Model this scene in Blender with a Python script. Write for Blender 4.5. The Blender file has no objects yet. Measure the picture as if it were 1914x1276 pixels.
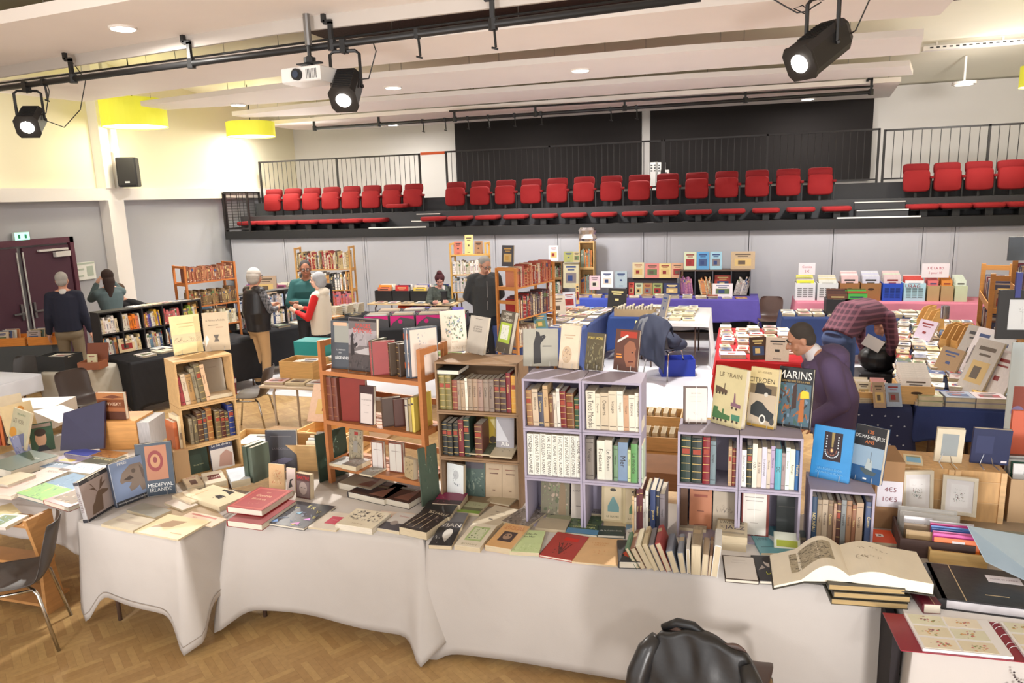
import bpy, math, random
from mathutils import Matrix, Vector
C = bpy.context.scene
COL = C.collection
rnd = random.Random(7)
PI = math.pi

# ---------------------------------------------------------------- camera
FPX = 1370.0
EYE = Vector((0, 0, 2.75))
def _d(u, v): return Vector((u-957, 638-v, -FPX)).normalized()
_X = -_d(-3680, 520); _Y = _d(1369, 353); _Y = (_Y - _X*_X.dot(_Y)).normalized(); _Z = _X.cross(_Y)
ROT = Matrix((_X, _Y, _Z))
cam_data = bpy.data.cameras.new('camera'); cam = bpy.data.objects.new('camera', cam_data); COL.objects.link(cam)
cam_data.sensor_width = 36; cam_data.lens = 36*FPX/1914; cam_data.clip_start = 0.05; cam_data.clip_end = 200
cam.matrix_world = Matrix.Translation(EYE) @ ROT.to_4x4()
C.camera = cam
# a photo point (1914x1276 frame) on a real plane of the room
def ray(u, v): return ROT @ Vector((u-957, 638-v, -FPX))
def PZ(u, v, h): r = ray(u, v); return EYE + r*((h-EYE.z)/r.z)
def PY(u, v, y): r = ray(u, v); return EYE + r*(y/r.y)
def PX(u, v, x): r = ray(u, v); return EYE + r*(x/r.x)

# ---------------------------------------------------------------- light and exposure
C.view_settings.view_transform = 'Standard'; C.view_settings.look = 'None'
C.view_settings.gamma = 1; C.view_settings.use_curve_mapping = False
C.view_settings.exposure = 0.62
w = bpy.data.worlds.new('World'); C.world = w; w.use_nodes = True
w.node_tree.nodes['Background'].inputs[0].default_value = (1.0, 0.98, 0.97, 1)
w.node_tree.nodes['Background'].inputs[1].default_value = 1.15
def lamp(name, kind, loc, power, color=(1, .96, .9), size=.2, target=None, angle=60, blend=.3):
    d = bpy.data.lights.new(name, kind); d.energy = power; d.color = color
    if kind == 'AREA': d.shape = 'DISK'; d.size = size
    elif kind == 'SPOT': d.spot_size = math.radians(angle); d.spot_blend = blend; d.shadow_soft_size = size
    else: d.shadow_soft_size = size
    o = bpy.data.objects.new(name, d); COL.objects.link(o); o.location = loc
    if target is not None: o.rotation_euler = (Vector(target)-Vector(loc)).to_track_quat('-Z', 'Y').to_euler()
    return o
# stage lamps hung above the stage edge, behind and beside the photographer
lamp('stage_light', 'SPOT', (-3.2, -3.5, 4.6), 230, (1, .98, .97), .25, (-2.5, 5, .5), 75, .6)
lamp('stage_light', 'SPOT', (2.6, -3.5, 4.6), 230, (1, .98, .97), .25, (0.8, 5, .5), 75, .6)

# ceiling spots over the middle of the hall, lighting the pale floor and the tables
lamp('ceiling_spot', 'SPOT', (-1.0, 9.7, 4.3), 700, (1, .97, .94), .2, (-.6, 9.3, 0), 95, .7)
lamp('ceiling_spot', 'SPOT', (3.2, 9.8, 4.3), 450, (1, .97, .94), .2, (2.2, 9.4, 0), 95, .7)
lamp('ceiling_spot', 'SPOT', (-6.8, 9.9, 4.3), 500, (1, .96, .9), .2, (-7.2, 10.2, 0), 95, .7)
lamp('ceiling_spot', 'SPOT', (-3.5, 12.2, 4.3), 420, (1, .97, .94), .25, (-3.5, 13.8, .8), 110, .8)
lamp('ceiling_spot', 'SPOT', (2.0, 12.2, 4.3), 420, (1, .97, .94), .25, (2.0, 13.8, .8), 110, .8)
lamp('ceiling_spot', 'SPOT', (-9.2, 12.2, 4.3), 300, (1, .97, .94), .25, (-9.0, 14, .8), 110, .8)
lamp('wall_wash', 'SPOT', (-10.4, 8.0, 4.4), 60, (1, .95, .8), .1, (-11.4, 9.8, 4.0), 100, .8)

lamp('gallery_fill', 'SPOT', (4.8, 15.4, 3.2), 130, (1, .97, .9), .2, (4.2, 12.5, 5.3), 130, .9)  # added spots without fixtures, lifting the dim ceiling and back wall
lamp('gallery_fill', 'SPOT', (4.2, 13.6, 4.4), 170, (1, .96, .92), .2, (4.6, 18, 3.7), 100, .9)
lamp('gallery_fill', 'SPOT', (-9.5, 15.2, 3.2), 70, (1, .97, .9), .2, (-8.5, 12.5, 5.3), 130, .9)
# unseen spots added low behind the camera as fill for the ceiling panels
lamp('uplight_fill', 'SPOT', (-3.0, -2.0, .5), 800, (1, .96, .93), .4, (-4.5, 7.5, 4.6), 62, .9)
lamp('uplight_fill', 'SPOT', (2.0, -2.0, .5), 800, (1, .96, .93), .4, (-.5, 9, 4.6), 62, .9)

# ---------------------------------------------------------------- materials
def lin(c):
    def f(x):
        x = x/255.0
        return x/12.92 if x <= .04045 else ((x+.055)/1.055)**2.4
    return (f(c[0]), f(c[1]), f(c[2]), 1)
_m = {}
def M(col, rough=.6, kind='plain', **k):
    key = (tuple(col), rough, kind, tuple(sorted(k.items())))
    if key in _m: return _m[key]
    m = bpy.data.materials.new(kind+'_'+'%02x%02x%02x' % tuple(int(c) for c in col)); m.use_nodes = True
    nt = m.node_tree; N = nt.nodes; L = nt.links; b = N['Principled BSDF']
    b.inputs['Base Color'].default_value = lin(col); b.inputs['Roughness'].default_value = rough
    if kind == 'metal': b.inputs['Metallic'].default_value = 1
    if kind == 'emit':
        b.inputs['Emission Color'].default_value = lin(col); b.inputs['Emission Strength'].default_value = k.get('s', 5)
    if kind == 'clear':
        b.inputs['Transmission Weight'].default_value = .9; b.inputs['Roughness'].default_value = .05
    if kind in ('paper', 'cover', 'fabric', 'wood', 'paint', 'leather', 'pages'):
        tc = N.new('ShaderNodeTexCoord'); mp = N.new('ShaderNodeMapping'); L.new(tc.outputs['Object'], mp.inputs[0])
        nz = N.new('ShaderNodeTexNoise'); L.new(mp.outputs[0], nz.inputs['Vector'])
        sc = {'paper': 9, 'cover': 14, 'fabric': 3, 'wood': 6, 'paint': 1.2, 'leather': 9, 'pages': 40}[kind]
        nz.inputs['Scale'].default_value = k.get('sc', sc); nz.inputs['Detail'].default_value = 4
        am = k.get('am', {'paper': .06, 'cover': .10, 'fabric': .05, 'wood': .22, 'paint': .03, 'leather': .16, 'pages': .22}[kind])
        if kind == 'wood': mp.inputs['Scale'].default_value = k.get('st', (1, 1, 9))
        if kind == 'pages': mp.inputs['Scale'].default_value = (.3, 9, .3)
        mx = N.new('ShaderNodeMix'); mx.data_type = 'RGBA'
        a = lin(col); mx.inputs[6].default_value = tuple(min(1, x*(1-am*1.6)) for x in a[:3])+(1,)
        mx.inputs[7].default_value = tuple(min(1, x*(1+am)) for x in a[:3])+(1,)
        L.new(nz.outputs['Fac'], mx.inputs[0]); L.new(mx.outputs[2], b.inputs['Base Color'])
        if kind in ('fabric', 'leather'):
            n2 = N.new('ShaderNodeTexNoise'); n2.inputs['Scale'].default_value = 22 if kind == 'leather' else 160
            L.new(tc.outputs['Object'], n2.inputs['Vector'])
            bp = N.new('ShaderNodeBump'); bp.inputs['Strength'].default_value = .25
            if k.get('wr'):   # soft creases of hanging cloth
                n3 = N.new('ShaderNodeTexNoise'); n3.inputs['Scale'].default_value = 1.7; n3.inputs['Detail'].default_value = 3; n3.inputs['Distortion'].default_value = .3; L.new(tc.outputs['Object'], n3.inputs['Vector']); b3 = N.new('ShaderNodeBump'); b3.inputs['Strength'].default_value = .6; b3.inputs['Distance'].default_value = .06; L.new(n3.outputs['Fac'], b3.inputs['Height']); L.new(b3.outputs[0], bp.inputs['Normal'])
            bp.inputs['Distance'].default_value = .004 if kind == 'leather' else .002
            L.new(n2.outputs['Fac'], bp.inputs['Height']); L.new(bp.outputs[0], b.inputs['Normal'])
    _m[key] = m; return m

# ---------------------------------------------------------------- mesh building
_txt = {}
def textdata(s):
    if s in _txt: return _txt[s]
    cu = bpy.data.curves.new('t', 'FONT'); cu.body = s; cu.resolution_u = 2; cu.align_x = 'LEFT'
    o = bpy.data.objects.new('t', cu); me = bpy.data.meshes.new_from_object(o)
    vs = [tuple(v.co[:2]) for v in me.vertices]; fs = [tuple(p.vertices) for p in me.polygons]
    bpy.data.meshes.remove(me); bpy.data.objects.remove(o); bpy.data.curves.remove(cu)
    if not vs: vs = [(0, 0)]
    x0 = min(v[0] for v in vs); x1 = max(v[0] for v in vs); y0 = min(v[1] for v in vs); y1 = max(v[1] for v in vs)
    _txt[s] = ([(v[0]-(x0+x1)/2, v[1]-(y0+y1)/2) for v in vs], fs, x1-x0, max(y1-y0, .01)); return _txt[s]

class MB:
    def __init__(s): s.v = []; s.f = []; s.m = []
    def add(s, vs, fs, mi=0, mat=None):
        n = len(s.v)
        s.v += [tuple(mat @ Vector(p)) for p in vs] if mat is not None else [tuple(p) for p in vs]
        s.f += [tuple(i+n for i in f) for f in fs]; s.m += [mi]*len(fs); return s
    def box(s, a, b, mi=0, mat=None):
        x0, y0, z0 = a; x1, y1, z1 = b
        vs = [(x0, y0, z0), (x1, y0, z0), (x1, y1, z0), (x0, y1, z0), (x0, y0, z1), (x1, y0, z1), (x1, y1, z1), (x0, y1, z1)]
        return s.add(vs, [(0, 3, 2, 1), (4, 5, 6, 7), (0, 1, 5, 4), (1, 2, 6, 5), (2, 3, 7, 6), (3, 0, 4, 7)], mi, mat)
    def rbox(s, a, b, r=.01, mi=0, mat=None):   # chamfered vertical edges and top
        x0, y0, z0 = a; x1, y1, z1 = b
        def ring(d, z): return [(x0+d+r, y0+d, z), (x1-d-r, y0+d, z), (x1-d, y0+d+r, z), (x1-d, y1-d-r, z), (x1-d-r, y1-d, z), (x0+d+r, y1-d, z), (x0+d, y1-d-r, z), (x0+d, y0+d+r, z)]
        return s.loft([ring(r*.5, z0), ring(0, z0+r*.5), ring(0, z1-r*.5), ring(r*.5, z1)], mi, mat)
    def loft(s, rings, mi=0, mat=None, closed=True, caps=True):
        n = len(rings[0]); vs = [p for r in rings for p in r]; fs = []
        for i in range(len(rings)-1):
            for j in range(n if closed else n-1):
                k = (j+1) % n; fs.append((i*n+j, i*n+k, (i+1)*n+k, (i+1)*n+j))
        if caps and closed: fs.append(tuple(range(n-1, -1, -1))); fs.append(tuple((len(rings)-1)*n+j for j in range(n)))
        return s.add(vs, fs, mi, mat)
    def prism(s, poly, axis, a, b, mi=0, mat=None):   # polygon in the two other axes
        def P(p, h): return (h, p[0], p[1]) if axis == 'x' else ((p[0], h, p[1]) if axis == 'y' else (p[0], p[1], h))
        return s.loft([[P(p, a) for p in poly], [P(p, b) for p in poly]], mi, mat)
    def tube(s, pts, r, n=8, mi=0, mat=None, caps=True):
        pts = [Vector(p) for p in pts]; rings = []; prev = None
        for i, p in enumerate(pts):
            t = (pts[min(i+1, len(pts)-1)]-pts[max(i-1, 0)]).normalized()
            if prev is None: u = t.orthogonal().normalized()
            else: u = (prev - t*prev.dot(t)).normalized()
            prev = u; q = t.cross(u); rr = r[i] if isinstance(r, (list, tuple)) else r
            rings.append([tuple(p+u*math.cos(2*PI*k/n)*rr+q*math.sin(2*PI*k/n)*rr) for k in range(n)])
        return s.loft(rings, mi, mat, caps=caps)
    def cyl(s, c, r, h, n=24, mi=0, mat=None, r2=None):
        r2 = r if r2 is None else r2
        return s.loft([[(c[0]+math.cos(2*PI*k/n)*q, c[1]+math.sin(2*PI*k/n)*q, c[2]+z) for k in range(n)] for q, z in ((r, 0), (r2, h))], mi, mat)
    def ell(s, c, r, mi=0, mat=None, nu=14, nv=9):
        vs = []; fs = []
        for i in range(nv+1):
            ph = PI*i/nv
            for j in range(nu):
                th = 2*PI*j/nu; vs.append((c[0]+r[0]*math.sin(ph)*math.cos(th), c[1]+r[1]*math.sin(ph)*math.sin(th), c[2]+r[2]*math.cos(ph)))
        for i in range(nv):
            for j in range(nu):
                k = (j+1) % nu; fs.append((i*nu+j, (i+1)*nu+j, (i+1)*nu+k, i*nu+k))
        return s.add(vs, fs, mi, mat)
    def text(s, t, cx, cy, h, maxw, mi, tf):
        vs, fs, w_, h_ = textdata(t); k = h/h_; kx = k
        if w_*k > maxw: kx = maxw/w_
        return s.add([tf(cx+v[0]*kx, cy+v[1]*k) for v in vs], fs, mi)
    def mesh(s, name, mats, smooth=False):
        me = bpy.data.meshes.new(name); me.from_pydata(s.v, [], s.f)
        for m in (mats if isinstance(mats, (list, tuple)) else [mats]): me.materials.append(m)
        me.polygons.foreach_set('material_index', s.m)
        if smooth: me.polygons.foreach_set('use_smooth', [True]*len(me.polygons))
        me.update(); return me
    def build(s, name, mats, parent=None, smooth=False, mat=None):
        o = bpy.data.objects.new(name, s.mesh(name, mats, smooth)); COL.objects.link(o)
        if parent is not None: o.parent = parent
        if mat is not None: o.matrix_basis = mat
        if smooth == 'auto':
            pass
        return o
_labels = {}
def tag(o, label, cat, group=None):
    if label in _labels and not group: print('DUPLABEL', label)
    _labels[label] = _labels.get(label, 0)+1
    o['label'] = label; o['category'] = cat
    if group: o['group'] = group
    return o
def thing(name, label, cat, mat, group=None):
    o = bpy.data.objects.new(name, None); COL.objects.link(o); o.empty_display_size = .1
    o.matrix_basis = mat if isinstance(mat, Matrix) else Matrix.Translation(Vector(mat)); return tag(o, label, cat, group)
def structure(o): o['kind'] = 'structure'; return o
def frame(x, z, org):   # matrix from the local x and z axes
    x = Vector(x).normalized(); z = Vector(z); z = (z-x*z.dot(x)).normalized(); y = z.cross(x)
    m = Matrix((x, y, z)).transposed().to_4x4(); m.translation = Vector(org); return m
def TR(x, y, z, rz=0): return Matrix.Translation((x, y, z)) @ Matrix.Rotation(rz, 4, 'Z')
NAMES = [('black', (30, 30, 32)), ('dark grey', (75, 75, 78)), ('grey', (128, 128, 128)), ('light grey', (188, 188, 188)), ('white', (238, 238, 236)),
 ('cream', (232, 220, 192)), ('beige', (200, 182, 150)), ('tan', (170, 135, 95)), ('brown', (110, 72, 45)), ('dark brown', (62, 42, 32)),
 ('dark red', (115, 28, 30)), ('red', (200, 40, 38)), ('orange', (228, 125, 45)), ('yellow', (232, 205, 80)), ('olive', (120, 115, 60)),
 ('green', (80, 140, 70)), ('dark green', (36, 62, 45)), ('pale green', (190, 215, 160)), ('teal', (60, 135, 140)), ('pale blue', (165, 195, 220)),
 ('blue', (60, 105, 175)), ('navy blue', (35, 45, 85)), ('purple', (95, 70, 140)), ('mauve', (165, 140, 170)), ('pink', (225, 150, 165))]
def cname(c): return min(NAMES, key=lambda n: sum((a-b)**2 for a, b in zip(n[1], c)))[0]
ORD = ['first', 'second', 'third', 'fourth', 'fifth', 'sixth', 'seventh', 'eighth', 'ninth', 'tenth', 'eleventh', 'twelfth', 'thirteenth', 'fourteenth', 'fifteenth', 'sixteenth', 'seventeenth', 'eighteenth', 'nineteenth', 'twentieth', 'twenty-first', 'twenty-second', 'twenty-third', 'twenty-fourth', 'twenty-fifth', 'twenty-sixth', 'twenty-seventh', 'twenty-eighth', 'twenty-ninth', 'thirtieth', 'thirty-first', 'thirty-second', 'thirty-third', 'thirty-fourth', 'thirty-fifth', 'thirty-sixth']
def ordi(i): return ORD[i] if i < len(ORD) else 'far'

# ---------------------------------------------------------------- books
PAGE = M((204, 188, 158), .85, 'pages'); WPAGE = M((222, 213, 196), .85, 'pages')
def art_mesh(o, art, tf, W, H, eps, name='cover_print'):
    """flat print on a face: tf(x,y,depth) maps face metres to local"""
    if not art: return
    mb = MB(); mats = []; tb = MB(); tmats = []
    def mi(c, ms):
        m = M(c, .55, 'paper') if not isinstance(c, bpy.types.Material) else c
        if m not in ms: ms.append(m)
        return ms.index(m)
    k = 1
    for a in art:
        e = eps*k; k += 1
        if a[0] == 'r': 
            _, u0, v0, u1, v1, c = a; mb.add([tf(u0*W, v0*H, e), tf(u1*W, v0*H, e), tf(u1*W, v1*H, e), tf(u0*W, v1*H, e)], [(0, 1, 2, 3)], mi(c, mats))
        elif a[0] == 'e':
            _, cu, cv, ru, rv, c = a; mb.add([tf((cu+ru*math.cos(2*PI*i/20))*W, (cv+rv*math.sin(2*PI*i/20))*H, e) for i in range(20)], [tuple(range(20))], mi(c, mats))
        elif a[0] == 'p':
            mb.add([tf(u*W, v*H, e) for u, v in a[1]], [tuple(range(len(a[1])))], mi(a[2], mats))
        elif a[0] == 't':
            _, s, cu, cv, hv, c = a[:6]; mw = (a[6] if len(a) > 6 else .9)*W
            tb.text(s, cu*W, cv*H, hv*H, mw, mi(c, tmats), lambda x, y: tf(x, y, e))
        elif a[0] == 'tv':   # text running down or up the face
            _, s, cu, cv, hw, c = a[:6]; mh = (a[6] if len(a) > 6 else .9)*H; sg = a[7] if len(a) > 7 else 1
            tb.text(s, 0, 0, hw*W, mh, mi(c, tmats), lambda x, y: tf(cu*W+y*sg, cv*H-x*sg, e))
        elif a[0] == 's':    # speckled picture made of many small strokes
            _, u0, v0, u1, v1, cs, n, seed = a; q = random.Random(seed)
            for _i in range(n):
                cu = q.uniform(u0, u1); cv = q.uniform(v0, v1); ru = q.uniform(.02, .09)*(u1-u0); rv = q.uniform(.01, .06)*(v1-v0); an = q.uniform(0, PI)
                pts = []
                for i in range(7):
                    x = ru*math.cos(2*PI*i/7)*q.uniform(.6, 1.2); y = rv*math.sin(2*PI*i/7)*q.uniform(.6, 1.2)
                    pts.append((min(u1, max(u0, cu+x*math.cos(an)-y*math.sin(an))), min(v1, max(v0, cv+x*math.sin(an)+y*math.cos(an)))))
                mb.add([tf(u*W, v*H, e+eps*.01*_i) for u, v in pts], [tuple(range(7))], mi(q.choice(cs), mats))
    if mb.v: mb.build(name, mats, o)
    if tb.v: tb.build('lettering', tmats, o)

def book(mat, w, h, t, col, label, art=None, spine=None, group=None, hard=True, name='book', pages=None, cat='book', rough=.45, mat2=None, spcol=None):
    """near book: root is the cover; local x = width (spine at -w/2), z = height, front cover faces -y, base z=0"""
    cm = mat2 or M(col, rough, 'cover'); b = MB(); ct = .0025 if hard else .0008
    o_ = .003 if hard else 0.0
    b.box((-w/2, -t/2, 0), (w/2, -t/2+ct, h)); b.box((-w/2, t/2-ct, 0), (w/2, t/2, h))
    if hard and t > .02:   # rounded spine
        n = 6; pts = [(-w/2-math.sin(PI*i/n)*t*.14, -t/2*math.cos(PI*i/n)) for i in range(n+1)]+[(-w/2+ct, t/2-ct), (-w/2+ct, -t/2+ct)]
        b.prism(pts, 'z', 0, h, 1)
    else: b.box((-w/2-.0005, -t/2, 0), (-w/2+ct, t/2, h), 1)
    o = b.build(name, [cm, M(spcol, rough, 'cover') if spcol else cm], None, mat=mat); tag(o, label, cat, group)
    pb = MB().box((-w/2+ct+.0002, -t/2+ct+.0001, o_), (w/2-o_, t/2-ct-.0001, h-o_)); pb.build('page_block', pages or (PAGE if not hard else WPAGE), o)
    art_mesh(o, art, lambda x, y, e: (-w/2+x, -t/2-e, y), w, h, .00018)
    if spine:
        off = t*.14 if hard and t > .02 else .0006
        art_mesh(o, spine, lambda x, y, e: (-w/2-off*1.02-e, t/2-x, y), t, h, .00018, 'spine_label')
    return o
# small or distant book: unit mesh shared by its copies, scaled to size
_ub = {}
def unit_book(col, style):
    k = (tuple(col), style)
    if k in _ub: return _ub[k]
    q = random.Random(str(k)); b = MB()
    vs = [(-.5, -.5, 0), (.5, -.5, 0), (.5, .5, 0), (-.5, .5, 0), (-.5, -.5, 1), (.5, -.5, 1), (.5, .5, 1), (-.5, .5, 1)]
    b.add(vs, [(0, 1, 5, 4), (2, 3, 7, 6), (3, 0, 4, 7)], 0)
    vs2 = [(x*.985-.004, y*.8, .012 if z == 0 else .988) for x, y, z in vs]; b.add(vs2, [(0, 3, 2, 1), (4, 5, 6, 7), (1, 2, 6, 5)], 1)
    b.add([(-.5, -.5, 0), (.5, -.5, 0), (.5, -.4, 0), (-.5, -.4, 0), (-.5, -.5, 1), (.5, -.5, 1), (.5, -.4, 1), (-.5, -.4, 1)], [(0, 3, 2, 1), (4, 5, 6, 7), (1, 2, 6, 5)], 0)
    b.add([(-.5, .4, 0), (.5, .4, 0), (.5, .5, 0), (-.5, .5, 0), (-.5, .4, 1), (.5, .4, 1), (.5, .5, 1), (-.5, .5, 1)], [(0, 3, 2, 1), (4, 5, 6, 7), (1, 2, 6, 5)], 0)
    dark = sum(col) < 330; ink = q.choice([(228, 205, 140), (230, 228, 215), (190, 150, 80)]) if dark else q.choice([(45, 40, 40), (130, 30, 30), (40, 60, 110), (90, 75, 60)])
    def sp(y0, z0, y1, z1, m, e=.504): b.add([(-e, y1, z0), (-e, y0, z0), (-e, y0, z1), (-e, y1, z1)], [(0, 1, 2, 3)], m)
    def fr(x0, z0, x1, z1, m, e=.53): b.add([(x0, -e, z0), (x1, -e, z0), (x1, -e, z1), (x0, -e, z1)], [(0, 1, 2, 3)], m)
    c3 = q.choice([(150, 40, 40), (60, 80, 120), (90, 110, 70), (200, 170, 110), (120, 110, 110), (215, 205, 190)])
    if style == 0:      # gilt bands
        for z in (.12, .16, .3, .47, .64, .8, .92): sp(-.5, z, .5, z+.012, 2)
        sp(-.4, .68, .4, .78, 3)
    elif style == 1:    # printed title down the spine
        for i in range(9): sp(-.18, .28+i*.05, .2, .28+i*.05+.03, 2)
        sp(-.3, .06, .3, .12, 3)
    elif style == 2:
        sp(-.5, .72, .5, .9, 3)
        for i in range(5): sp(-.2, .3+i*.07, .22, .3+i*.07+.04, 2)
    else:
        sp(-.4, .78, .4, .8, 2); sp(-.4, .7, .4, .72, 2); sp(-.3, .12, .3, .15, 2)
    fr(-.32, .8, .32, .87, 2); fr(-.22, .7, .22, .74, 2)
    if style != 3: fr(-.34, .2, .34, .6, 3); fr(-.2, .28, .1, .5, 2, .55)
    else: fr(-.1, .4, .1, .5, 2); fr(-.18, .08, .18, .11, 2)
    me = b.mesh('book', [M(col, .5, 'cover'), PAGE, M(ink, .5), M(c3, .5)]); _ub[k] = me; return me
def sbook(mat, w, h, t, col, label, style=None, group=None, name='book', cat='book'):
    col = tuple(min(255, int(round(c/8)*8)) for c in col)
    if style is None: style = rnd.randrange(4)
    o = bpy.data.objects.new(name, unit_book(col, style)); COL.objects.link(o)
    o.matrix_basis = mat @ Matrix.Diagonal((w, t, h, 1)); return tag(o, label, cat, group)
OLD = [(118, 84, 62), (96, 62, 48), (150, 118, 88), (72, 52, 42), (128, 40, 38), (60, 70, 52), (176, 152, 118), (46, 42, 44), (140, 100, 60), (205, 190, 160), (90, 88, 84)]
MIX = [(226, 218, 200), (205, 190, 165), (236, 232, 224), (150, 50, 45), (60, 80, 120), (190, 120, 70), (84, 100, 76), (40, 44, 52), (215, 195, 140), (120, 120, 125), (175, 160, 150), (230, 225, 215), (95, 130, 150)]
PALE = [(236, 230, 216), (226, 214, 190), (214, 196, 160), (240, 238, 232), (222, 222, 220), (205, 186, 160), (190, 176, 160), (226, 206, 196), (170, 160, 150)]
VIV = [(200, 50, 45), (230, 225, 215), (240, 140, 50), (70, 80, 160), (235, 232, 225), (230, 200, 90), (60, 120, 90), (225, 218, 200), (150, 70, 110), (40, 50, 90), (236, 234, 230), (215, 120, 90)]
# spines-out row on a shelf.  org = left end of the row at the board's front edge, ax = direction of the row
def shelf_row(org, ax, width, hmax, pal, place, group, depth=.14, tmin=.014, tmax=.035, lean=0, specs=None, setback=.015, near=False, side='left', name='book'):
    org = Vector(org); ax = Vector(ax).normalized(); up = Vector((0, 0, 1)); inn = up.cross(ax)   # inward
    x = 0; i = 0
    while True:
        if specs is not None:
            if i >= len(specs): break
            t, h, col = specs[i][:3]; ex = specs[i][3] if len(specs[i]) > 3 else None
            if ex == 'gap': x += t; specs = specs[:i]+specs[i+1:]; continue
        else:
            t = rnd.uniform(tmin, tmax); h = hmax*rnd.uniform(.72, .97); col = rnd.choice(pal); ex = None
        if x+t > width+.002: break
        ln = lean if not callable(lean) else lean(i)
        z_ = up.copy(); rot = Matrix.Rotation(ln, 4, -inn); base = org + ax*(x+t/2) + inn*(setback+rnd.uniform(0, .012))
        dp = min(depth, h*.72)
        m = frame(inn, up, base+inn*(dp/2))    # local -x (spine) looks outwards
        m = Matrix.Translation(base) @ Matrix.Rotation(ln, 4, inn) @ Matrix.Translation(-base) @ m
        lab = '%s %s, %s from %s %s' % (cname(col), name.replace('_', ' '), ordi(i), side, place)
        if near:
            ink = (225, 200, 130) if sum(col) < 330 else (50, 42, 40)
            if ex and ex[0] == 'T': sp = [('tv', ex[1:], .5, .5, .55, ink, .92)]
            elif ex == 'G': sp = [('r', .08, z, .92, z+.012, (205, 175, 105)) for z in (.08, .25, .42, .6, .78, .93)]+[('r', .15, .64, .85, .75, (150, 60, 40))]
            else: sp = [('r', .1, .9, .9, .91, ink), ('tv', rnd.choice(['Histoire', 'Oeuvres', 'Voyages', 'Memoires', 'Contes']), .5, .6, .45, ink, .4), ('r', .1, .1, .9, .115, ink)]
            book(m, dp, h, t, col, lab, spine=sp, group=group, hard=sum(col) < 420)
        else: sbook(m, dp, h, t, col, lab, group=group, name=name, cat=name.replace('_', ' '))
        x += t+.001+abs(math.sin(ln))*.0; i += 1
# a book lying on its back: three corners of its cover in the photo, top face at height z
def flat(BL, BR, TL, z, t, col, label, art=None, **k):
    a = PZ(*BL, z); b = PZ(*BR, z); c = PZ(*TL, z); x = (b-a); w_ = x.length; x.normalize()
    y = Vector((-x.y, x.x, 0)); h_ = max(.05, (c-a).dot(y)); o = (a+b)/2; o.z = z-t/2
    return book(frame(x, y, o), w_, h_, t, col, label, art, **k)
# a book standing face out
def stand(BL, BR, TL, zb, tilt, t, col, label, art=None, easel=None, yb=None, fn=None, **k):
    a = PZ(*BL, zb) if yb is None else PY(*BL, yb); b = PZ(*BR, zb) if yb is None else PY(*BR, yb); a.z = b.z = zb if zb is not None else a.z
    x = b-a; x.z = 0; w_ = x.length; x.normalize(); n = Vector((-x.y, x.x, 0))     # inward
    up = (Vector((0, 0, 1))*math.cos(tilt)+n*math.sin(tilt)); nor = up.cross(x)
    r = ray(*TL); h_ = abs(((EYE + r*((a-EYE).dot(nor)/r.dot(nor)))-a).dot(up))
    m = frame(x, up, (a+b)/2 + nor*(t/2))
    if fn: return fn(m, w_, h_, t)
    o = book(m, w_, h_, t, col, label, art, **k)
    if easel:
        c0 = (a+b)/2; s = w_*.27; e = MB(); r_ = .0013
        for sg in (-1, 1):
            p = c0+x*s*sg; f_ = -n
            e.tube([p+f_*.012+up*.035, p+f_*.014+Vector((0, 0, .0025)), p+n*.09+Vector((0, 0, .0025)), p+n*.03+up*h_*.45], r_, 5)
        e.tube([c0-x*s-n*.014+Vector((0, 0, .003)), c0+x*s-n*.014+Vector((0, 0, .003))], r_, 5)
        tag(e.build('wire_book_stand', M((170, 165, 158), .3, 'metal')), easel, 'book stand')
    return o

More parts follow.
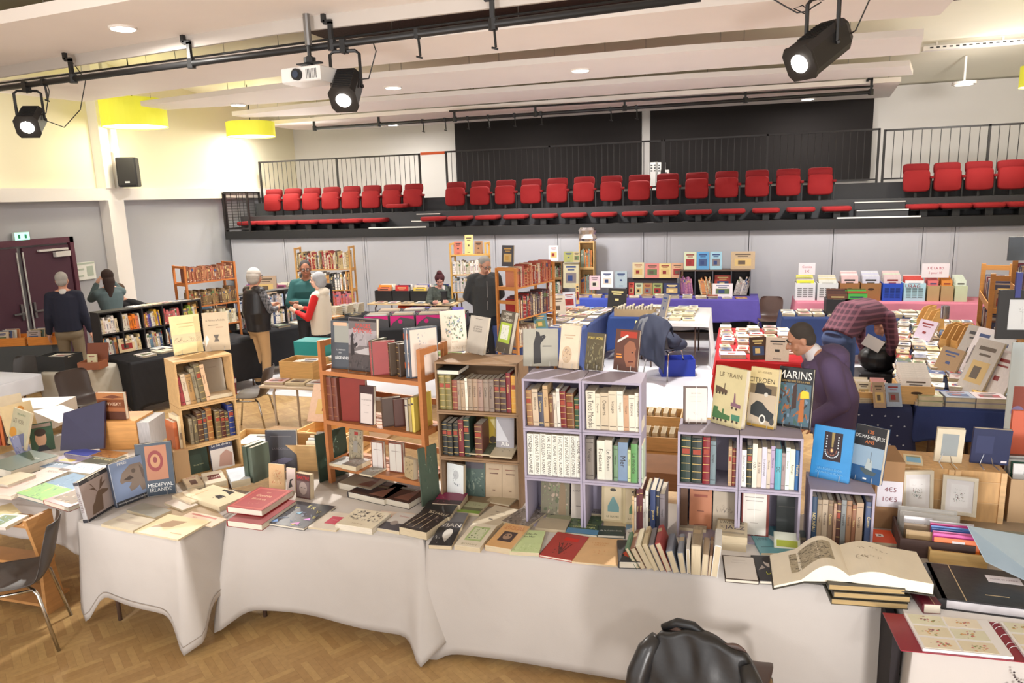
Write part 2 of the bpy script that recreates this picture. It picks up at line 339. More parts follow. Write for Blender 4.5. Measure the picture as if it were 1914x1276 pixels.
# ================================================================ the room
XL, XR, YB, YF = -11.4, 6.4, 18.0, -2.6
CREAM = M((240, 232, 205), .8, 'paint'); WHITE = M((238, 232, 226), .6, 'paint'); GREYW = M((172, 172, 176), .85, 'paint')
BLK = M((24, 23, 24), .55); BLKM = M((30, 30, 31), .45); DGREY = M((58, 58, 60), .6)
CHROME = M((200, 198, 195), .18, 'metal'); STEEL = M((150, 150, 150), .35, 'metal')
def parquet():
    m = bpy.data.materials.new('parquet'); m.use_nodes = True; nt = m.node_tree; N = nt.nodes; L = nt.links; b = N['Principled BSDF']
    tc = N.new('ShaderNodeTexCoord'); sep = N.new('ShaderNodeSeparateXYZ')
    mp = N.new('ShaderNodeMapping'); mp.inputs['Rotation'].default_value = (0, 0, .62); mp.inputs['Scale'].default_value = (4.5, 4.5, 4.5)
    L.new(tc.outputs['Object'], mp.inputs[0]); L.new(mp.outputs[0], sep.inputs[0])
    def mth(op, a, b_=None, c=None):
        n = N.new('ShaderNodeMath'); n.operation = op
        for i, v in enumerate((a, b_, c)):
            if v is None: continue
            if isinstance(v, (int, float)): n.inputs[i].default_value = v
            else: L.new(v, n.inputs[i])
        return n.outputs[0]
    fx = mth('FLOOR', sep.outputs[0]); fy = mth('FLOOR', sep.outputs[1]); par = mth('FLOORED_MODULO', mth('ADD', fx, fy), 2.0)
    sx = mth('FRACT', mth('MULTIPLY', sep.outputs[0], 1)); sy = mth('FRACT', sep.outputs[1])
    t = mth('ADD', mth('MULTIPLY', sx, par), mth('MULTIPLY', sy, mth('SUBTRACT', 1.0, par)))
    strip = mth('FLOOR', mth('MULTIPLY', t, 5.0)); edge = mth('FRACT', mth('MULTIPLY', t, 5.0))
    cb = N.new('ShaderNodeCombineXYZ'); L.new(fx, cb.inputs[0]); L.new(fy, cb.inputs[1]); L.new(strip, cb.inputs[2])
    wn = N.new('ShaderNodeTexWhiteNoise'); L.new(cb.outputs[0], wn.inputs['Vector'])
    cr = N.new('ShaderNodeValToRGB'); e = cr.color_ramp.elements
    e[0].position = 0; e[0].color = lin((176, 138, 88)); e[1].position = 1; e[1].color = lin((198, 162, 106)); k = e.new(.5); k.color = lin((187, 150, 98))
    L.new(wn.outputs['Value'], cr.inputs[0])
    nz = N.new('ShaderNodeTexNoise'); nz.inputs['Scale'].default_value = 7; nz.inputs['Detail'].default_value = 6; L.new(mp.outputs[0], nz.inputs['Vector'])
    mx = N.new('ShaderNodeMix'); mx.data_type = 'RGBA'; mx.blend_type = 'MULTIPLY'; mx.inputs[0].default_value = .35
    L.new(cr.outputs[0], mx.inputs[6]); L.new(nz.outputs['Fac'], mx.inputs[7])
    gap = mth('LESS_THAN', edge, .035); m2 = N.new('ShaderNodeMix'); m2.data_type = 'RGBA'; L.new(mth('MULTIPLY', gap, .5), m2.inputs[0])
    L.new(mx.outputs[2], m2.inputs[6]); m2.inputs[7].default_value = lin((95, 65, 38)); L.new(m2.outputs[2], b.inputs['Base Color'])
    b.inputs['Roughness'].default_value = .5; return m
structure(MB().box((XL-.3, YF-1.5, -.2), (XR+.3, YB+.3, 0)).build('floor', parquet()))
structure(MB().box((XL, 8.97, 0.0), (XR, 14.6, .004)).build('floor_2', M((214, 214, 218), .42, 'paint')))
structure(MB().box((XL-.3, YF, 0), (XL, YB+.3, 2.93)).build('wall_left', GREYW))
structure(MB().box((XL-.3, YF, 2.93), (XL, YB+.3, 6.2)).build('wall_left_upper', CREAM))
structure(MB().box((XL, YF, 2.92), (XL+.2, 16.6, 3.14)).build('trim_1', WHITE))
structure(MB().box((XL, 11.25, 0), (XL+.22, 11.62, 2.92)).build('pillar', WHITE))
structure(MB().box((XL, 11.25, 3.14), (XL+.22, 11.45, 5.4)).box((XL, 11.53, 3.14), (XL+.22, 11.66, 5.4)).build('pillar', WHITE))
structure(MB().box((XL-.3, YB, 0), (XR+.3, YB+.3, 4.79)).build('wall_back', M((214, 210, 206), .8, 'paint')))
structure(MB().box((XR, YF, 0), (XR+.3, YB+.3, 6.2)).build('wall_right', CREAM))
bm = MB().add([(XL-.3, YB+.3, 4.79), (XR+.3, YB+.3, 4.79), (XR+.3, 10.5, 5.6), (XL-.3, 10.5, 5.6), (XR+.3, YF, 5.6), (XL-.3, YF, 5.6),
               (XL-.3, YB+.3, 5.9), (XR+.3, YB+.3, 5.9), (XR+.3, YF, 5.9), (XL-.3, YF, 5.9)], [(0, 1, 2, 3), (3, 2, 4, 5), (6, 9, 8, 7), (0, 6, 7, 1), (5, 4, 8, 9)])
structure(bm.build('ceiling', M((250, 244, 226), .8, 'paint')))
# dark acoustic tiles over the middle of the hall and an olive duct over the stage
dm = M((82, 58, 58), .9, 'cover', sc=30, am=.5)
structure(MB().box((-6.2, 7.0, 5.27), (3.2, 12.5, 5.33)).build('ceiling_tiles', dm))
structure(MB().box((-10.5, 6.6, 5.3), (-7.2, 8.9, 5.42)).build('ceiling_duct', M((125, 118, 95), .7, 'paint')))
structure(MB().prism([(8.9, 5.25), (9.25, 5.25), (9.25, 5.6), (8.9, 5.6)], 'x', XL, XR, 0).build('beam', CREAM))
# black acoustic panels on the back wall
for i, (x0, x1) in enumerate(((-6.72, -2.07), (-1.87, 2.86))):
    tag(MB().box((x0, 17.9, 2.85), (x1, 17.98, 4.66)).build('acoustic_panel', M((34, 30, 30), .95, 'fabric')), ['narrower black acoustic panel on the back wall', 'wide black acoustic panel on the back wall ending near the right gallery gate'][i], 'wall panel')
# grey double door
PURP = M((72, 36, 52), .5, 'paint')
d = thing('door_1', 'dark plum double door with lever handles in the grey side wall', 'door', (XL+.02, 9.42, 0)); structure(d)
for y0, y1 in ((-1.12, -.02), (.02, .98)):
    l = MB().box((0, y0+.03, .01), (.05, y1-.03, 2.17)).build('door_leaf', PURP, d)
    MB().box((.05, y1-.14 if y0 < 0 else y0+.06, .98), (.08, y1-.1 if y0 < 0 else y0+.1, 1.25), 0).box((.08, y1-.3 if y0 < 0 else y0+.06, 1.08), (.11, y1-.1 if y0 < 0 else y0+.26, 1.11)).build('handle', STEEL, l)
    MB().box((.05, y1-.06 if y0 < 0 else y0+.01, .1), (.065, y1-.04 if y0 < 0 else y0+.03, 2.1)).build('vertical_rod', M((190, 188, 184), .5), l)
MB().box((0, -1.2, 0), (.07, -1.09, 2.3)).box((0, .98, 0), (.07, 1.06, 2.3)).box((0, -1.2, 2.2), (.07, 1.06, 2.3)).build('door_frame', M((88, 44, 58), .5), d)
MB().box((.05, .32, 2.08), (.1, .9, 2.115)).box((.05, .62, 1.97), (.12, .92, 2.06)).build('door_closer', M((205, 200, 196), .5), d)
e = thing('exit_sign', 'small green and white illuminated exit sign above the plum door', 'sign', (XL+.03, 9.5, 2.36))
MB().box((0, -.14, -.07), (.05, .14, .07)).build('housing', M((210, 230, 225), .4), e)
MB().box((.05, -.13, -.06), (.055, .13, .06)).build('sign_face', M((150, 240, 205), .4, 'emit', s=1.2), e)
mb = MB()
for s_ in (-1, 1): mb.box((.055, -.02+s_*.06, -.035), (.057, .02+s_*.06, .03)).cyl((.057, s_*.06, .04), .014, .001, 8)
mb.build('pictogram', M((40, 150, 100), .5), e)
wbd = thing('notice_board', 'white paper notice board on grey wall between door and pillar', 'notice board', (XL+.01, 10.66, 1.66))
MB().box((0, -.25, -.16), (.03, .25, .16)).build('board', M((222, 222, 214), .6), wbd)
MB().box((.03, -.24, .12), (.034, .24, .15)).box((.03, -.2, .02), (.034, .0, .05)).box((.03, -.2, -.1), (.034, -.02, -.07)).box((.03, .06, -.1), (.034, .2, .08)).build('printed_notice', M((170, 180, 165), .7), wbd)
sp = thing('loudspeaker', 'black wall loudspeaker above the white ledge near the pillar', 'loudspeaker', Matrix.Translation(PX(240, 322, -10.95)) @ Matrix.Rotation(.55, 4, 'Z'))
MB().rbox((-.17, -.16, -.27), (.17, .18, .27), .03).build('cabinet', BLK, sp)
MB().rbox((-.15, -.175, -.24), (.15, -.155, .25), .01).build('grille', M((52, 50, 50), .9, 'fabric'), sp)
MB().box((-.04, -.182, -.2), (.04, -.176, -.17)).build('badge', M((220, 220, 220), .4), sp)
MB().tube([(0, .15, -.1), (-.1, .35, -.1), (-.3, .4, -.1)], .02).build('wall_bracket', BLK, sp)
wl = thing('wall_lamp', 'small bright wall lamp just above the loudspeaker', 'lamp', PX(216, 281, -11.1))
MB().ell((0, 0, 0), (.06, .06, .06)).build('bulb', M((255, 240, 205), .4, 'emit', s=14), wl); MB().box((-.3, -.03, -.03), (-.05, .03, .03)).build('wall_bracket', WHITE, wl)

# ---------------------------------------------------------------- grey partition panels below the seating
xs = [-11.2, -10.45]
PANG = M((172, 172, 177), .6, 'paint'); px_ = [430, 530, 680, 797, 925, 1042, 1203, 1247, 1400, 1558, 1725, 1785, 1914]
xsp = [PY(u, 440, 14.6).x for u in px_]; xsp[-1] = 6.3
for i in range(len(xsp)-1):
    o = MB().box((xsp[i]+.006, 14.6, .33), (xsp[i+1]-.006, 14.63, 2.0)).box((xsp[i]+.05, 14.594, .4), (xsp[i]+.062, 14.6, 1.96)).box((xsp[i+1]-.062, 14.594, .4), (xsp[i+1]-.05, 14.6, 1.96)).box((xsp[i]+.05, 14.594, 1.948), (xsp[i+1]-.05, 14.6, 1.96)).build('partition_panel', PANG)
    tag(o, 'grey partition panel under the seating, %s from the left' % ordi(i), 'panel', 'grey partition panels under the seating')
structure(MB().box((-11.2, 14.66, 0), (6.35, 15.2, .33)).build('plinth', BLK))
structure(MB().box((-11.2, 14.64, .33), (6.35, 17.9, 1.98)).build('platform_base', DGREY))
CARP = M((66, 66, 68), .95, 'fabric')
structure(MB().box((-11.2, 14.5, 1.98), (6.35, 15.2, 2.16)).build('platform_1', BLK))
structure(MB().box((-11.2, 15.12, 2.16), (6.35, 15.75, 2.48)).build('platform_2', CARP))
structure(MB().box((-11.2, 15.75, 2.1), (6.35, YB, 2.78)).build('platform_3', CARP))
# steps in the aisles
for i, u0 in enumerate((770, 1600)):
    X0 = PY(u0, 400, 14.8).x; dx = .55 if i == 0 else .85
    for k in range(2):
        s_ = thing('aisle_step', '%s carpeted aisle step with pale nosing, %s' % (['lower', 'upper'][k], ['beside the group of seats near the side wall', 'between the last two groups of red seats'][i]), 'step', (X0+dx/2, 14.9+k*.3, 2.16+k*.14))
        MB().box((-dx/2, -.15, 0), (dx/2, .3, .13)).build('tread', CARP, s_); MB().box((-dx/2, -.165, .12), (dx/2, -.12, .14)).build('nosing', M((215, 212, 205), .5), s_)
for i, (u0, u1, v) in enumerate(((688, 795, 419), (1565, 1722, 402), (1330, 1410, 408), (700, 745, 414))):
    a = PY(u0, v, 14.49); b_ = PY(u1, v, 14.49)
    if i < 2: tag(MB().box((a.x, 14.5, 2.161), (b_.x, 14.54, 2.185)).build('step_nosing', M((222, 220, 214), .5)), ['pale strip along the black platform edge left of the long seat row', 'long pale strip on the platform edge below the right aisle'][i], 'step edge')

# ---------------------------------------------------------------- red tip-up seats
REDF = M((148, 22, 26), .85, 'fabric'); RED2 = M((134, 16, 22), .85, 'fabric')
def pad(w, h, t, mi, mb, mat):   # soft cushion
    rings = []
    for k, (s, y) in enumerate(((.9, 0), (1, .25), (1, .75), (.92, 1))):
        pts = []
        for i in range(16):
            a = 2*PI*i/16; cx = math.copysign(abs(math.cos(a))**.35, math.cos(a)); cz = math.copysign(abs(math.sin(a))**.35, math.sin(a))
            pts.append((cx*w/2*s, (y-.5)*t, cz*h/2*s))
        rings.append(pts)
    mb.loft(rings, mi, mat)
def seat(mat, label, group):
    s = thing('theatre_seat', label, 'theatre seat', mat, group)
    a = MB(); pad(.44, .2, .09, 0, a, Matrix.Translation((0, .1, .46)) @ Matrix.Rotation(-.12, 4, 'X')); a.build('backrest', RED2, s, True)
    a = MB(); pad(.45, .4, .1, 0, a, Matrix.Translation((0, 0, .24)) @ Matrix.Rotation(-.14, 4, 'X')); a.build('tip_up_seat', REDF, s, True)
    a = MB(); pad(.06, .05, .16, 0, a, Matrix.Translation((.245, -.02, .3))); a.build('armrest', RED2, s, True)
    MB().box((-.02, 0, -.06), (.02, .06, .1)).box((.235, 0, -.06), (.26, .05, .28)).build('bracket', BLK, s); return s
def dup(r, mat, label, group):
    n = r.copy(); COL.objects.link(n); n.matrix_basis = mat; tag(n, label, r['category'], group)
    for ch in r.children:
        c = ch.copy(); COL.objects.link(c); c.parent = n
        for g in ch.children: q = g.copy(); COL.objects.link(q); q.parent = c
    return n
proto = None
for gi, (u0, u1, n, nm) in enumerate(((507, 770, 8, 'in the upper group near the side wall'), (850, 1533, 14, 'in the upper centre row'), (1712, 1890, 4, 'in the upper group right of the aisle'))):
    a = PY(u0, 350, 15.4).x; b_ = PY(u1, 345, 15.4).x
    for i in range(n):
        m = TR(a+(b_-a)*i/(n-1), 15.4, 2.54); lb = 'folded red seat, %s from left %s' % (ordi(i), nm)
        if proto is None: proto = seat(m, lb, 'upper row of red tip-up seats')
        else: dup(proto, m, lb, 'upper row of red tip-up seats')
if True:   # one seat of the first group stands open
    m = TR(PY(745, 372, 15.25).x, 15.2, 2.62); o = MB(); pad(.46, .44, .09, 0, o, Matrix.Rotation(PI/2, 4, 'X')); o = o.build('seat_cushion', REDF, None, True, m); tag(o, 'red seat cushion tipped down at the aisle end of the first group', 'seat cushion')
proto2 = None
for gi, (u0, u1, v, n, nm) in enumerate(((470, 705, 408, 7, 'near the side wall'), (812, 1562, 395, 14, 'at the centre'), (1722, 1905, 386, 4, 'right of the aisle'))):
    a = PY(u0, v, 14.95).x; b_ = PY(u1, v, 14.95).x
    for i in range(n):
        m = TR(a+(b_-a)*i/(n-1), 14.9, 2.33); lb = 'level red seat, %s from left in the lower row %s' % (ordi(i), nm)
        if proto2 is None:
            proto2 = thing('folded_seat', lb, 'theatre seat', m, 'lower row of folded red seats')
            o = MB(); pad(.5, .46, .09, 0, o, Matrix.Rotation(PI/2, 4, 'X')); o.build('seat_cushion', REDF, proto2, True)
            MB().box((-.06, -.15, -.17), (.06, .1, -.03)).box((-.2, -.1, -.07), (.2, .1, -.03)).build('bracket', BLK, proto2)
        else: dup(proto2, m, lb, 'lower row of folded red seats')
# ---------------------------------------------------------------- railings
RAIL = M((38, 34, 34), .5)
def railing(x0, x1, y, z0, z1, step, label, mesh=False, x=None):
    L_ = abs(x1-x0); t = thing('railing', label, 'railing', (x0, y, z0) if x is None else (x, x0, z0)); t.rotation_euler = (0, 0, 0 if x is None else PI/2)
    H_ = z1-z0
    MB().box((0, -.02, H_-.035), (L_, .02, H_)).build('top_rail', RAIL, t); MB().box((0, -.015, .05), (L_, .015, .08)).build('bottom_rail', RAIL, t)
    for q in [0, L_] + ([L_/2] if L_ > 2.5 else []): MB().box((q-.02, -.02, 0), (q+.02, .02, H_)).build('post', RAIL, t)
    n = int(L_/step); b = MB()
    for i in range(1, n): b.cyl((i*L_/n, 0, .06), .007, H_-.08, 6)
    b.build('baluster_infill', RAIL, t)
    if mesh:
        b = MB()
        for i in range(1, 14): b.box((0, -.003, i*H_/14), (L_, .003, i*H_/14+.006))
        b.build('wire_mesh', RAIL, t)
railing(-11.15, -6.9, 16, 2.78, 3.78, .125, 'black vertical bar railing behind the seats near the side wall')
railing(-6.24, -1.42, 16, 2.78, 3.8, .125, 'black vertical bar railing in front of the narrower black panel')
railing(-1.38, 2.68, 16, 2.78, 3.8, .125, 'black vertical bar railing in front of the wider black panel')
railing(2.78, 6.3, 16, 2.78, 3.77, .155, 'black railing with wide spaced bars behind the right seats')
railing(-11.2, -10.55, 14.55, 2.15, 3.05, .2, 'short black mesh guard rail at the platform corner', True)
railing(14.6, 15.9, 0, 2.16, 3.06, .2, 'black mesh guard rail along the platform end by the side wall', True, x=-11.18)
tag(MB().box((-6.86, 15.98, 3.74), (-6.27, 16.02, 3.8)).build('barrier_tape', M((232, 98, 40), .5)), 'orange tape strung across the gap in the gallery railing', 'tape')
for i, (u, v) in enumerate(((1222, 312), (1236, 312), (1243, 326))):
    pz = PY(u, v, 17.2)
    o = thing('air_vent_block', ['perforated grey block, left of two upper ones on the gallery', 'perforated grey block, right of two upper ones on the gallery', 'perforated grey block lying lower on the gallery'][i], 'block', (pz.x, 17.2, 2.78))
    MB().box((-.09, -.1, 0), (.09, .1, pz.z-2.78+.1)).build('body', M((198, 196, 194), .7), o)
    b = MB()
    for a in range(2):
        for c_ in range(3): b.box((-.06+a*.07, -.103, pz.z-2.78-.1+c_*.06), (-.02+a*.07, -.1, pz.z-2.78-.07+c_*.06))
    b.build('hole_pattern', DGREY, o)

# ---------------------------------------------------------------- hanging ceiling panels, pipes, downlights
def cloud(near, far, z, th, label):
    o = thing('ceiling_panel', label, 'ceiling panel', (0, 0, z), 'white hanging ceiling panels'); b = MB(); n = len(near)
    vs = [(x, y, 0) for x, y in near]+[(x, y, 0) for x, y in reversed(far)]; m = len(vs)
    lo = [(x, y, 0) for x, y, _ in vs]; hi = [(x, y, th) for x, y, _ in vs]
    fs = []
    k = len(near)
    for i in range(k-1): fs += [(i, 2*k-1-i, 2*k-2-i, i+1), (m+i, m+i+1, m+2*k-2-i, m+2*k-1-i)]
    for i in range(m): j = (i+1) % m; fs.append((i, j, m+j, m+i))
    b.add(lo+hi, fs); b.build('panel_board', M((250, 242, 236), .7, 'paint'), o)
    xs_ = [near[0][0]+.4+i*1.55 for i in range(int((near[-1][0]-near[0][0])/1.55)+1)]
    for x in xs_:
        y = near[1][1]+.25; MB().cyl((x, y, th), .0035, 5.58-max(0, y-10.5)*.1038-z-th, 5).build('suspension_wire', STEEL, o)
    return o
Z0 = 4.5
cloud([(-12, 6.6), (-9.0, 6.25), (-5.2, 5.85), (-1, 5.8), (2.2, 6.0)], [(-12, 8.0), (-9.1, 7.7), (-4.6, 7.05), (-1, 6.9), (2.2, 7.0)], 4.6, .12, 'white hanging ceiling panel nearest the stage, above the long black pipe')
b = MB(); fp = [(-12, 8.0), (-9.1, 7.7), (-4.6, 7.05), (-1, 6.9), (2.2, 7.0)]; b.loft([[(x, y, 4.47) for x, y in fp]+[(x, y+.04, 4.47) for x, y in fp[::-1]], [(x, y, 4.62) for x, y in fp]+[(x, y+.04, 4.62) for x, y in fp[::-1]]]); o = [q for q in COL.objects if q.name == 'ceiling_panel'][0]; b.build('downstand_edge', M((196, 188, 180), .7, 'paint'), o).location = (0, 0, -4.6)
cloud([(-10.5, 8.45), (-7, 8.2), (-4.35, 8.05), (-.5, 7.9), (2.0, 7.95)], [(-10.26, 10.08), (-7.4, 9.6), (-4.73, 9.27), (-.57, 9.14), (2.08, 9.33)], Z0, .08, 'white hanging ceiling panel just behind the long black pipe')
cloud([(-9.9, 10.95), (-7.5, 10.5), (-5.23, 10.2), (-.63, 10.2), (2.18, 10.5)], [(-10.0, 11.6), (-8.0, 11.8), (-6.1, 11.9), (-.73, 11.8), (2.43, 11.9)], Z0, .08, 'white hanging ceiling panel with three downlights, third from the stage')
cloud([(-9.58, 13.0), (-8, 12.7), (-6.43, 12.5), (-.78, 12.6), (2.54, 13.0)], [(-9.58, 13.4), (-8.6, 13.7), (-7.68, 13.85), (-.86, 13.9), (2.81, 14.1)], Z0, .08, 'white hanging ceiling panel second from the back wall')
cloud([(-10.2, 14.85), (-8, 14.7), (-6.4, 14.68), (-.78, 14.68), (2.79, 14.9)], [(-10.2, 16.2), (-9.3, 16.9), (-7.5, 17.0), (-1.04, 17.05), (3.06, 17.4)], Z0, .08, 'white hanging ceiling panel nearest the back wall')
DL = [((230, 55), 4.6, 'on the panel nearest the stage'), ((735, 165), Z0, 'middle one on the third panel'), ((1085, 133), Z0, 'right one on the third panel'), ((445, 197), Z0, 'left one on the third panel'),
      ((735, 234), Z0, 'left on the rear panel behind the far pipe'), ((965, 217), Z0, 'above the narrower black wall panel'), ((1225, 200), Z0, 'above the gap between black wall panels'), ((1510, 186), Z0, 'right on the rear panel above the wider black panel'), ((486, 241), Z0, 'hanging below the farther yellow lampshade')]
for (u, v), z, nm in DL:
    p = PZ(u, v, z-.02); o = thing('downlight', 'round bright downlight, %s' % nm, 'ceiling light', p)
    MB().cyl((0, 0, 0), .14, .02, 28).build('trim_ring', WHITE, o); MB().cyl((0, 0, -.004), .115, .004, 28).build('lens', M((255, 250, 240), .4, 'emit', s=9), o)
    if 'farther' in nm: MB().cyl((0, 0, .02), .006, 5.58-max(0, p.y-10.5)*.1038-p.z, 6).build('cord', WHITE, o)
    lamp('downlight_lamp', 'AREA', p-Vector((0, 0, .03)), 42, (1, .95, .88), .22, p-Vector((0, 0, 2)))
p = PY(1802, 155, 16); o = thing('pendant_light', 'flat round light on a pole at far right under the ceiling', 'ceiling light', p)
MB().cyl((0, 0, -.03), .2, .05, 28).build('housing', WHITE, o); MB().cyl((0, 0, .02), .02, 4.98-p.z, 8).build('pole', WHITE, o); MB().cyl((0, 0, -.036), .15, .005, 28).build('lens', M((255, 250, 240), .4, 'emit', s=3), o)
o = thing('cable_tray', 'long white perforated cable tray under the ceiling at right', 'cable tray', (0, 0, 0)); a = PY(1725, 90, 15); b_ = PY(1990, 68, 15)
MB().box((a.x, 14.95, a.z-.05), (b_.x, 15.1, a.z+.02)).build('tray', WHITE, o); b = MB()
for i in range(26): b.box((a.x+.1+i*.1, 14.94, a.z-.02), (a.x+.15+i*.1, 14.95, a.z+.0))
b.build('slot_pattern', DGREY, o)
for k in (.2, 1.2, 2.2): MB().box((a.x+k, 15.0, a.z+.02), (a.x+k+.03, 15.03, 5.15)).build('hanger', WHITE, o)
# pipes
def pipe(p0, p1, r, label, hang, clamps, second=None):
    o = thing('lighting_pipe', label, 'lighting pipe', (0, 0, 0)); p0 = Vector(p0); p1 = Vector(p1)
    MB().tube([p0, p1], r, 10).build('pipe', BLKM, o, True)
    for t, h in hang:
        q = p0.lerp(p1, t); MB().box((q.x-.02, q.y-.03, q.z), (q.x+.02, q.y+.01, q.z+.22)).box((q.x-.07, q.y-.03, q.z+.2), (q.x+.02, q.y+.01, q.z+.24)).box((q.x-.09, q.y-.03, q.z+.22), (q.x-.05, q.y+.01, q.z+h)).cyl((q.x, q.y, q.z-.05), .045, .1, 8).build('hanger', BLKM, o)
    for t in clamps:
        q = p0.lerp(p1, t); MB().box((q.x-.02, q.y-.035, q.z-.04), (q.x+.02, q.y+.035, q.z+.045)).tube([q+Vector((.01, 0, -.03)), q+Vector((.02, 0, -.2))], .013, 6).tube([q+Vector((-.02, 0, -.2)), q+Vector((.04, 0, -.22))], .01, 6).build('hook_clamp', BLKM, o)
    return o
A0 = PZ(-60, 173, 4.3); A1 = PZ(1310, -5, 4.3)
def onA(u): 
    best = min((abs(0 if False else (lambda q: ((ROT.transposed() @ (q-EYE)).x*FPX/-(ROT.transposed() @ (q-EYE)).z+957))(A0.lerp(A1, t/200))-u), t/200) for t in range(201)); return best[1]
pipe(A0, A1, .035, 'long black lighting pipe carrying the lamps nearest the stage', [(onA(u), .32) for u in (135, 360, 620, 925)], [onA(u) for u in (80, 780, 922)])
pipe(A0+Vector((0, .25, .12)), A1+Vector((0, .25, .12)), .012, 'thin black cable bar running just behind the long near pipe', [], [])
B0 = PZ(588, 240, 4.35); B1 = PZ(1628, 172, 4.35)
pipe(B0, B1, .035, 'shorter black lighting pipe near the back of the hall', [(t, .18) for t in (.0, .14, .295, .45, .61, .81, 1.0)], [.23, .275, .32, .36, .41, .46, .585, .63])
pipe(PZ(847, 210, 4.46)-Vector((0, .22, 0)), PZ(1628, 164, 4.46)-Vector((0, .22, 0)), .02, 'thin black bar fixed above the rear lighting pipe', [], [])
# spotlights
def spotlight(hangp, aim, label, yaw_len=.36, lensr=.075, power=220, droop=.42, twist=0):
    hp = Vector(hangp); c = hp - Vector((0, 0, droop)); t = thing('stage_spotlight', label, 'spotlight', hp)
    fw = (Vector(aim)-c).normalized(); side = fw.cross(Vector((0, 0, 1))).normalized(); up = side.cross(fw)
    m = Matrix((side, fw, up)).transposed().to_4x4(); m.translation = c-hp
    W = .13; b = MB(); Lh = yaw_len/2
    prof = [(-W*.75, -W), (W*.75, -W), (W, -W*.6), (W, W*.6), (W*.7, W), (-W*.7, W), (-W, W*.6), (-W, -W*.6)]
    b.loft([[(x*k, y, z*k) for x, z in prof] for y, k in ((-Lh, .8), (-Lh*.75, 1), (Lh, 1), (Lh+.01, 1.06), (Lh+.035, 1.06))], 0, m)
    b.build('lamp_housing', M((38, 36, 36), .5), t)
    b = MB()
    for i in range(9): b.box((-.09, -Lh*.5+i*.03, W), (.09, -Lh*.5+i*.03+.012, W+.008), 0, m)
    b.build('cooling_fins', BLKM, t)
    b = MB(); r_ = lensr
    b.loft([[(math.cos(2*PI*i/24)*q, Lh+.036+dy, math.sin(2*PI*i/24)*q) for i in range(24)] for q, dy in ((r_, 0), (r_*.8, .012), (r_*.3, .02))], 0, m); b.build('lens', M((255, 246, 235), .3, 'emit', s=18), t)
    b = MB(); b.tube([(-W-.03, 0, 0), (-W-.03, 0, .02)], .02, 6, 0, m)
    # yoke is vertical under the clamp
    s2 = side.copy(); cc = c-hp
    b.tube([cc+s2*(W+.02), cc+s2*(W+.02)+Vector((0, 0, droop-.1)), cc+s2*(W-.02)+Vector((0, 0, droop-.07)), cc-s2*(W-.02)+Vector((0, 0, droop-.07)), cc-s2*(W+.02)+Vector((0, 0, droop-.1)), cc-s2*(W+.02)], .017, 6)
    b.build('yoke', BLKM, t); MB().box((-.03, -.04, -.09), (.03, .04, .04)).cyl((0, 0, -.1), .012, .06, 6).build('hook_clamp', BLKM, t)
    MB().tube([m @ Vector((0, -Lh, 0)), m @ Vector((.1, -Lh-.1, -.1)), Vector((.25, 0, -.35)), Vector((.35, 0, -.1)), Vector((.3, .02, .03))], .006, 6).build('power_cable', BLKM, t)
    lamp('spotlight_beam', 'SPOT', hp-Vector((0, 0, droop))+fw*(Lh+.09), power, (1, .95, .88), .07, aim, 62, .5)
    return t
def hangat(u, dz=0): p = A0.lerp(A1, onA(u)); return (p.x, p.y, p.z)
spotlight(hangat(50), (-5.2, 2.2, .4), 'black stage spotlight hanging at the far left end of the near pipe', power=420)
spotlight(hangat(640), (-2.9, 3.2, .4), 'black stage spotlight beside the white projector', power=420)
p = PZ(1540, -25, 4.3); spotlight((p.x, p.y, p.z), (-2.6, 3.4, 1.1), 'large black stage spotlight hanging alone at upper right', power=420, droop=.45, yaw_len=.5)
o = thing('hanging_cable', 'loose black cable looped beside the upper right spotlight', 'cable', (0, 0, 0)); pts = [PY(u, v, 6.9) for u, v in ((1435, -8), (1468, 12), (1490, 24), (1512, 20), (1500, 10), (1484, 16), (1505, 26), (1518, 14), (1535, 4))]
MB().tube(pts, .006, 6).build('cable', BLKM, o)
o = thing('hanging_cable', 'black cable drooping from the near pipe past the left spotlight', 'cable', (0, 0, 0)); pts = [PY(u, v, 7.5) for u, v in ((130, 108), (160, 150), (150, 205), (120, 238), (85, 225))]
MB().tube(pts, .006, 6).build('cable', BLKM, o)
# projector
pp = PY(578, 143, 6.9); o = thing('projector', 'white ceiling projector with black lens hanging beside the spotlight', 'projector', Matrix.Translation(pp) @ Matrix.Rotation(-.12, 4, 'Z'))
MB().rbox((-.24, -.15, -.07), (.24, .2, .075), .02).build('casing', M((232, 230, 228), .4), o)
b = MB(); b.tube([(-.02, -.15, 0), (-.02, -.19, 0)], .055, 20); b.build('lens_ring', BLK, o); MB().tube([(-.02, -.19, 0), (-.02, -.195, 0)], .035, 20).build('lens_glass', M((60, 70, 90), .05), o)
b = MB()
for i in range(8): b.box((.08+i*.017, -.153, -.045), (.086+i*.017, -.15, .045))
b.build('vent_pattern', DGREY, o)
MB().cyl((0, .03, .075), .09, .03, 16).cyl((0, .03, .1), .03, .1, 10).box((-.14, -.01, .12), (.14, .06, .135)).cyl((0, .03, .135), .06, .05, 12).cyl((0, .03, .18), .02, .12, 8).build('ceiling_mount', BLKM, o)
MB().cyl((0, .03, .3), .035, .35, 10).build('pole', STEEL, o)
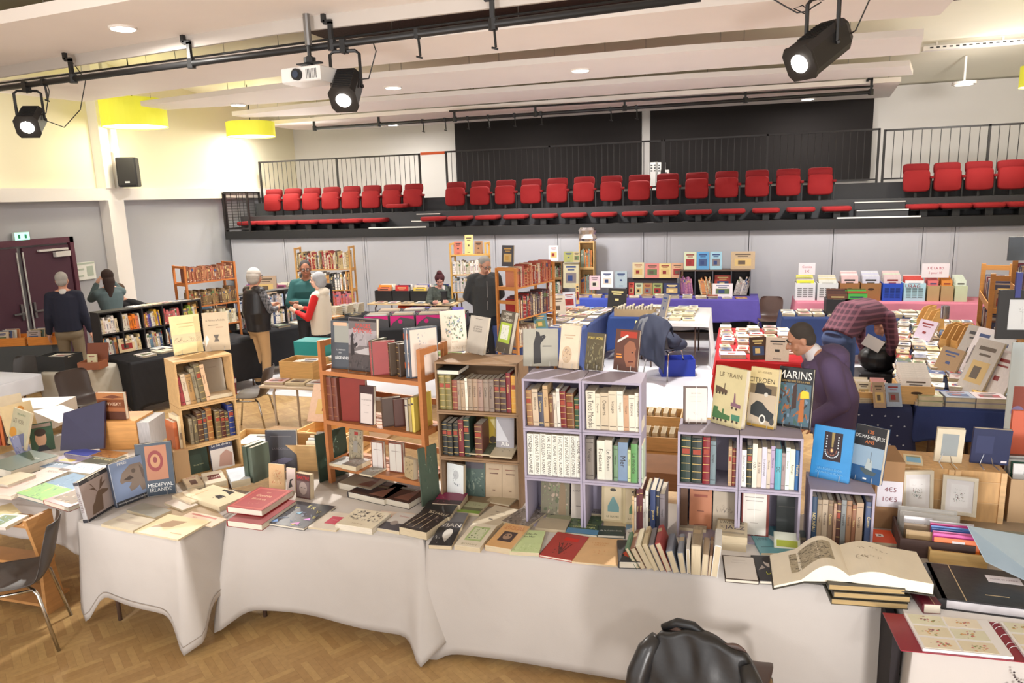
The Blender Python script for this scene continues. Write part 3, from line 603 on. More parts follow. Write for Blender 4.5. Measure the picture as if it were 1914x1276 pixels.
# yellow drum lampshades
for i, (u0, u1, v0, v1, Y, lb) in enumerate(((208, 301, 190, 247, 11.4, 'large yellow drum lampshade nearer the stage by the side wall'), (433, 508, 240, 264, 14, 'yellow drum lampshade farther back, partly hidden by a ceiling panel'), (1905, 1980, 150, 170, 13, 'yellow drum lampshade cut by the right edge of the photo'))):
    a = PY(u0, v1-6, Y); b_ = PY(u1, v1-6, Y); r_ = (b_.x-a.x)/2; zt = PY(u0, v0, Y).z; o = thing('drum_lampshade', lb, 'ceiling lamp', ((a.x+b_.x)/2, Y, a.z)); hh = (max(zt-a.z, .45), .3, .3)[i]
    MB().loft([[(math.cos(2*PI*k/40)*r_*q, math.sin(2*PI*k/40)*r_*q, z) for k in range(40)] for q, z in ((.985, .015), (1, 0), (1, hh), (.985, hh))], 0, None, caps=False).build('lamp_shade', M((228, 226, 70), .6, 'emit', s=.28), o, False)
    MB().cyl((0, 0, .012), r_*.97, .01, 40).build('diffuser', M((255, 252, 225), .5, 'emit', s=1.3), o); MB().cyl((0, 0, hh*.9), .01, 5.6-max(0, Y-10.5)*.1038-a.z-hh*.9, 6).build('cord', BLK, o)
    lamp('drum_lamp', 'POINT', ((a.x+b_.x)/2, Y, a.z-.12), 26, (1, .93, .7), .15)

# ================================================================ furniture builders
def cloth(name, label, x0, x1, y0, y1, z, drops, col, mat=None, amp=.02, seed=1, step=.035, group=None, k=7.0, stars=None, cat='tablecloth', hem=None, cx=.10, fl=.03):
    """drops: front(-y), right, back, left"""
    q = random.Random(seed); ph = [q.uniform(0, 6.28) for _ in range(8)]; per = []
    R_ = .012
    def side(ax, ay, bx, by, nx, ny, dr):
        L_ = math.hypot(bx-ax, by-ay); n = max(2, int(L_/step))
        for i in range(n+1): per.append((ax+(bx-ax)*i/n, ay+(by-ay)*i/n, nx, ny, dr, min(i, n-i)/n*L_))
    side(x0, y0, x1, y0, 0, -1, drops[0]); side(x1, y0, x1, y1, 1, 0, drops[1]); side(x1, y1, x0, y1, 0, 1, drops[2]); side(x0, y1, x0, y0, -1, 0, drops[3])
    n = len(per); nt = 14; rings = []
    for t in range(nt+1):
        tt = t/nt; ring = []
        for i, (x, y, nx, ny, dr, dc) in enumerate(per):
            s = i*step*k; cn = math.exp(-(dc/.09)**2)
            d = dr*(1+cx*cn)+ (.012*math.sin(s*.9+ph[5])+.015*math.sin(s*.31+ph[6]))*(dr > .2)
            a = amp*(dr > .1)*tt**.8*(math.sin(s+ph[0])*.5+math.sin(s*.43+ph[1])*.7+.5*math.sin(s*1.9+ph[2])+.9)
            if dr > .1: a += fl*tt*cn+.012*tt
            ox = nx*a; oy = ny*a
            # a corner of the cloth hangs outwards
            if cn > .05 and dr > .2:
                j = per[(i+1) % n] if (i+1) < n and dc == 0 else None
                ox += .02*cn*tt*math.copysign(1, x-(x0+x1)/2)*(ny != 0); oy += .02*cn*tt*math.copysign(1, y-(y0+y1)/2)*(nx != 0)
            ring.append((x+ox, y+oy, z-d*tt))
        rings.append(ring)
    b = MB(); b.loft(rings, 0, None, caps=False)
    b.add([(x0, y0, z), (x1, y0, z), (x1, y1, z), (x0, y1, z)], [(0, 1, 2, 3)], 0)
    o = b.build(name, M(col, .85, 'fabric', wr=1), None, True, mat); 
    so = o.modifiers.new('s', 'SOLIDIFY'); so.thickness = .003; so.offset = 1
    tag(o, label, cat, group)
    if hem:
        hb = MB(); r12, r13 = rings[12], rings[13]; lo = [[x+per[i][2]*.005, y+per[i][3]*.005, z_] for i, (x, y, z_) in enumerate(r13)]; hb.loft([[tuple(p) for p in lo], [(p[0], p[1], p[2]+.006) for p in lo]], 0, None, caps=False); hb.build('hem_line', M((150, 138, 126), .9), o)
    if stars:
        sb = MB(); q = random.Random(3)
        for r_ in range(7):
            for i in range(int((x1-x0)/.11)):
                cx = x0+.05+i*.11+(r_ % 2)*.055; cz = z-.07-r_*.09; cy = y0-.075
                pts = [(cx+math.cos(a*PI/5+PI/2)*(.011 if a % 2 == 0 else .005), cy, cz+math.sin(a*PI/5+PI/2)*(.011 if a % 2 == 0 else .005)) for a in range(10)]
                if cx < x1 and z-cz < drops[0]: sb.add(pts, [tuple(range(10))])
        sb.build('star_pattern', M((190, 200, 220), .7), o)
    return o
def table(label, x0, x1, y0, y1, z, mat=None, legcol=(92, 72, 62), topcol=(196, 150, 96), style='tube', group=None):
    t = thing('folding_table', label, 'table', mat or Matrix(), group)
    MB().rbox((x0+.005, y0+.005, z-.028), (x1-.005, y1-.005, z-.002), .004).build('tabletop', M(topcol, .5, 'wood', st=(1, 6, 6)), t)
    lm = M(legcol, .4)
    for sx in (0, 1):
        X = x0+.14 if sx == 0 else x1-.14
        for sy in (0, 1):
            Y = y0+.09 if sy == 0 else y1-.09; dy = .05 if sy == 0 else -.05
            MB().tube([(X, Y+dy*3, z-.04), (X, Y+dy, z-.045), (X, Y, z-.1), (X, Y, .0)], .014, 8).build('leg', lm, t, True)
    return t
def chair(mat, label, col=(72, 60, 54), group=None):
    t = thing('shell_chair', label, 'chair', mat, group)
    prof = [(-.225, .425, .17), (-.21, .447, .2), (-.1, .447, .222), (.05, .437, .225), (.15, .445, .22), (.195, .49, .2), (.225, .58, .195), (.25, .68, .205), (.275, .76, .2), (.285, .8, .18), (.288, .815, .14)]
    vs = []; fs = []; n = 12
    for i, (y, z, hw) in enumerate(prof):
        for j in range(n+1):
            s = -1+2*j/n; c = abs(s)**3; up = c*.035 if i < 5 else 0; fwd = -c*.045 if i >= 5 else (-c*.02 if i == 4 else 0)
            vs.append((s*hw, y+fwd, z+up-(.02*c if i == 0 else 0)))
    for i in range(len(prof)-1):
        for j in range(n): a = i*(n+1)+j; fs.append((a, a+1, a+n+2, a+n+1))
    b = MB(); b.add(vs, fs); o = b.build('seat_shell', M(col, .38, 'cover', am=.03), t, True)
    so = o.modifiers.new('s', 'SOLIDIFY'); so.thickness = .007; ss = o.modifiers.new('u', 'SUBSURF'); ss.levels = ss.render_levels = 1
    for sx in (-1, 1):
        for sy in (-1, 1):
            MB().tube([(sx*.1, sy*.1-.02, .42), (sx*.17, sy*.15-.02, .415), (sx*.19, sy*.17-.02, .39), (sx*.225, sy*.24-.02, 0)], .011, 8).build('leg', CHROME, t, True)
        MB().tube([(sx*.165, -.17, .415), (sx*.165, .13, .415)], .01, 8).build('side_rail', CHROME, t, True)
    return t
def crate(mat, w, d, h, th, col, label, name='wooden_crate', back=True, group=None, kind='wood', am=.16):
    """open front (-y) box, origin front bottom left corner"""
    b = MB(); m = M(col, .6, kind, am=am, st=(1, 6, 6))
    t = thing(name, label, 'crate', mat, group)
    MB().box((0, 0, 0), (w, d, th)).build('bottom_board', m, t); MB().box((0, 0, h-th), (w, d, h)).build('top_board', m, t)
    MB().box((0, 0.001, th), (th, d, h-th)).build('side_board', m, t); MB().box((w-th, 0.001, th), (w, d, h-th)).build('side_board', m, t)
    if back: MB().box((th, d-.008, th), (w-th, d, h-th)).build('back_board', m, t)
    return t
def tray(mat, w, d, h, th, col, label, name='wooden_box', hole=False, group=None, kind='wood', cat='box'):
    t = thing(name, label, cat, mat, group); m = M(col, .6, kind); x0, x1, y0, y1 = -w/2, w/2, -d/2, d/2
    MB().box((x0, y0, 0), (x1, y1, th)).build('bottom_board', m, t)
    for a, b_ in (((x0, y0, th), (x1, y0+th, h)), ((x0, y1-th, th), (x1, y1, h)), ((x0, y0+th, th), (x0+th, y1-th, h)), ((x1-th, y0+th, th), (x1, y1-th, h))): MB().box(a, b_).build('side_board', m, t)
    if hole: 
        MB().prism([(math.cos(2*PI*i/20)*.045*(1 if abs(math.cos(2*PI*i/20)) < .5 else 1.1), h*.62+math.sin(2*PI*i/20)*.013) for i in range(20)], 'y', y0-.001, y0+.0, 0).build('handle_hole', M((60, 42, 28), .8), t)
    return t
LIL = (162, 154, 172)

# ================================================================ front row of tables
CL = (192, 185, 179)
table('folding table under the long white cloth with the open atlas', -1.70, .80, 3.74, 4.6, .737)
cloth('tablecloth', 'white cloth on the long front table, hanging almost to the parquet below the open book', -1.705, .80, 3.735, 4.6, .74, (.70, .45, .3, .62), CL, amp=.011, seed=4, k=3.2)
table('folding table under the white cloth with the red books', -3.12, -1.73, 3.76, 4.65, .737)
cloth('tablecloth', 'white cloth on the middle front table, reaching the floor in folds at its left corner', -3.125, -1.735, 3.755, 4.65, .74, (.62, .5, .3, .66), CL, amp=.022, seed=9, k=4, cx=.14, fl=.16)
m0 = Matrix.Translation((-4.085, 3.5, 0)) @ Matrix.Rotation(math.atan2(-.077, .873), 4, 'Z')
table('small folding table with bent brown legs under a short white cloth', 0, .875, 0, .75, .737, m0)
cloth('tablecloth', 'white hemmed cloth on the small left table, one corner pointing to the parquet', 0, .875, 0, .75, .74, (.5, .46, .3, .46), CL, mat=m0, amp=.03, seed=5, k=4.5, hem=True, cx=.42, fl=.05)

# ---- brown crate stack
def stack(p, cells, w, d, hs, th, col, lab, rz=0, gap=.003):
    out = []
    z = p[2]
    for i, h in enumerate(hs):
        m = Matrix.Translation((p[0], p[1], z)) @ Matrix.Rotation(rz, 4, 'Z'); out.append((crate(m, w, d, h, th, col, lab[i]), m, z)); z += h+gap
    return out
Yb = 4.30
xb0 = PY(816, 765, Yb).x; xb1 = PY(968, 775, Yb).x
BRN = (138, 108, 78)
bs = stack((xb0, Yb, .742), 1, xb1-xb0, .28, [.315, .315, .335], .012, BRN, ['dark wooden crate resting on the tablecloth below two others beside the orange rack', 'dark wooden crate, middle one of the stack beside the orange rack', 'dark wooden crate with old bindings, topmost beside the orange rack'])
wB = xb1-xb0
def cellrow(m, x0, specs, place, group, near=True, fit=None, **k):
    if fit:
        kk = fit/sum(q[0] for q in specs); specs = [(q[0]*kk,)+tuple(q[1:]) for q in specs]
    o = m @ Vector((x0, .02, .0)); ax = (m.to_3x3() @ Vector((1, 0, 0))); 
    shelf_row(o, ax, k.pop('width', 2), .3, OLD, place, group, near=near, specs=specs, setback=0, **k)
mT = bs[2][1] @ Matrix.Translation((0, 0, .0125)); G = 'G'
cellrow(mT, .016, [(.026, .235, (120, 110, 60), G), (.026, .235, (112, 102, 56), G), (.024, .2, (128, 66, 50), G), (.012, .2, (150, 130, 110)), (.018, .2, (165, 140, 112)), (.01, .215, (220, 212, 195)), (.02, .212, (150, 130, 108)), (.02, .212, (158, 132, 108)), (.022, .212, (150, 122, 108)), (.022, .212, (140, 122, 106)), (.022, .215, (128, 110, 98)), (.022, .222, (84, 58, 50), G), (.026, .222, (72, 50, 46), G), (.018, .262, (112, 24, 34)), (.026, .245, (205, 150, 62), G)], 'in the topmost dark crate', 'old bindings in the topmost dark crate', fit=wB-.035)
q = mT @ Matrix.Translation((.085, .1, .243)) @ Matrix.Rotation(PI/2, 4, 'X') @ Matrix.Rotation(PI/2, 4, 'Z')
book(mT @ Matrix.Translation((.086, .012, .252)) @ Matrix(((1, 0, 0, 0), (0, 0, 1, 0), (0, -1, 0, 0), (0, 0, 0, 1))), .155, .2, .03, (40, 50, 52), 'pale book lying flat on the tall gilt bindings in the topmost dark crate', rough=.4)
mT = bs[1][1] @ Matrix.Translation((0, 0, .0125))
cellrow(mT, .018, [(.024, .225, (38, 40, 38), G), (.024, .225, (36, 38, 36), G), (.024, .225, (40, 40, 38), G), (.024, .25, (112, 36, 42)), (.026, .265, (34, 52, 42), G), (.02, .01, 0, 'gap'), (.034, .225, (100, 60, 48), G)], 'in the middle dark crate', 'bindings in the middle dark crate', fit=wB*.5)
def inst(m, x, y, z, tilt=.12, rz=0): return m @ Matrix.Translation((x, y, z)) @ Matrix.Rotation(rz, 4, 'Z') @ Matrix.Rotation(-tilt, 4, 'X')
book(inst(mT, .325, .17, 0), .125, .235, .01, (176, 150, 50), 'mustard yellow book with dark stains standing in the middle dark crate', [('e', .5, .32, .2, .1, (60, 48, 34)), ('p', [(.3, .9), (.9, .95), (.8, .5)], (205, 190, 130))], hard=False)
book(inst(mT, .425, .12, 0), .125, .28, .012, (150, 146, 150), 'grey exhibition catalogue showing white lettering in the middle dark crate', [('p', [(.02, .3), (.7, .3), (.02, .85)], (196, 196, 200)), ('t', 'Alla', .5, .24, .09, (238, 236, 230)), ('r', 0, 0, 1, .14, (60, 56, 56))], hard=False)
book(inst(mT, .3, .02, .02, 1.4), .19, .17, .012, (92, 100, 84), 'plastic covered landscape booklet lying at the front of the middle dark crate', [('s', .05, .1, .95, .9, [(70, 84, 66), (120, 120, 96), (150, 146, 120)], 30, 4)], hard=False)
book(inst(mT, .43, .0, .02, 1.42), .15, .17, .01, (214, 200, 170), 'cream booklet with small engraving lying at the front of the middle dark crate', [('s', .3, .4, .8, .9, [(90, 80, 66), (140, 125, 100)], 20, 6)], hard=False)
mT = bs[0][1] @ Matrix.Translation((0, 0, .0125))
HEADART = [('s', .35, .35, .75, .85, [(60, 66, 74), (90, 98, 106), (150, 156, 160)], 26, 9), ('e', .55, .7, .17, .13, (190, 192, 192)), ('s', .4, .62, .7, .8, [(60, 66, 74), (110, 118, 126)], 14, 10)]
book(inst(mT, .085, .06, 0, .08, -.25), .135, .24, .03, (222, 226, 224), 'white book with a grey sketched head in the lowest dark crate', HEADART, hard=False)
book(inst(mT, .2, .12, 0), .14, .255, .012, (74, 92, 84), 'dark green illustrated book behind glass-like plastic in the lowest dark crate', [('s', .05, .05, .95, .7, [(50, 70, 62), (100, 118, 104), (130, 140, 124)], 40, 2), ('r', .05, .75, .95, .95, (84, 78, 84))], hard=False)
for i, x in enumerate((.335, .45)): book(inst(mT, x, .12, 0), .118, .25, .012, (186, 162, 132), ['cream old paperback standing left of its twin in the lowest dark crate', 'cream old paperback standing right of its twin in the lowest dark crate'][i], [('r', .2, .78, .8, .8, (130, 80, 60)), ('r', .25, .66, .75, .69, (110, 80, 66)), ('r', .42, .2, .58, .23, (120, 90, 70))], hard=False)
# ---- face-out books on top of the stacks, on wire stands
zt = .742+.315+.315+.335+.008
FOL = [(96, 120, 90), (130, 150, 130), (170, 180, 160), (120, 110, 96), (150, 160, 180)]
stand((829, 659), (875, 655), (814, 582), zt, .22, .022, (232, 218, 198), 'cream book with leafy green engraving on top of the dark crates', [('s', .16, .3, .86, .88, FOL, 90, 3), ('t', 'DIVE', .5, .24, .05, (190, 160, 130)), ('t', 'LIVRE DU VALEUREUX', .55, .1, .07, (200, 172, 140), .8)], 'thin wire stand under the leafy engraved book')
stand((870, 657), (903, 664), (890, 590), zt, .25, .02, (186, 178, 166), 'plain grey book leaning right between the leafy and the green-framed books', [('t', 'LA MAISON', .5, .72, .045, (70, 66, 64), .7), ('t', 'DU RETOUR', .5, .66, .045, (70, 66, 64), .7), ('t', 'ECOEURANT', .5, .6, .045, (70, 66, 64), .7), ('r', .3, .92, .7, .93, (110, 104, 100))], 'thin wire stand under the plain grey book')
stand((925, 655), (950, 662), (944, 580), zt, .25, .03, (92, 84, 74), 'dark book with green frame around a pale panel on the dark crates', [('t', 'L EMPIRE', .5, .93, .06, (225, 220, 205), .8), ('t', 'DES', .5, .86, .05, (225, 220, 205), .8), ('t', 'ORCHIDEES', .5, .79, .06, (225, 220, 205), .85), ('r', .1, .24, .92, .72, (168, 190, 70)), ('r', .22, .32, .76, .66, (222, 224, 212)), ('s', .26, .34, .72, .64, [(190, 200, 190), (170, 180, 160)], 20, 5)], 'thin wire stand under the green-framed book')
Yl = 4.08; zl = 1.69
# ---- lilac crates, two columns of three
LX = [PY(975, 705, Yl).x, PY(1087, 712, Yl).x, PY(1200, 722, Yl).x]
hs = [.315, .31, .31]; names = ['lowest', 'middle', 'top']
cells = {}
for c in range(2):
    wc = LX[c+1]-LX[c]-.004; z = .742
    for r_ in range(3):
        m = TR(LX[c], Yl, z); cells[(c, r_)] = m @ Matrix.Translation((0, 0, .0125)); 
        crate(m, wc, .27, hs[r_], .013, LIL, 'pale lilac crate, %s of the %s column beside the dark crates' % (names[r_], ['left', 'right'][c]), 'painted_crate', kind='paint', am=.06); z += hs[r_]+.002
wc = LX[1]-LX[0]
cellrow(cells[(0, 2)], .02, [(.026, .225, (150, 108, 74), G), (.026, .23, (196, 176, 150)), (.022, .21, (70, 70, 84)), (.022, .255, (190, 158, 118)), (.022, .2, (110, 74, 50)), (.012, .215, (205, 195, 178)), (.014, .24, (215, 208, 195)), (.026, .225, (112, 30, 30), G), (.034, .215, (112, 70, 38), G), (.026, .19, (48, 78, 56), G)], 'in the top left lilac crate', 'old books in the top left lilac crate', lean=-.03, fit=wc-.04)
cellrow(cells[(1, 2)], .022, [(.034, .235, (216, 208, 188), 'TLes Trois Mondes'), (.016, .22, (212, 202, 180)), (.03, .225, (198, 182, 156)), (.028, .24, (206, 192, 168)), (.022, .24, (226, 218, 200)), (.018, .215, (190, 150, 118)), (.022, .22, (222, 212, 194)), (.022, .235, (226, 218, 200))], 'in the top right lilac crate', 'pale paperbacks in the top right lilac crate', lean=-.02, fit=wc-.045)
RO = ['VENDEE ROMANE', 'NIVERNAIS BOURBON', 'ROUSSILLON ROMAN', 'VAL DE LOIRE ROMAN', 'BRETAGNE ROMANE', 'HAUT POITOU ROMAN', 'SAINTONGE ROMANE', 'LOMBARDIE ROMANE', 'CORSE ROMANE']
cellrow(cells[(0, 1)], .016, [(.034 if i in (0, 1, 6) else .031, .262, (228, 226, 214), 'T'+s) for i, s in enumerate(RO)], 'in the middle left lilac crate', 'white volumes with dark titles down their spines', fit=wc-.034)
cellrow(cells[(1, 1)], .012, [(.04, .255, (120, 112, 104)), (.012, .1, 0, 'gap'), (.036, .245, (222, 216, 200), 'TFontaines'), (.032, .25, (205, 202, 188), 'TLe Roman'), (.006, .1, 0, 'gap'), (.02, .22, (110, 140, 110)), (.042, .24, (120, 142, 168), 'TMer'), (.014, .2, (190, 200, 150)), (.03, .24, (96, 150, 90), 'TLe monde'), (.022, .23, (196, 214, 190))], 'in the middle right lilac crate', 'green and white books in the middle right lilac crate', fit=wc-.03)
mT = cells[(0, 0)]
book(inst(mT, .15, .15, 0), .185, .25, .012, (118, 112, 92), 'book with a sketched town square in the lowest left lilac crate', [('s', .05, .02, .95, .98, [(90, 96, 70), (150, 140, 118), (124, 130, 96), (170, 150, 130)], 70, 12), ('p', [(.62, .05), (.88, .05), (.85, .8), (.75, .92), (.66, .8)], (130, 110, 84))], hard=False)
book(inst(mT, .31, .13, 0), .105, .24, .014, (186, 176, 164), 'grey white old paperback beside the town square book', [('t', 'JOHN MARLY', .5, .75, .06, (90, 80, 78), .8), ('r', .3, .35, .7, .37, (120, 110, 104))], hard=False)
mT = cells[(1, 0)]
HAV = [('r', .12, .08, .88, .94, (206, 190, 156)), ('p', [(.28, .28), (.8, .28), (.8, .42), (.56, .66), (.5, .66), (.28, .42)], (92, 130, 96)), ('e', .52, .83, .14, .04, (70, 66, 56)), ('t', 'LE HAVRE', .52, .16, .05, (90, 90, 70), .6)]
HAV2 = [a if a[0] != 'p' else ('p', a[1], (110, 150, 150)) for a in HAV]
book(inst(mT, .155, .13, 0), .135, .25, .014, (188, 172, 136), 'tan book with a grey blue boat shape, left of its green twin', HAV2, hard=False)
book(inst(mT, .29, .12, 0), .14, .25, .014, (190, 174, 134), 'tan book with a green boat shape, right of its grey blue twin', HAV, hard=False)
SH = [(60, 58, 60), (90, 88, 90)]
stand((978, 684), (1043, 684), (984, 614), zl, .18, .015, (160, 156, 142), 'grey book with the dark silhouette of a caped man reaching out', [('p', [(.3, .06), (.52, .08), (.5, .55), (.56, .78), (.63, .76), (.62, .84), (.5, .8), (.47, .9), (.38, .93), (.36, .8), (.3, .6)], (38, 34, 34)), ('p', [(.52, .62), (.66, .78), (.62, .82), (.5, .7)], (38, 34, 34)), ('r', .56, .52, .82, .545, (60, 56, 54))], 'thin wire stand under the caped silhouette book')
stand((1044, 687), (1078, 690), (1052, 607), zl, .22, .03, (222, 200, 174), 'beige book with a small oval landscape picture', [('e', .4, .32, .27, .2, (196, 170, 140)), ('s', .2, .18, .6, .46, [(150, 120, 100), (180, 190, 200), (120, 96, 80), (200, 170, 130)], 34, 8), ('r', .2, .76, .8, .78, (180, 150, 120)), ('r', .3, .7, .7, .715, (180, 150, 120))], 'thin wire stand under the oval picture book')
stand((1092, 689), (1124, 693), (1104, 621), zl, .22, .024, (88, 78, 54), 'olive brown book with a jungle photo and yellow title', [('s', .05, .05, .95, .75, [(70, 62, 44), (120, 110, 76), (100, 96, 80), (140, 132, 100)], 60, 13), ('t', 'FORET SACREE', .5, .86, .06, (232, 205, 96), .85)], 'thin wire stand under the jungle photo book')
stand((1146, 690), (1190, 695), (1154, 614), zl, .20, .022, (92, 52, 38), 'brown book with the face of a man in profile and red title', [('r', .2, .8, .9, .95, (170, 54, 34)), ('p', [(.55, .1), (.9, .1), (.92, .3), (.86, .42), (.9, .55), (.8, .7), (.6, .74), (.4, .6), (.42, .3)], (150, 96, 70)), ('p', [(.72, .44), (.8, .44), (.8, .46), (.72, .47)], (50, 26, 20)), ('p', [(.6, .2), (.84, .22), (.8, .25), (.62, .24)], (90, 40, 30)), ('r', .08, .3, .34, .34, (226, 140, 60)), ('r', .08, .37, .3, .4, (226, 140, 60)), ('p', [(.1, .66), (.55, .84), (.5, .88), (.1, .72)], (225, 215, 210))], 'thin wire stand under the brown profile book')

# ---- right hand lilac crates
Yr = 4.12
RX = [PY(1267, 810, Yr).x, PY(1383, 818, Yr).x, PY(1503, 830, Yr).x]
rc = {}
for c in range(2):
    wq = RX[c+1]-RX[c]-.003; z = .742
    for r_ in range(2):
        m = TR(RX[c], Yr, z); rc[(c, r_)] = m @ Matrix.Translation((0, 0, .0125))
        crate(m, wq, .27, .325, .013, LIL, 'pale lilac crate, %s %s of the four beside the vertical row of slim books' % (['lower', 'upper'][r_], ['left', 'right'][c]), 'painted_crate', kind='paint', am=.06); z += .327
cellrow(rc[(0, 1)], .016, [(.066, .275, (36, 54, 46), G), (.07, .272, (38, 50, 46), G), (.046, .282, (122, 24, 34), G), (.036, .262, (110, 128, 134)), (.075, .1, 0, 'gap'), (.022, .235, (170, 140, 110), G), (.028, .225, (110, 44, 32), G)], 'in the upper left crate, second lilac group', 'large bindings in the upper left crate', fit=RX[1]-RX[0]-.034)
cellrow(rc[(1, 1)], .014, [(.026, .22, (226, 224, 220), 'TRecord en solitaire'), (.03, .25, (44, 48, 40), G), (.026, .262, (214, 210, 196), 'TOZU'), (.024, .235, (206, 190, 172), 'TA la folie'), (.026, .245, (200, 196, 210), 'TLe grand voyage'), (.02, .235, (196, 182, 166)), (.022, .25, (170, 150, 180)), (.034, .24, (80, 160, 176), 'TDE'), (.02, .215, (150, 130, 130)), (.022, .25, (210, 222, 214)), (.026, .24, (222, 220, 196), 'TRoman'), (.03, .235, (44, 96, 150), 'TMarine')], 'in the upper right crate, second lilac group', 'paperbacks in the upper right crate', fit=RX[2]-RX[1]-.034)
mT = rc[(0, 0)]
book(inst(mT, .035, .12, 0, .05), .04, .25, .03, (104, 74, 54), 'narrow brown book standing at the left end of the lower left lilac crate')
book(inst(mT, .13, .13, 0), .13, .26, .02, (176, 112, 78), 'orange brown old paperback face out in the lower left lilac crate', [('r', .15, .88, .85, .91, (110, 60, 44)), ('r', .2, .74, .8, .8, (140, 70, 50)), ('r', .35, .4, .65, .42, (110, 60, 44)), ('r', .2, .08, .8, .1, (110, 60, 44))], hard=False)
book(inst(mT, .27, .12, 0), .135, .265, .018, (170, 156, 136), 'grey beige booklet with a small cavalry drawing in the lower left lilac crate', [('r', .1, .9, .9, .93, (90, 80, 90)), ('s', .12, .42, .88, .6, [(80, 74, 70), (120, 110, 100)], 30, 7), ('r', .2, .2, .8, .22, (110, 98, 88))], hard=False)
mT = rc[(1, 0)]
book(inst(mT, .1, .1, 0, .06), .15, .265, .03, (120, 52, 44), 'dark red binding opened to show a tied white title page', [('r', .04, .03, .9, .97, (222, 216, 206)), ('r', .1, .88, .8, .9, (150, 140, 134)), ('r', .14, .8, .76, .815, (150, 140, 134)), ('r', .2, .6, .7, .61, (170, 160, 150)), ('r', .46, 0, .475, 1, (240, 236, 226)), ('r', .3, .3, .6, .31, (170, 160, 150))])
book(inst(mT, .28, .16, 0), .12, .23, .014, (62, 66, 64), 'dark grey green plain book in shade of the lower right lilac crate', [('r', .1, .7, .9, .72, (100, 96, 90))])
book(inst(mT, .27, -.04, .0, .9), .14, .1, .012, (196, 200, 186), 'pale green small book leaning before the dark plain book', [('r', .1, .1, .9, .5, (150, 160, 60))])
zr = .742+.327*2+.002
pgl = [('r', .1, .04, .97, .96, (216, 208, 200)), ('t', 'DESCRIPTION', .53, .82, .03, (120, 108, 100), .6), ('r', .25, .72, .8, .725, (150, 140, 132)), ('r', .3, .6, .75, .605, (150, 140, 132)), ('s', .4, .24, .66, .32, [(120, 100, 96), (150, 130, 120)], 14, 3), ('r', .53, 0, .545, 1, (240, 238, 230))]
stand((1277, 791), (1322, 792), (1275, 722), zr, .1, .02, (84, 60, 48), 'small old book tied with white tape showing its title page', pgl, 'folded wire stand under the small tied book')
TRAIN = [('t', 'LE TRAIN', .5, .87, .075, (90, 74, 50), .72), ('p', [(.05, .56), (.45, .55), (.45, .6), (.36, .62), (.36, .72), (.33, .72), (.33, .62), (.25, .64), (.06, .66)], (92, 74, 60)), ('p', [(.03, .1), (.62, .1), (.62, .18), (.4, .2), (.4, .28), (.35, .28), (.35, .2), (.2, .24), (.2, .3), (.05, .3)], (70, 110, 66)),
         ('p', [(.66, .12), (.93, .12), (.93, .22), (.66, .22)], (74, 130, 104)), ('p', [(.6, .36), (.92, .34), (.92, .4), (.75, .42), (.72, .58), (.68, .58), (.68, .42), (.6, .42)], (130, 96, 110))]
TRAIN += [('e', x, y, .035, .022, (70, 60, 50)) for x, y in ((.1, .54), (.2, .54), (.3, .54), (.4, .54), (.1, .08), (.22, .08), (.34, .08), (.5, .08), (.72, .1), (.86, .1), (.66, .33), (.8, .32))]
stand((1328, 788), (1384, 803), (1346, 683), zr, .14, .04, (206, 194, 150), 'tall cream book LE TRAIN with coloured steam locomotives', TRAIN, 'folded wire stand under the locomotive book', rough=.3)
CIT = [('t', 'LES ANNEES', .5, .93, .035, (90, 70, 40), .5), ('t', 'CITROËN', .42, .8, .1, (52, 42, 34), .92), ('r', .02, .05, .98, .56, (188, 172, 150)), ('r', .02, .56, .98, .72, (120, 104, 80)), ('p', [(.1, .2), (.9, .1), (.95, .25), (.7, .32), (.5, .42), (.3, .44), (.1, .34)], (50, 54, 56)), ('e', .55, .14, .12, .08, (220, 216, 206)), ('e', .55, .14, .08, .05, (60, 60, 60)), ('e', .9, .12, .08, .06, (70, 70, 70)), ('p', [(.2, .56), (.8, .56), (.8, .66), (.6, .68), (.5, .75), (.25, .74)], (48, 46, 44)), ('e', .62, .56, .07, .035, (200, 196, 186)), ('r', .02, .0, .98, .04, (190, 150, 60))]
stand((1395, 793), (1446, 803), (1387, 682), zr, .14, .035, (206, 188, 140), 'tan book about old motor cars between the train and sailor books', CIT, 'folded wire stand under the motor car book', rough=.3)
MAR = [('t', 'MARINS', .47, .88, .13, (226, 222, 214), .96), ('t', 'LES METIERS DE LA MER', .5, .775, .03, (180, 150, 90), .85), ('r', .04, .04, .96, .74, (70, 96, 110)), ('s', .04, .04, .96, .74, [(60, 90, 80), (150, 90, 50), (60, 52, 46), (110, 130, 150), (40, 44, 50), (90, 60, 44), (60, 110, 110)], 70, 21), ('p', [(.66, .5), (.92, .52), (.9, .62), (.74, .64), (.66, .6)], (232, 190, 50)), ('p', [(.42, .3), (.56, .34), (.54, .74), (.44, .7)], (60, 40, 36)), ('p', [(.64, .1), (.8, .12), (.78, .5), (.66, .48)], (168, 100, 50))]
stand((1450, 794), (1513, 804), (1450, 683), zr, .12, .03, (26, 26, 28), 'black book MARINS with a colourful painting of sailors', MAR, 'folded wire stand under the sailor book', rough=.25)
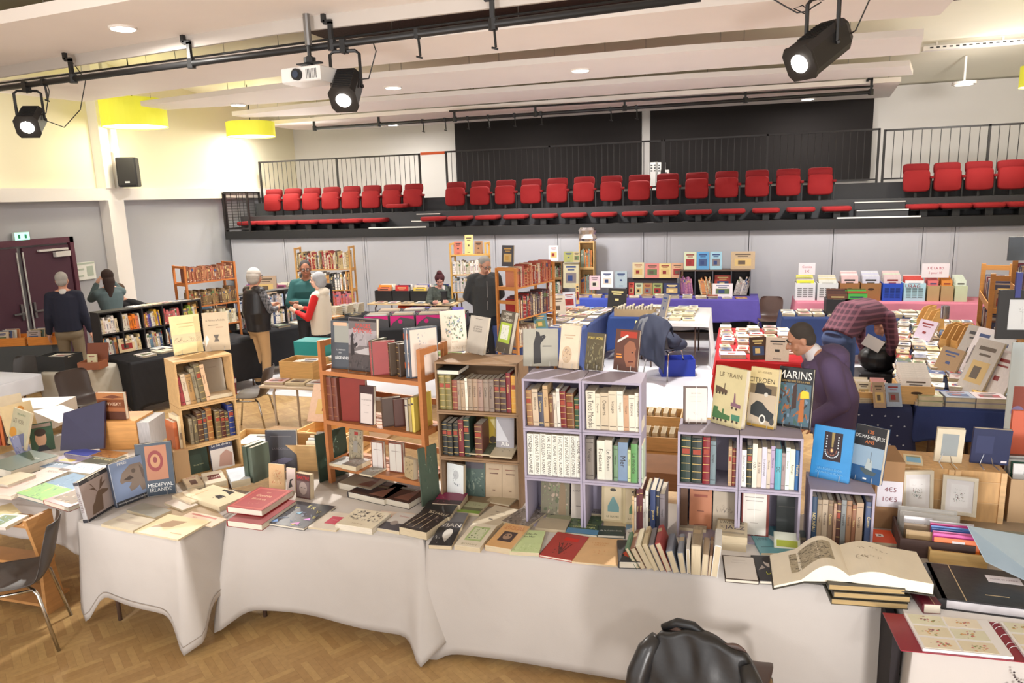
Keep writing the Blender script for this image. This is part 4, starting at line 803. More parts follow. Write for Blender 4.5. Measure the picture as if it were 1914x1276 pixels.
# low crate with spines, at right of them
Yw = 4.12; wx0 = PY(1515, 915, Yw).x; wx1 = PY(1637, 922, Yw).x
m = TR(wx0, Yw, .742); crate(m, wx1-wx0, .27, .365, .012, LIL, 'single lilac crate of faded spines below the blue necklace book', 'painted_crate', kind='paint', am=.06)
cellrow(m @ Matrix.Translation((0, 0, .0125)), .012, [(.03, .3, (44, 66, 92), 'TNOUVEAU'), (.026, .285, (150, 132, 110)), (.028, .285, (170, 152, 130)), (.028, .285, (128, 106, 86)), (.014, .27, (176, 140, 116)), (.022, .29, (84, 56, 50), G), (.026, .295, (130, 134, 134)), (.028, .29, (156, 118, 88)), (.02, .27, (140, 96, 72)), (.034, .285, (176, 148, 120)), (.01, .1, 0, 'gap'), (.034, .295, (74, 88, 120))], 'in the single lilac crate', 'faded spines in the single lilac crate', fit=wx1-wx0-.028)
zw = .742+.367
NECK = [('r', .28, .36, .74, .9, (44, 30, 36)), ('p', [(.46, .9), (.54, .9), (.52, .62), (.48, .62)], (150, 130, 80))] + [('e', .5+.17*math.cos(a), .55+.13*math.sin(a), .018, .013, (205, 216, 226)) for a in [PI*1.0+PI*i/12 for i in range(13)]] + [('e', .5+.12*math.cos(a), .56+.09*math.sin(a), .012, .01, (170, 110, 90)) for a in [PI+PI*i/9 for i in range(10)]] + [('e', .5, .56, .05, .05, (120, 80, 70)), ('e', .5, .56, .025, .03, (220, 190, 130))] + [('e', .5+s*(.15+.0), .62+i*.05, .016, .014, (215, 222, 228)) for s in (-1, 1) for i in range(5)] + [('t', 'LES ECRINS D OR', .5, .2, .04, (120, 180, 220), .7), ('t', 'DU MARCHE BLANC', .5, .13, .04, (120, 180, 220), .7)]
stand((1513, 889), (1586, 904), (1521.5, 792), zw, .2, .02, (52, 138, 200), 'bright blue book with a shell necklace picture', NECK, 'folded wire stand under the blue necklace book', rough=.3)
DEL = [('r', 0, .64, 1, 1, (34, 34, 38)), ('r', 0, 0, 1, .28, (40, 84, 130)), ('r', 0, .28, 1, .64, (140, 164, 184)), ('t', '125', .5, .9, .06, (214, 120, 60), .3), ('t', 'DELMAS-VIELJEUX', .5, .8, .08, (226, 226, 222), .95), ('t', 'ANS', .5, .72, .06, (214, 120, 60), .3), ('p', [(.3, .26), (.85, .2), (.8, .14), (.5, .14), (.34, .2)], (70, 84, 88)), ('p', [(.45, .25), (.7, .22), (.66, .4), (.52, .44)], (170, 180, 180)), ('r', .6, .36, .615, .55, (90, 96, 100)), ('r', .44, .05, .56, .08, (225, 225, 222))]
stand((1587, 893), (1643, 908), (1596, 790), zw, .2, .04, (40, 74, 110), 'DELMAS-VIELJEUX book with a grey ship on blue sea', DEL, 'folded wire stand under the ship book', rough=.3)

# ---- vertical slim books between the lilac groups
x_ = PZ(1196, 968, .742); sl = [(.01, .26, (226, 190, 140)), (.012, .25, (210, 200, 186)), (.016, .3, (86, 44, 54)), (.02, .31, (96, 50, 52)), (.014, .25, (196, 192, 186)), (.016, .3, (214, 210, 200)), (.01, .2, (44, 40, 44)), (.03, .31, (52, 66, 104), 'Tyounet'), (.022, .3, (44, 48, 62)), (.03, .29, (120, 112, 116))]
shelf_row(Vector((-.52, 4.06, .742)), (1, -.02, 0), .27, .3, MIX, 'standing unboxed between the two lilac groups', 'slim upright books between the lilac crates', near=True, specs=sl, setback=0, depth=.2)

# ---- orange slatted rack
ORW = (170, 108, 62)
p0 = Vector((-2.775, 4.45, 0)); p1 = Vector((-1.905, 4.25, 0)); ax = (p1-p0).normalized(); inn = Vector((0, 0, 1)).cross(ax)
rk = thing('book_rack', 'orange stained wooden folding rack with three slatted shelves on the middle table', 'book rack', (p0.x, p0.y, .742)); OW = M(ORW, .45, 'wood', am=.12)
fr = frame(ax, (0, 0, 1), p0); fr = Matrix.Translation(Vector((0, 0, .742))) @ fr; rk.matrix_basis = fr; Lr = (p1-p0).length; HR = 1.058
for x in (0, Lr-.028):
    for y in (0, .27):
        MB().box((x, y, 0), (x+.028, y+.045, HR)).build('post', OW, rk)
    for z in (HR-.045, .83, .465, .125): MB().box((x+.004, .045, z), (x+.024, .27, z+.04)).build('side_rung', OW, rk)
for z in (.845, .48, .145):
    s_ = MB().box((.028, .0, z-.03), (Lr-.028, .02, z))
    for i in range(5): s_.box((.028, .022+i*.058, z-.012), (Lr-.028, .07+i*.058, z))
    s_.build('slatted_shelf', OW, rk)
MB().box((.028, .3, .9), (Lr-.028, .315, .94)).box((.028, .3, .6), (Lr-.028, .315, .64)).box((.028, .3, .24), (Lr-.028, .315, .28)).build('back_rail', OW, rk)
def R_(x, y, z, tilt=0, rz=0): return fr @ Matrix.Translation((x, y, z+.001)) @ Matrix.Rotation(rz, 4, 'Z') @ Matrix.Rotation(-tilt, 4, 'X')
book(R_(.12, .1, .845, .1, .12), .15, .34, .03, (66, 70, 76), 'dark grey book with LEGENDES lettering leaning at the left of the orange rack', [('r', .2, .55, 1, .96, (140, 140, 132)), ('r', .14, .9, .9, .97, (200, 160, 130)), ('t', 'LA MAISON', .55, .4, .03, (200, 200, 200), .6), ('t', 'DES', .5, .34, .03, (200, 200, 200), .3), ('t', 'LÉGENDES', .6, .24, .07, (230, 230, 228), .75)], rough=.3, spine=[('tv', 'LA MAISON DES', .5, .5, .5, (200, 180, 150), .6)])
SCN = [('r', 0, 0, 1, 1, (104, 96, 96)), ('r', .02, .935, .98, .985, (40, 32, 34)), ('r', 0, .48, 1, .78, (150, 142, 144)), ('s', 0, .4, 1, .8, [(120, 112, 114), (170, 160, 160), (140, 130, 132), (96, 90, 92)], 40, 31), ('p', [(.2, .36), (.95, .5), (.95, .3), (.5, .3)], (170, 164, 164)), ('r', 0, 0, 1, .32, (74, 66, 66)), ('s', 0, .02, 1, .34, [(60, 54, 54), (92, 84, 80), (48, 42, 42)], 50, 32), ('t', 'IMAGES', .52, .86, .08, (196, 70, 60), .58), ('t', "D'EMPIRE", .52, .77, .09, (196, 70, 60), .66),
       ('p', [(.08, .3), (.22, .3), (.2, .5), (.16, .62), (.2, .68), (.14, .72), (.09, .66), (.08, .5)], (44, 38, 40)), ('p', [(.22, .42), (.34, .5), (.3, .54), (.2, .5)], (44, 38, 40)), ('t', 'Claude Picard', .5, .95, .018, (180, 150, 120), .9)]
book(R_(.325, .1, .845, .1), .25, .37, .03, (110, 100, 100), "large grey photo book IMAGES D'EMPIRE standing on the orange rack", SCN, rough=.3)
e = MB()
for sg in (-1, 1): q_ = Vector((.325+sg*.08, .03, .846)); e.tube([q_+Vector((0, 0, .04)), q_, q_+Vector((0, .12, 0)), q_+Vector((0, .07, .2))], .0015, 5, 0, fr)
e.tube([(.245, .03, .848), (.405, .03, .848)], .0015, 5, 0, fr); tag(e.build('wire_book_stand', M((170, 165, 158), .3, 'metal')), 'thin wire stand under the large grey photo book', 'book stand')
for x, y, w_, h_, t_, c_, lb, rz, sp in ((.475, .09, .14, .24, .03, (62, 66, 52), 'green black book end-on right of the grey photo book', 1.45, 'G'), (.53, .07, .17, .235, .035, (134, 34, 30), 'thick red spined book with brown boards on the top of the orange rack', .55, 'G'), (.63, .12, .14, .225, .035, (72, 56, 42), 'dark brown old book half open on top of the orange rack', 1.0, 'G'), (.695, .12, .14, .225, .035, (66, 52, 42), 'dark brown old book next to the two tall grey volumes', 1.25, 'G')):
    book(R_(x, y, .845, 0, rz), w_, h_, t_, c_, lb, spine=[('r', .1, z, .9, z+.012, (180, 150, 90)) for z in (.1, .25, .5, .75, .9)], mat2=None)
for x, lb in ((.735, 'tall grey volume with orange spine panels, left of two on the orange rack'), (.765, 'tall grey volume with orange spine panels and pale cover on the orange rack')):
    book(R_(x+.06, .13, .845, 0, .95), .2, .335, .024, (84, 92, 104), lb, [('r', .05, .03, .97, .97, (222, 204, 190)), ('s', .3, .4, .6, .9, [(150, 156, 164), (190, 186, 186)], 24, 3)], spine=[('r', 0, .78, 1, .9, (176, 84, 56)), ('r', 0, .2, 1, .32, (190, 96, 60)), ('r', 0, .5, 1, .52, (200, 190, 170))])
# middle shelf
for i, x in enumerate((.06, .11)): book(R_(x, .13, .48, 0, PI/2), .22, .315, .045, (106, 56, 42), ['tall leather volume at the left end of the middle rack shelf', 'tall leather volume second from the left on the middle rack shelf'][i], spine=[('r', .1, z, .9, z+.01, (160, 110, 70)) for z in (.1, .3, .6, .8)])
book(R_(.245, .07, .48, 0, .22), .2, .315, .03, (122, 40, 34), 'large dark red leather volume seen from its side on the middle rack shelf', rough=.3)
book(R_(.37, .05, .48, .1), .125, .27, .03, (58, 34, 34), 'black bound book opened on the title page LA REVANCHE', [('r', .08, .02, .92, .8, (200, 188, 182)), ('t', 'LA REVANCHE', .5, .64, .035, (90, 80, 80), .7), ('r', .3, .5, .7, .51, (150, 140, 136)), ('r', .35, .3, .65, .31, (150, 140, 136))])
book(R_(.55, .1, .48, 0, .8), .13, .2, .05, (70, 52, 42), 'stubby brown book standing half open on the middle rack shelf')
book(R_(.63, .12, .48, 0, .8), .12, .195, .03, (76, 42, 32), 'stubby dark book beside the half open one on the middle rack shelf')
for i, (x, c_, h_) in enumerate(((.73, (176, 166, 150), .22), (.76, (160, 140, 96), .23), (.785, (206, 184, 84), .24))): book(R_(x, .13, .48, 0, PI/2), .2, h_, .022, c_, '%s book near the right post on the middle rack shelf' % ['grey', 'straw', 'yellow'][i], spine=[('r', .1, .8, .9, .84, (60, 50, 60))])
# bottom shelf
book(R_(.17, .12, .145, .1), .125, .24, .015, (146, 134, 110), 'ornate grey green book with red seals on the lowest rack shelf', [('s', .04, .04, .96, .96, [(120, 110, 90), (170, 158, 130), (100, 92, 78)], 60, 17), ('r', .42, .84, .7, .94, (150, 50, 44)), ('r', .4, .04, .68, .14, (150, 50, 44)), ('r', .34, .3, .66, .66, (140, 134, 124))], hard=False)
book(R_(.41, .09, .145, .03, .1), .1, .2, .03, (120, 70, 50), 'red bound small book tied shut, left of two title pages on the lowest rack shelf', [('r', .06, .04, .92, .96, (204, 196, 190)), ('r', .48, 0, .5, 1, (130, 80, 70)), ('r', .2, .7, .8, .72, (140, 130, 124))])
book(R_(.575, .09, .145, .03, .1), .115, .215, .03, (110, 60, 46), 'red bound small book tied shut, right of two title pages on the lowest rack shelf', [('r', .04, .04, .9, .96, (196, 190, 180)), ('r', .48, 0, .5, 1, (130, 80, 70)), ('r', .2, .7, .8, .72, (140, 130, 124))])
book(R_(.73, .04, .145, .08, -.3), .1, .14, .04, (176, 156, 120), 'small tan book with an engraved figure at the right of the lowest rack shelf', [('s', .1, .1, .9, .9, [(120, 104, 80), (90, 80, 64)], 26, 5)], hard=False)
for i, (x, y, w_, t_, c_) in enumerate(((.1, .07, .12, .02, (160, 156, 150)), (.235, .06, .13, .035, (140, 130, 124)), (.42, .02, .11, .012, (150, 146, 136)))):
    m = R_(x, y, .145+t_/2) @ Matrix.Rotation(-PI/2, 4, 'X') @ Matrix.Translation((0, 0, -.09)); book(m, w_, .16, t_, c_, '%s small book lying flat at the front of the lowest rack shelf' % ['left', 'middle', 'right'][i], [('s', .1, .2, .9, .8, [(90, 80, 80), (190, 186, 180), (140, 90, 80)], 20, 4+i)], hard=False)
# big books in the shade under the rack
for x, y, w_, h_, t_, c_, lb in ((.3, .02, .3, .26, .05, (150, 140, 124), 'beige album lying under the orange rack at its left'), (.48, -.07, .32, .26, .045, (46, 44, 50), 'large dark art book lying under the orange rack, left one'), (.68, -.05, .3, .3, .045, (58, 44, 44), 'large dark art book lying under the orange rack, right one')):
    m = Matrix.Translation((0, 0, 0)) @ fr @ Matrix.Translation((x, y, t_/2+.001)) @ Matrix.Rotation(-PI/2, 4, 'X') @ Matrix.Translation((0, 0, -.08)); book(m, w_, h_, t_, c_, lb, [('r', .3, .6, .7, .7, (90, 80, 60)), ('p', [(.5, .1), (.9, .1), (.8, .8)], (110, 74, 62))], rough=.2)
# tall green album leaning outside the rack, at both sides
for x, y, lb, rz in ((-.035, .1, 'tall dark green album leaning left of the orange rack', 1.35), (.9, .02, 'tall worn green folder standing between the orange rack and the dark crates', 1.3)):
    book(R_(x, y, 0, .03, rz), .26 if x < 0 else .15, .36 if x < 0 else .4, .012, (80, 94, 80) if x > 0 else (48, 62, 50), lb, [('s', .2, .1, .8, .9, [(120, 140, 120), (70, 90, 76)], 20, 8)])

# ================================================================ books lying on the front tables
TZ = .7435
def F(BL, BR, TL, t, col, label, art=None, z0=TZ, **k): return flat(BL, BR, TL, z0+t, t, col, label, art, **k)
INK = (60, 54, 52)
def T(s, cu, cv, h, c=INK, mw=.85): return ('t', s, cu, cv, h, c, mw)
# small table
HIT = [('r', .0, .9, 1, 1, (62, 62, 68)), T('LES HITTITES', .5, .95, .05, (226, 226, 222), .9), ('r', 0, 0, 1, .06, (50, 50, 56)), ('r', 0, .06, 1, .9, (176, 162, 160)), ('p', [(.18, .1), (.55, .1), (.6, .3), (.62, .44), (.8, .46), (.86, .5), (.66, .58), (.52, .58), (.42, .5), (.36, .4), (.24, .3)], (112, 92, 78)), ('p', [(.5, .56), (.36, .8), (.3, .84), (.4, .7), (.26, .72), (.44, .62)], (104, 84, 72)), ('p', [(.56, .58), (.66, .8), (.76, .86), (.7, .72), (.84, .74), (.64, .62)], (104, 84, 72))]
stand((166, 976), (219, 943), (150.5, 898.7), TZ, .12, .035, (172, 168, 168), 'book LES HITTITES with a bronze stag, standing at the edge of the small table', HIT, 'wire stand under the bronze stag book', rough=.3, spine=[('tv', 'LES HITTITES', .5, .5, .5, (90, 60, 60), .6), ('r', 0, .92, 1, 1, (62, 62, 68)), ('r', 0, 0, 1, .08, (50, 50, 56))])
PER = [('r', 0, 0, 1, 1, (120, 136, 166)), T('PERSE', .35, .94, .06, (232, 232, 228), .5), ('r', 0, 0, 1, .12, (46, 50, 58)), T('PROTO IRANIENS MEDES ACHEMENIDES', .5, .06, .03, (220, 220, 220), .9), ('p', [(.2, .55), (.3, .72), (.55, .86), (.85, .84), (.98, .6), (1, .3), (.86, .2), (.76, .2), (.72, .34), (.6, .28), (.46, .26), (.42, .36), (.52, .46), (.36, .5), (.24, .48)], (124, 110, 100)), ('p', [(.3, .56), (.5, .62), (.6, .54), (.46, .52)], (70, 60, 56)), ('e', .62, .7, .06, .05, (84, 74, 68)), ('p', [(.8, .8), (.95, .6), (.94, .36), (.84, .5)], (96, 84, 78))]
stand((220, 949), (284, 925), (204.6, 868), TZ, .12, .035, (60, 66, 78), 'book PERSE with a bronze lion head, behind the stag book', PER, 'wire stand under the bronze lion book', rough=.3)
MED = [('r', .0, 0, 1, 1, (58, 70, 84)), ('r', .25, .3, .85, .95, (168, 112, 82)), ('e', .52, .66, .22, .2, (130, 46, 44)), ('e', .52, .66, .14, .13, (176, 128, 90)), ('e', .52, .68, .06, .06, (120, 44, 44)), T('MEDIEVAL', .6, .2, .07, (224, 224, 222), .7), T('IRLANDE', .6, .11, .07, (224, 224, 222), .6)]
stand((262, 930), (329, 921), (240, 833), TZ, .12, .04, (58, 68, 80), 'book on medieval Ireland with a red manuscript page, behind the bronze lion book', MED, 'wire stand under the red manuscript book', rough=.3)
F((189, 979), (248, 991.5), (234.5, 959), .02, (206, 196, 176), 'stack of thin cream magazines at the front of the small table', [T('REVUE', .4, .8, .05, (140, 120, 120), .5), ('r', .1, .4, .9, .6, (190, 176, 160))], hard=False)
F((236, 952), (289, 967), (272, 940), .022, (150, 148, 138), 'plain grey paperback near the wire stands on the small table', hard=False)
F((251, 993), (333, 1008), (307, 959), .012, (226, 208, 168), 'large cream album with a brown printed picture on the small table', [('p', [(.12, .3), (.3, .75), (.62, .8), (.5, .45)], (168, 140, 110)), ('r', .65, .2, .9, .24, (190, 160, 120))], hard=False)
F((307, 939), (341.5, 953), (326, 925), .018, (226, 214, 204), 'small white book lying askew at the back of the small table', hard=False)
F((330, 969), (396, 984), (345, 952), .008, (222, 200, 180), 'cream magazine with red lettering under the large cream album', [('r', .1, .7, .8, .85, (190, 120, 110)), T('ART', .3, .5, .1, (190, 100, 90), .4)], z0=TZ-.002, hard=False)
F((345, 990), (420, 968), (330, 945), .004, (168, 146, 118), 'folded brown kraft paper at the right edge of the small table', hard=False, name='kraft_paper', cat='paper')
# books around the natural crates
pc = PZ(335, 762, 1.3); pd = PZ(441, 741, 1.3); axn = (pd-pc); axn.z = 0; wn = axn.length; axn.normalize(); NAT = (196, 158, 108)
print('nat width', wn, pc, pd)
nm_ = frame(axn, (0, 0, 1), (pc.x, pc.y, 0)); ncr = []
z = .742
for i, (h, lb) in enumerate(((.235, 'shaded natural wood crate resting on the table under two others'), (.31, 'natural wood crate, middle one of three, holding brown bindings'), (.35, 'natural wood crate, topmost of three, with leaning pale books'))):
    m = Matrix.Translation((0, 0, z)) @ nm_; crate(m, wn, .25, h, .014, NAT, lb); ncr.append(m @ Matrix.Translation((0, 0, .0145))); z += h+.002
zn = z
cellrow(ncr[1], .06, [(.02, .2, (150, 136, 110)), (.022, .205, (104, 92, 70)), (.032, .235, (84, 56, 38), G), (.022, .235, (76, 76, 78), G), (.03, .255, (150, 98, 52), G), (.014, .1, 0, 'gap'), (.028, .22, (110, 92, 62), G), (.026, .21, (80, 40, 32), G), (.02, .2, (84, 78, 58), G), (.034, .25, (40, 52, 110), G)], 'in the middle natural crate', 'bindings in the middle natural crate', fit=wn-.09)
cellrow(ncr[2], .025, [(.022, .215, (176, 76, 84)), (.022, .235, (206, 186, 160)), (.026, .23, (166, 128, 80)), (.022, .265, (150, 138, 112)), (.026, .295, (112, 100, 74), G), (.02, .285, (214, 176, 140))], 'in the topmost natural crate', 'leaning books in the topmost natural crate', lean=-.1, fit=wn*.5)
book(inst(ncr[2], wn*.74, .14, .03, .1), .17, .255, .012, (172, 164, 150), 'grey plastic-covered music score in the topmost natural crate', [('r', .06, .04, .94, .96, (160, 152, 138)), T('CHARTRE', .5, .76, .04, (130, 120, 110), .5)], hard=False)
stand((328, 664), (381, 656), (318, 592), zn, .12, .03, (230, 212, 160), 'cream yellow book with a harbour drawing band on top of the natural crates', [('r', 0, .28, 1, .52, (214, 196, 158)), ('s', .02, .3, .98, .44, [(120, 104, 84), (160, 140, 110)], 30, 3), ('r', .2, .78, .8, .8, (190, 170, 120)), ('r', .25, .7, .75, .715, (190, 170, 120))], 'thin wire stand under the harbour drawing book')
stand((384, 657), (431, 653), (383, 585), zn, .1, .02, (196, 176, 146), 'beige plastic wrapped brochure on top of the natural crates', [T('La Marine a la Rochelle', .5, .8, .05, (90, 76, 64), .75), ('r', .2, .66, .6, .68, (130, 112, 90)), ('r', .5, .6, .8, .615, (160, 110, 90)), ('p', [(.38, .24), (.6, .24), (.54, .32), (.6, .42), (.38, .42), (.44, .32)], (90, 80, 70)), ('p', [(.05, .1), (.2, .32), (.12, .42), (.05, .35)], (226, 216, 206))], 'thin wire stand under the beige brochure', rough=.2, hard=False)
flatm = ncr[2] @ Matrix.Translation((wn*.76, .02, .016)) @ Matrix.Rotation(-PI/2, 4, 'X'); book(flatm, .17, .14, .028, (222, 206, 180), 'thick cream book lying before the score in the topmost natural crate', hard=False)
for i, (x, c_, h_, lb) in enumerate(((-.045, (196, 108, 64), .22, 'orange spined book standing outside the natural crates'), (-.012, (226, 206, 170), .26, 'thick cream book standing outside the natural crates next to the orange spine'))):
    book(ncr[1] @ Matrix.Translation((x, .1, -.02)) @ Matrix.Rotation(PI/2+.1, 4, 'Z'), .15, h_, .03, c_, lb, spine=[('r', .1, .5, .9, .8, (176, 90, 50)) if i == 0 else ('r', .2, .3, .8, .5, (150, 130, 110))])
tag(MB().box((-.09, -.02, .0), (.02, .2, .24), 0, Matrix.Translation((0, 0, .743)) @ nm_).build('cardboard_box', M((186, 150, 110), .8, 'paper')), 'small cardboard box under the orange spined book', 'box')
for i, (x, y, w_, h_, c_, art, lb) in enumerate(((.1, .05, .15, .21, (50, 66, 54), [T('George Smith', .5, .3, .06, (180, 180, 140), .7)], 'dark green book face out in the lowest natural crate'),
    (.27, .03, .17, .215, (70, 72, 90), [('r', 0, 0, 1, .74, (196, 186, 178)), T('Le fait divers', .5, .88, .09, (226, 226, 226), .9), ('p', [(.3, .1), (.9, .05), (.95, .5), (.7, .66), (.4, .5)], (166, 130, 116))], 'book titled Le fait divers in the lowest natural crate'),
    (.43, .05, .14, .21, (66, 46, 40), [('r', .08, .05, .94, .95, (176, 168, 158)), ('r', .2, .6, .8, .62, (110, 96, 90))], 'dark bound book opened at its title page in the lowest natural crate'))):
    if x+w_/2 < wn+.06: book(inst(ncr[0], min(x, wn-.1+i*.02), y-.02*i, 0, .1), w_, h_, .02, c_, lb, art)
def on(px, py, z, rz=0): p = PZ(px, py, z); return TR(p.x, p.y, p.z, rz)
F((351, 912), (382, 905), (341, 892), .02, (222, 204, 178), 'cream paperback with a small portrait photo near the natural crates', [('r', .3, .2, .7, .6, (120, 96, 90)), T('AUTOUR', .5, .8, .08, (190, 60, 50), .6)], hard=False)
F((357, 940), (398, 925), (346, 917), .03, (220, 204, 176), 'cream booklet lying over another cream booklet near the crates', [T('OPERA', .5, .6, .07, (150, 130, 110), .6)], hard=False)
F((385, 905), (424, 897), (376, 885), .04, (226, 214, 194), 'cream book with red and black title behind the cream booklets', [('r', .2, .3, .8, .7, (120, 60, 56)), T('KANT', .5, .5, .15, (230, 220, 210), .6)], hard=False)
F((410, 947), (463, 925), (391, 908), .035, (232, 216, 184), 'cream book with black ink figures beside the red stacked books', [T('Collection', .35, .86, .06, (210, 150, 80), .6), ('p', [(.35, .3), (.6, .3), (.58, .45), (.45, .5)], (36, 34, 34)), ('p', [(.72, .3), (.95, .32), (.92, .6), (.84, .62), (.82, .45)], (36, 34, 34)), ('s', .3, .25, .65, .5, [(60, 56, 56), (200, 196, 190)], 12, 3)], hard=False)
F((432, 900), (468, 893), (420, 878), .05, (214, 222, 232), 'pale blue white booklet leaning near the shaded natural crate', hard=False)
# middle table
RT = [('r', .05, .04, .95, .96, (186, 84, 72)), ('r', .1, .08, .9, .92, (158, 44, 48)), T('Les', .5, .78, .05, (224, 180, 140), .2), T('Contes', .5, .62, .1, (224, 186, 150), .45), T('Illustres', .5, .46, .08, (224, 186, 150), .4), ('s', .36, .2, .64, .32, [(214, 150, 120)], 12, 4)]
flat((424, 972), (489, 980), (490, 928), TZ+.0425, .042, (140, 32, 38), 'lower of two thick red books stacked at the corner of the middle table')
flat((424, 946), (489, 954), (487, 909.5), TZ+.0865, .042, (158, 44, 48), 'upper thick red book with ornate gold title on the middle table', RT)
VR = [T('V', .25, .72, .1, (214, 206, 120), .1), T('E', .48, .84, .1, (214, 206, 120), .1), T('R', .62, .8, .1, (214, 206, 120), .1), T('V', .82, .66, .1, (214, 206, 120), .1), T('E', .9, .45, .1, (214, 206, 120), .1), ('s', .05, .05, .95, .6, [(80, 96, 130), (100, 110, 130)], 18, 5), ('p', [(.1, .1), (.22, .2), (.3, .1), (.2, .04)], (110, 150, 210)), ('p', [(.6, .1), (.76, .2), (.78, .08)], (196, 130, 190)), ('p', [(.74, .3), (.84, .4), (.9, .3)], (200, 120, 200)), ('p', [(.62, .08), (.7, .04), (.72, .12)], (226, 206, 110)), ('p', [(.4, .5), (.5, .6), (.52, .48)], (120, 170, 200))]
F((490, 975), (568, 987), (543, 934), .018, (74, 76, 84), 'large dark grey art review with scattered yellow letters', VR, rough=.25)
F((575, 984), (628, 991), (607, 954), .012, (228, 220, 208), 'white booklet with a bright pink square label', [('r', .35, .3, .8, .75, (214, 84, 110)), T('VERS', .57, .55, .05, (240, 200, 200), .2)], hard=False)
F((628, 978), (695, 988), (670, 950), .04, (226, 218, 196), 'thick cream book with an engraving of figures on the middle table', [('s', .08, .35, .92, .95, [(90, 84, 80), (130, 122, 112), (180, 172, 156), (60, 56, 54)], 80, 19), T('Jules Barbey', .5, .16, .06, (170, 150, 120), .6)])
F((705, 986), (746, 993), (728, 954), .022, (206, 204, 202), 'white paperback with a dark photo of a man in a cap', [('r', 0, 0, 1, .4, (66, 64, 74)), ('e', .4, .4, .16, .12, (150, 140, 136)), T('Roman', .5, .8, .07, (200, 120, 120), .6)], hard=False)
BAT = [('r', .0, 0, 1, 1, (44, 36, 36)), T('Georges', .3, .93, .04, (210, 196, 170), .4), T('BATAILLE', .6, .86, .09, (216, 204, 180), .7)] + [('p', [(.12+i*.26, .1), (.14+i*.26, .1), (.26+i*.22, .76), (.24+i*.22, .76)], (200, 186, 160)) for i in range(3)] + [('s', .06, .08, .94, .76, [(70, 60, 66), (96, 84, 84)], 30, 6)]
F((746, 984), (797, 995), (778, 945), .05, (46, 38, 38), 'thick black paperback by Georges BATAILLE with pale page edges', BAT, hard=False)
F((781, 962), (840, 966), (804, 934), .05, (36, 34, 36), 'black book titled Artaud behind the thick black paperback', [T('Artaud', .5, .82, .14, (228, 226, 222), .8), T('Fragmentations', .5, .94, .04, (180, 176, 170), .7)], hard=False)
F((808, 940), (860, 943), (822, 919), .055, (126, 30, 70), 'magenta and black paperback behind the Artaud book', [('r', 0, 0, 1, .35, (60, 40, 44)), ('s', .1, .1, .6, .8, [(96, 40, 60), (150, 60, 90)], 14, 2)], hard=False)
F((694, 972), (760, 978), (716, 954), .012, (222, 206, 192), 'pinkish card with red lettering between the dark art book and the black paperbacks', [('r', .3, .5, .8, .56, (190, 80, 70))], hard=False, name='leaflet', cat='leaflet')
stand((499, 880), (556, 880), (496, 804), TZ, .12, .03, (50, 48, 56), 'dark book LA ROCHELLE in plastic standing behind the red books', [T('LA ROCHELLE', .5, .55, .05, (110, 104, 110), .7), ('p', [(.1, .2), (.4, .1), (.9, .3), (.6, .34), (.3, .26)], (84, 80, 104)), ('r', .15, .84, .85, .86, (90, 86, 90))], rough=.2)
stand((503, 912), (532, 915), (501, 866), TZ, .12, .016, (206, 168, 124), 'old orange sketch portrait book standing behind the red books', [('s', .2, .2, .85, .9, [(190, 120, 80), (220, 190, 150), (176, 110, 76)], 40, 11)], hard=False)
stand((536, 916), (552, 918), (537, 874), TZ, .12, .014, (212, 192, 184), 'narrow pinkish book with a black bird between two portraits', [('p', [(.2, .1), (.7, .2), (.5, .4), (.8, .55), (.4, .5)], (60, 54, 54))], hard=False)
stand((554, 929), (580, 934), (552, 883), TZ, .1, .04, (84, 52, 50), 'thick paperback with a red title over a dark face photo', [('r', .05, .06, .95, .7, (110, 92, 90)), ('e', .5, .42, .28, .26, (156, 138, 130)), ('p', [(.3, .44), (.45, .46), (.44, .42)], (60, 50, 50)), ('p', [(.58, .46), (.72, .44), (.6, .42)], (60, 50, 50)), T('SARTRE', .5, .84, .13, (200, 50, 44), .9)], hard=False)
for i, (u, h_, c_) in enumerate(((478, .25, (70, 82, 70)), (487, .24, (90, 100, 88)))):
    p = PZ(u-2, 895, .75); book(TR(p.x, p.y+.02, TZ, PI/2-.25), .16, h_+.03, .045, c_, 'thick grey green book standing %s beside the dark LA ROCHELLE book' % ['at left', 'close'][i], rough=.3)
bx = PZ(590, 850, .75); t_ = tray(TR(-3.08, 4.78, TZ-.02, .1), .5, .3, .22, .012, (204, 164, 110), 'pale wooden box of white paperbacks behind the LA ROCHELLE book')
for i in range(7): sbook(TR(-3.0+i*.001, 4.66+i*.028, TZ+.0, PI+.1) @ Matrix.Rotation(.15, 4, 'X'), .16, .225+.012*(i % 3), .022, rnd.choice(PALE), '%s paperback, %s from the front in the box near the orange rack' % ('pale', ordi(i)), group='paperbacks in the pale wooden box')
# long table, front row
F((801, 1018), (844, 1020), (834, 957), .025, (92, 92, 100), 'black and white paperback VIAN with a man blowing', [('r', 0, .0, 1, .52, (40, 40, 44)), ('r', 0, .7, 1, 1, (118, 120, 128)), T('VIAN', .5, .6, .11, (236, 236, 234), .9), ('e', .55, .34, .2, .15, (206, 204, 200)), ('p', [(.45, .2), (.7, .22), (.6, .1)], (180, 178, 174)), ('s', .08, .06, .4, .3, [(190, 188, 186), (80, 80, 84)], 14, 3)], hard=False)
F((849, 1018), (897, 1024), (880, 976), .03, (230, 222, 204), 'cream paperback with a green vignette of two figures', [('r', .18, .25, .84, .86, (176, 196, 140)), ('r', .26, .32, .76, .8, (214, 220, 190)), ('s', .26, .3, .8, .84, [(120, 150, 90), (70, 84, 66), (160, 180, 120)], 24, 4), T('ROMAN', .5, .1, .06, (170, 160, 130), .6)], hard=False)
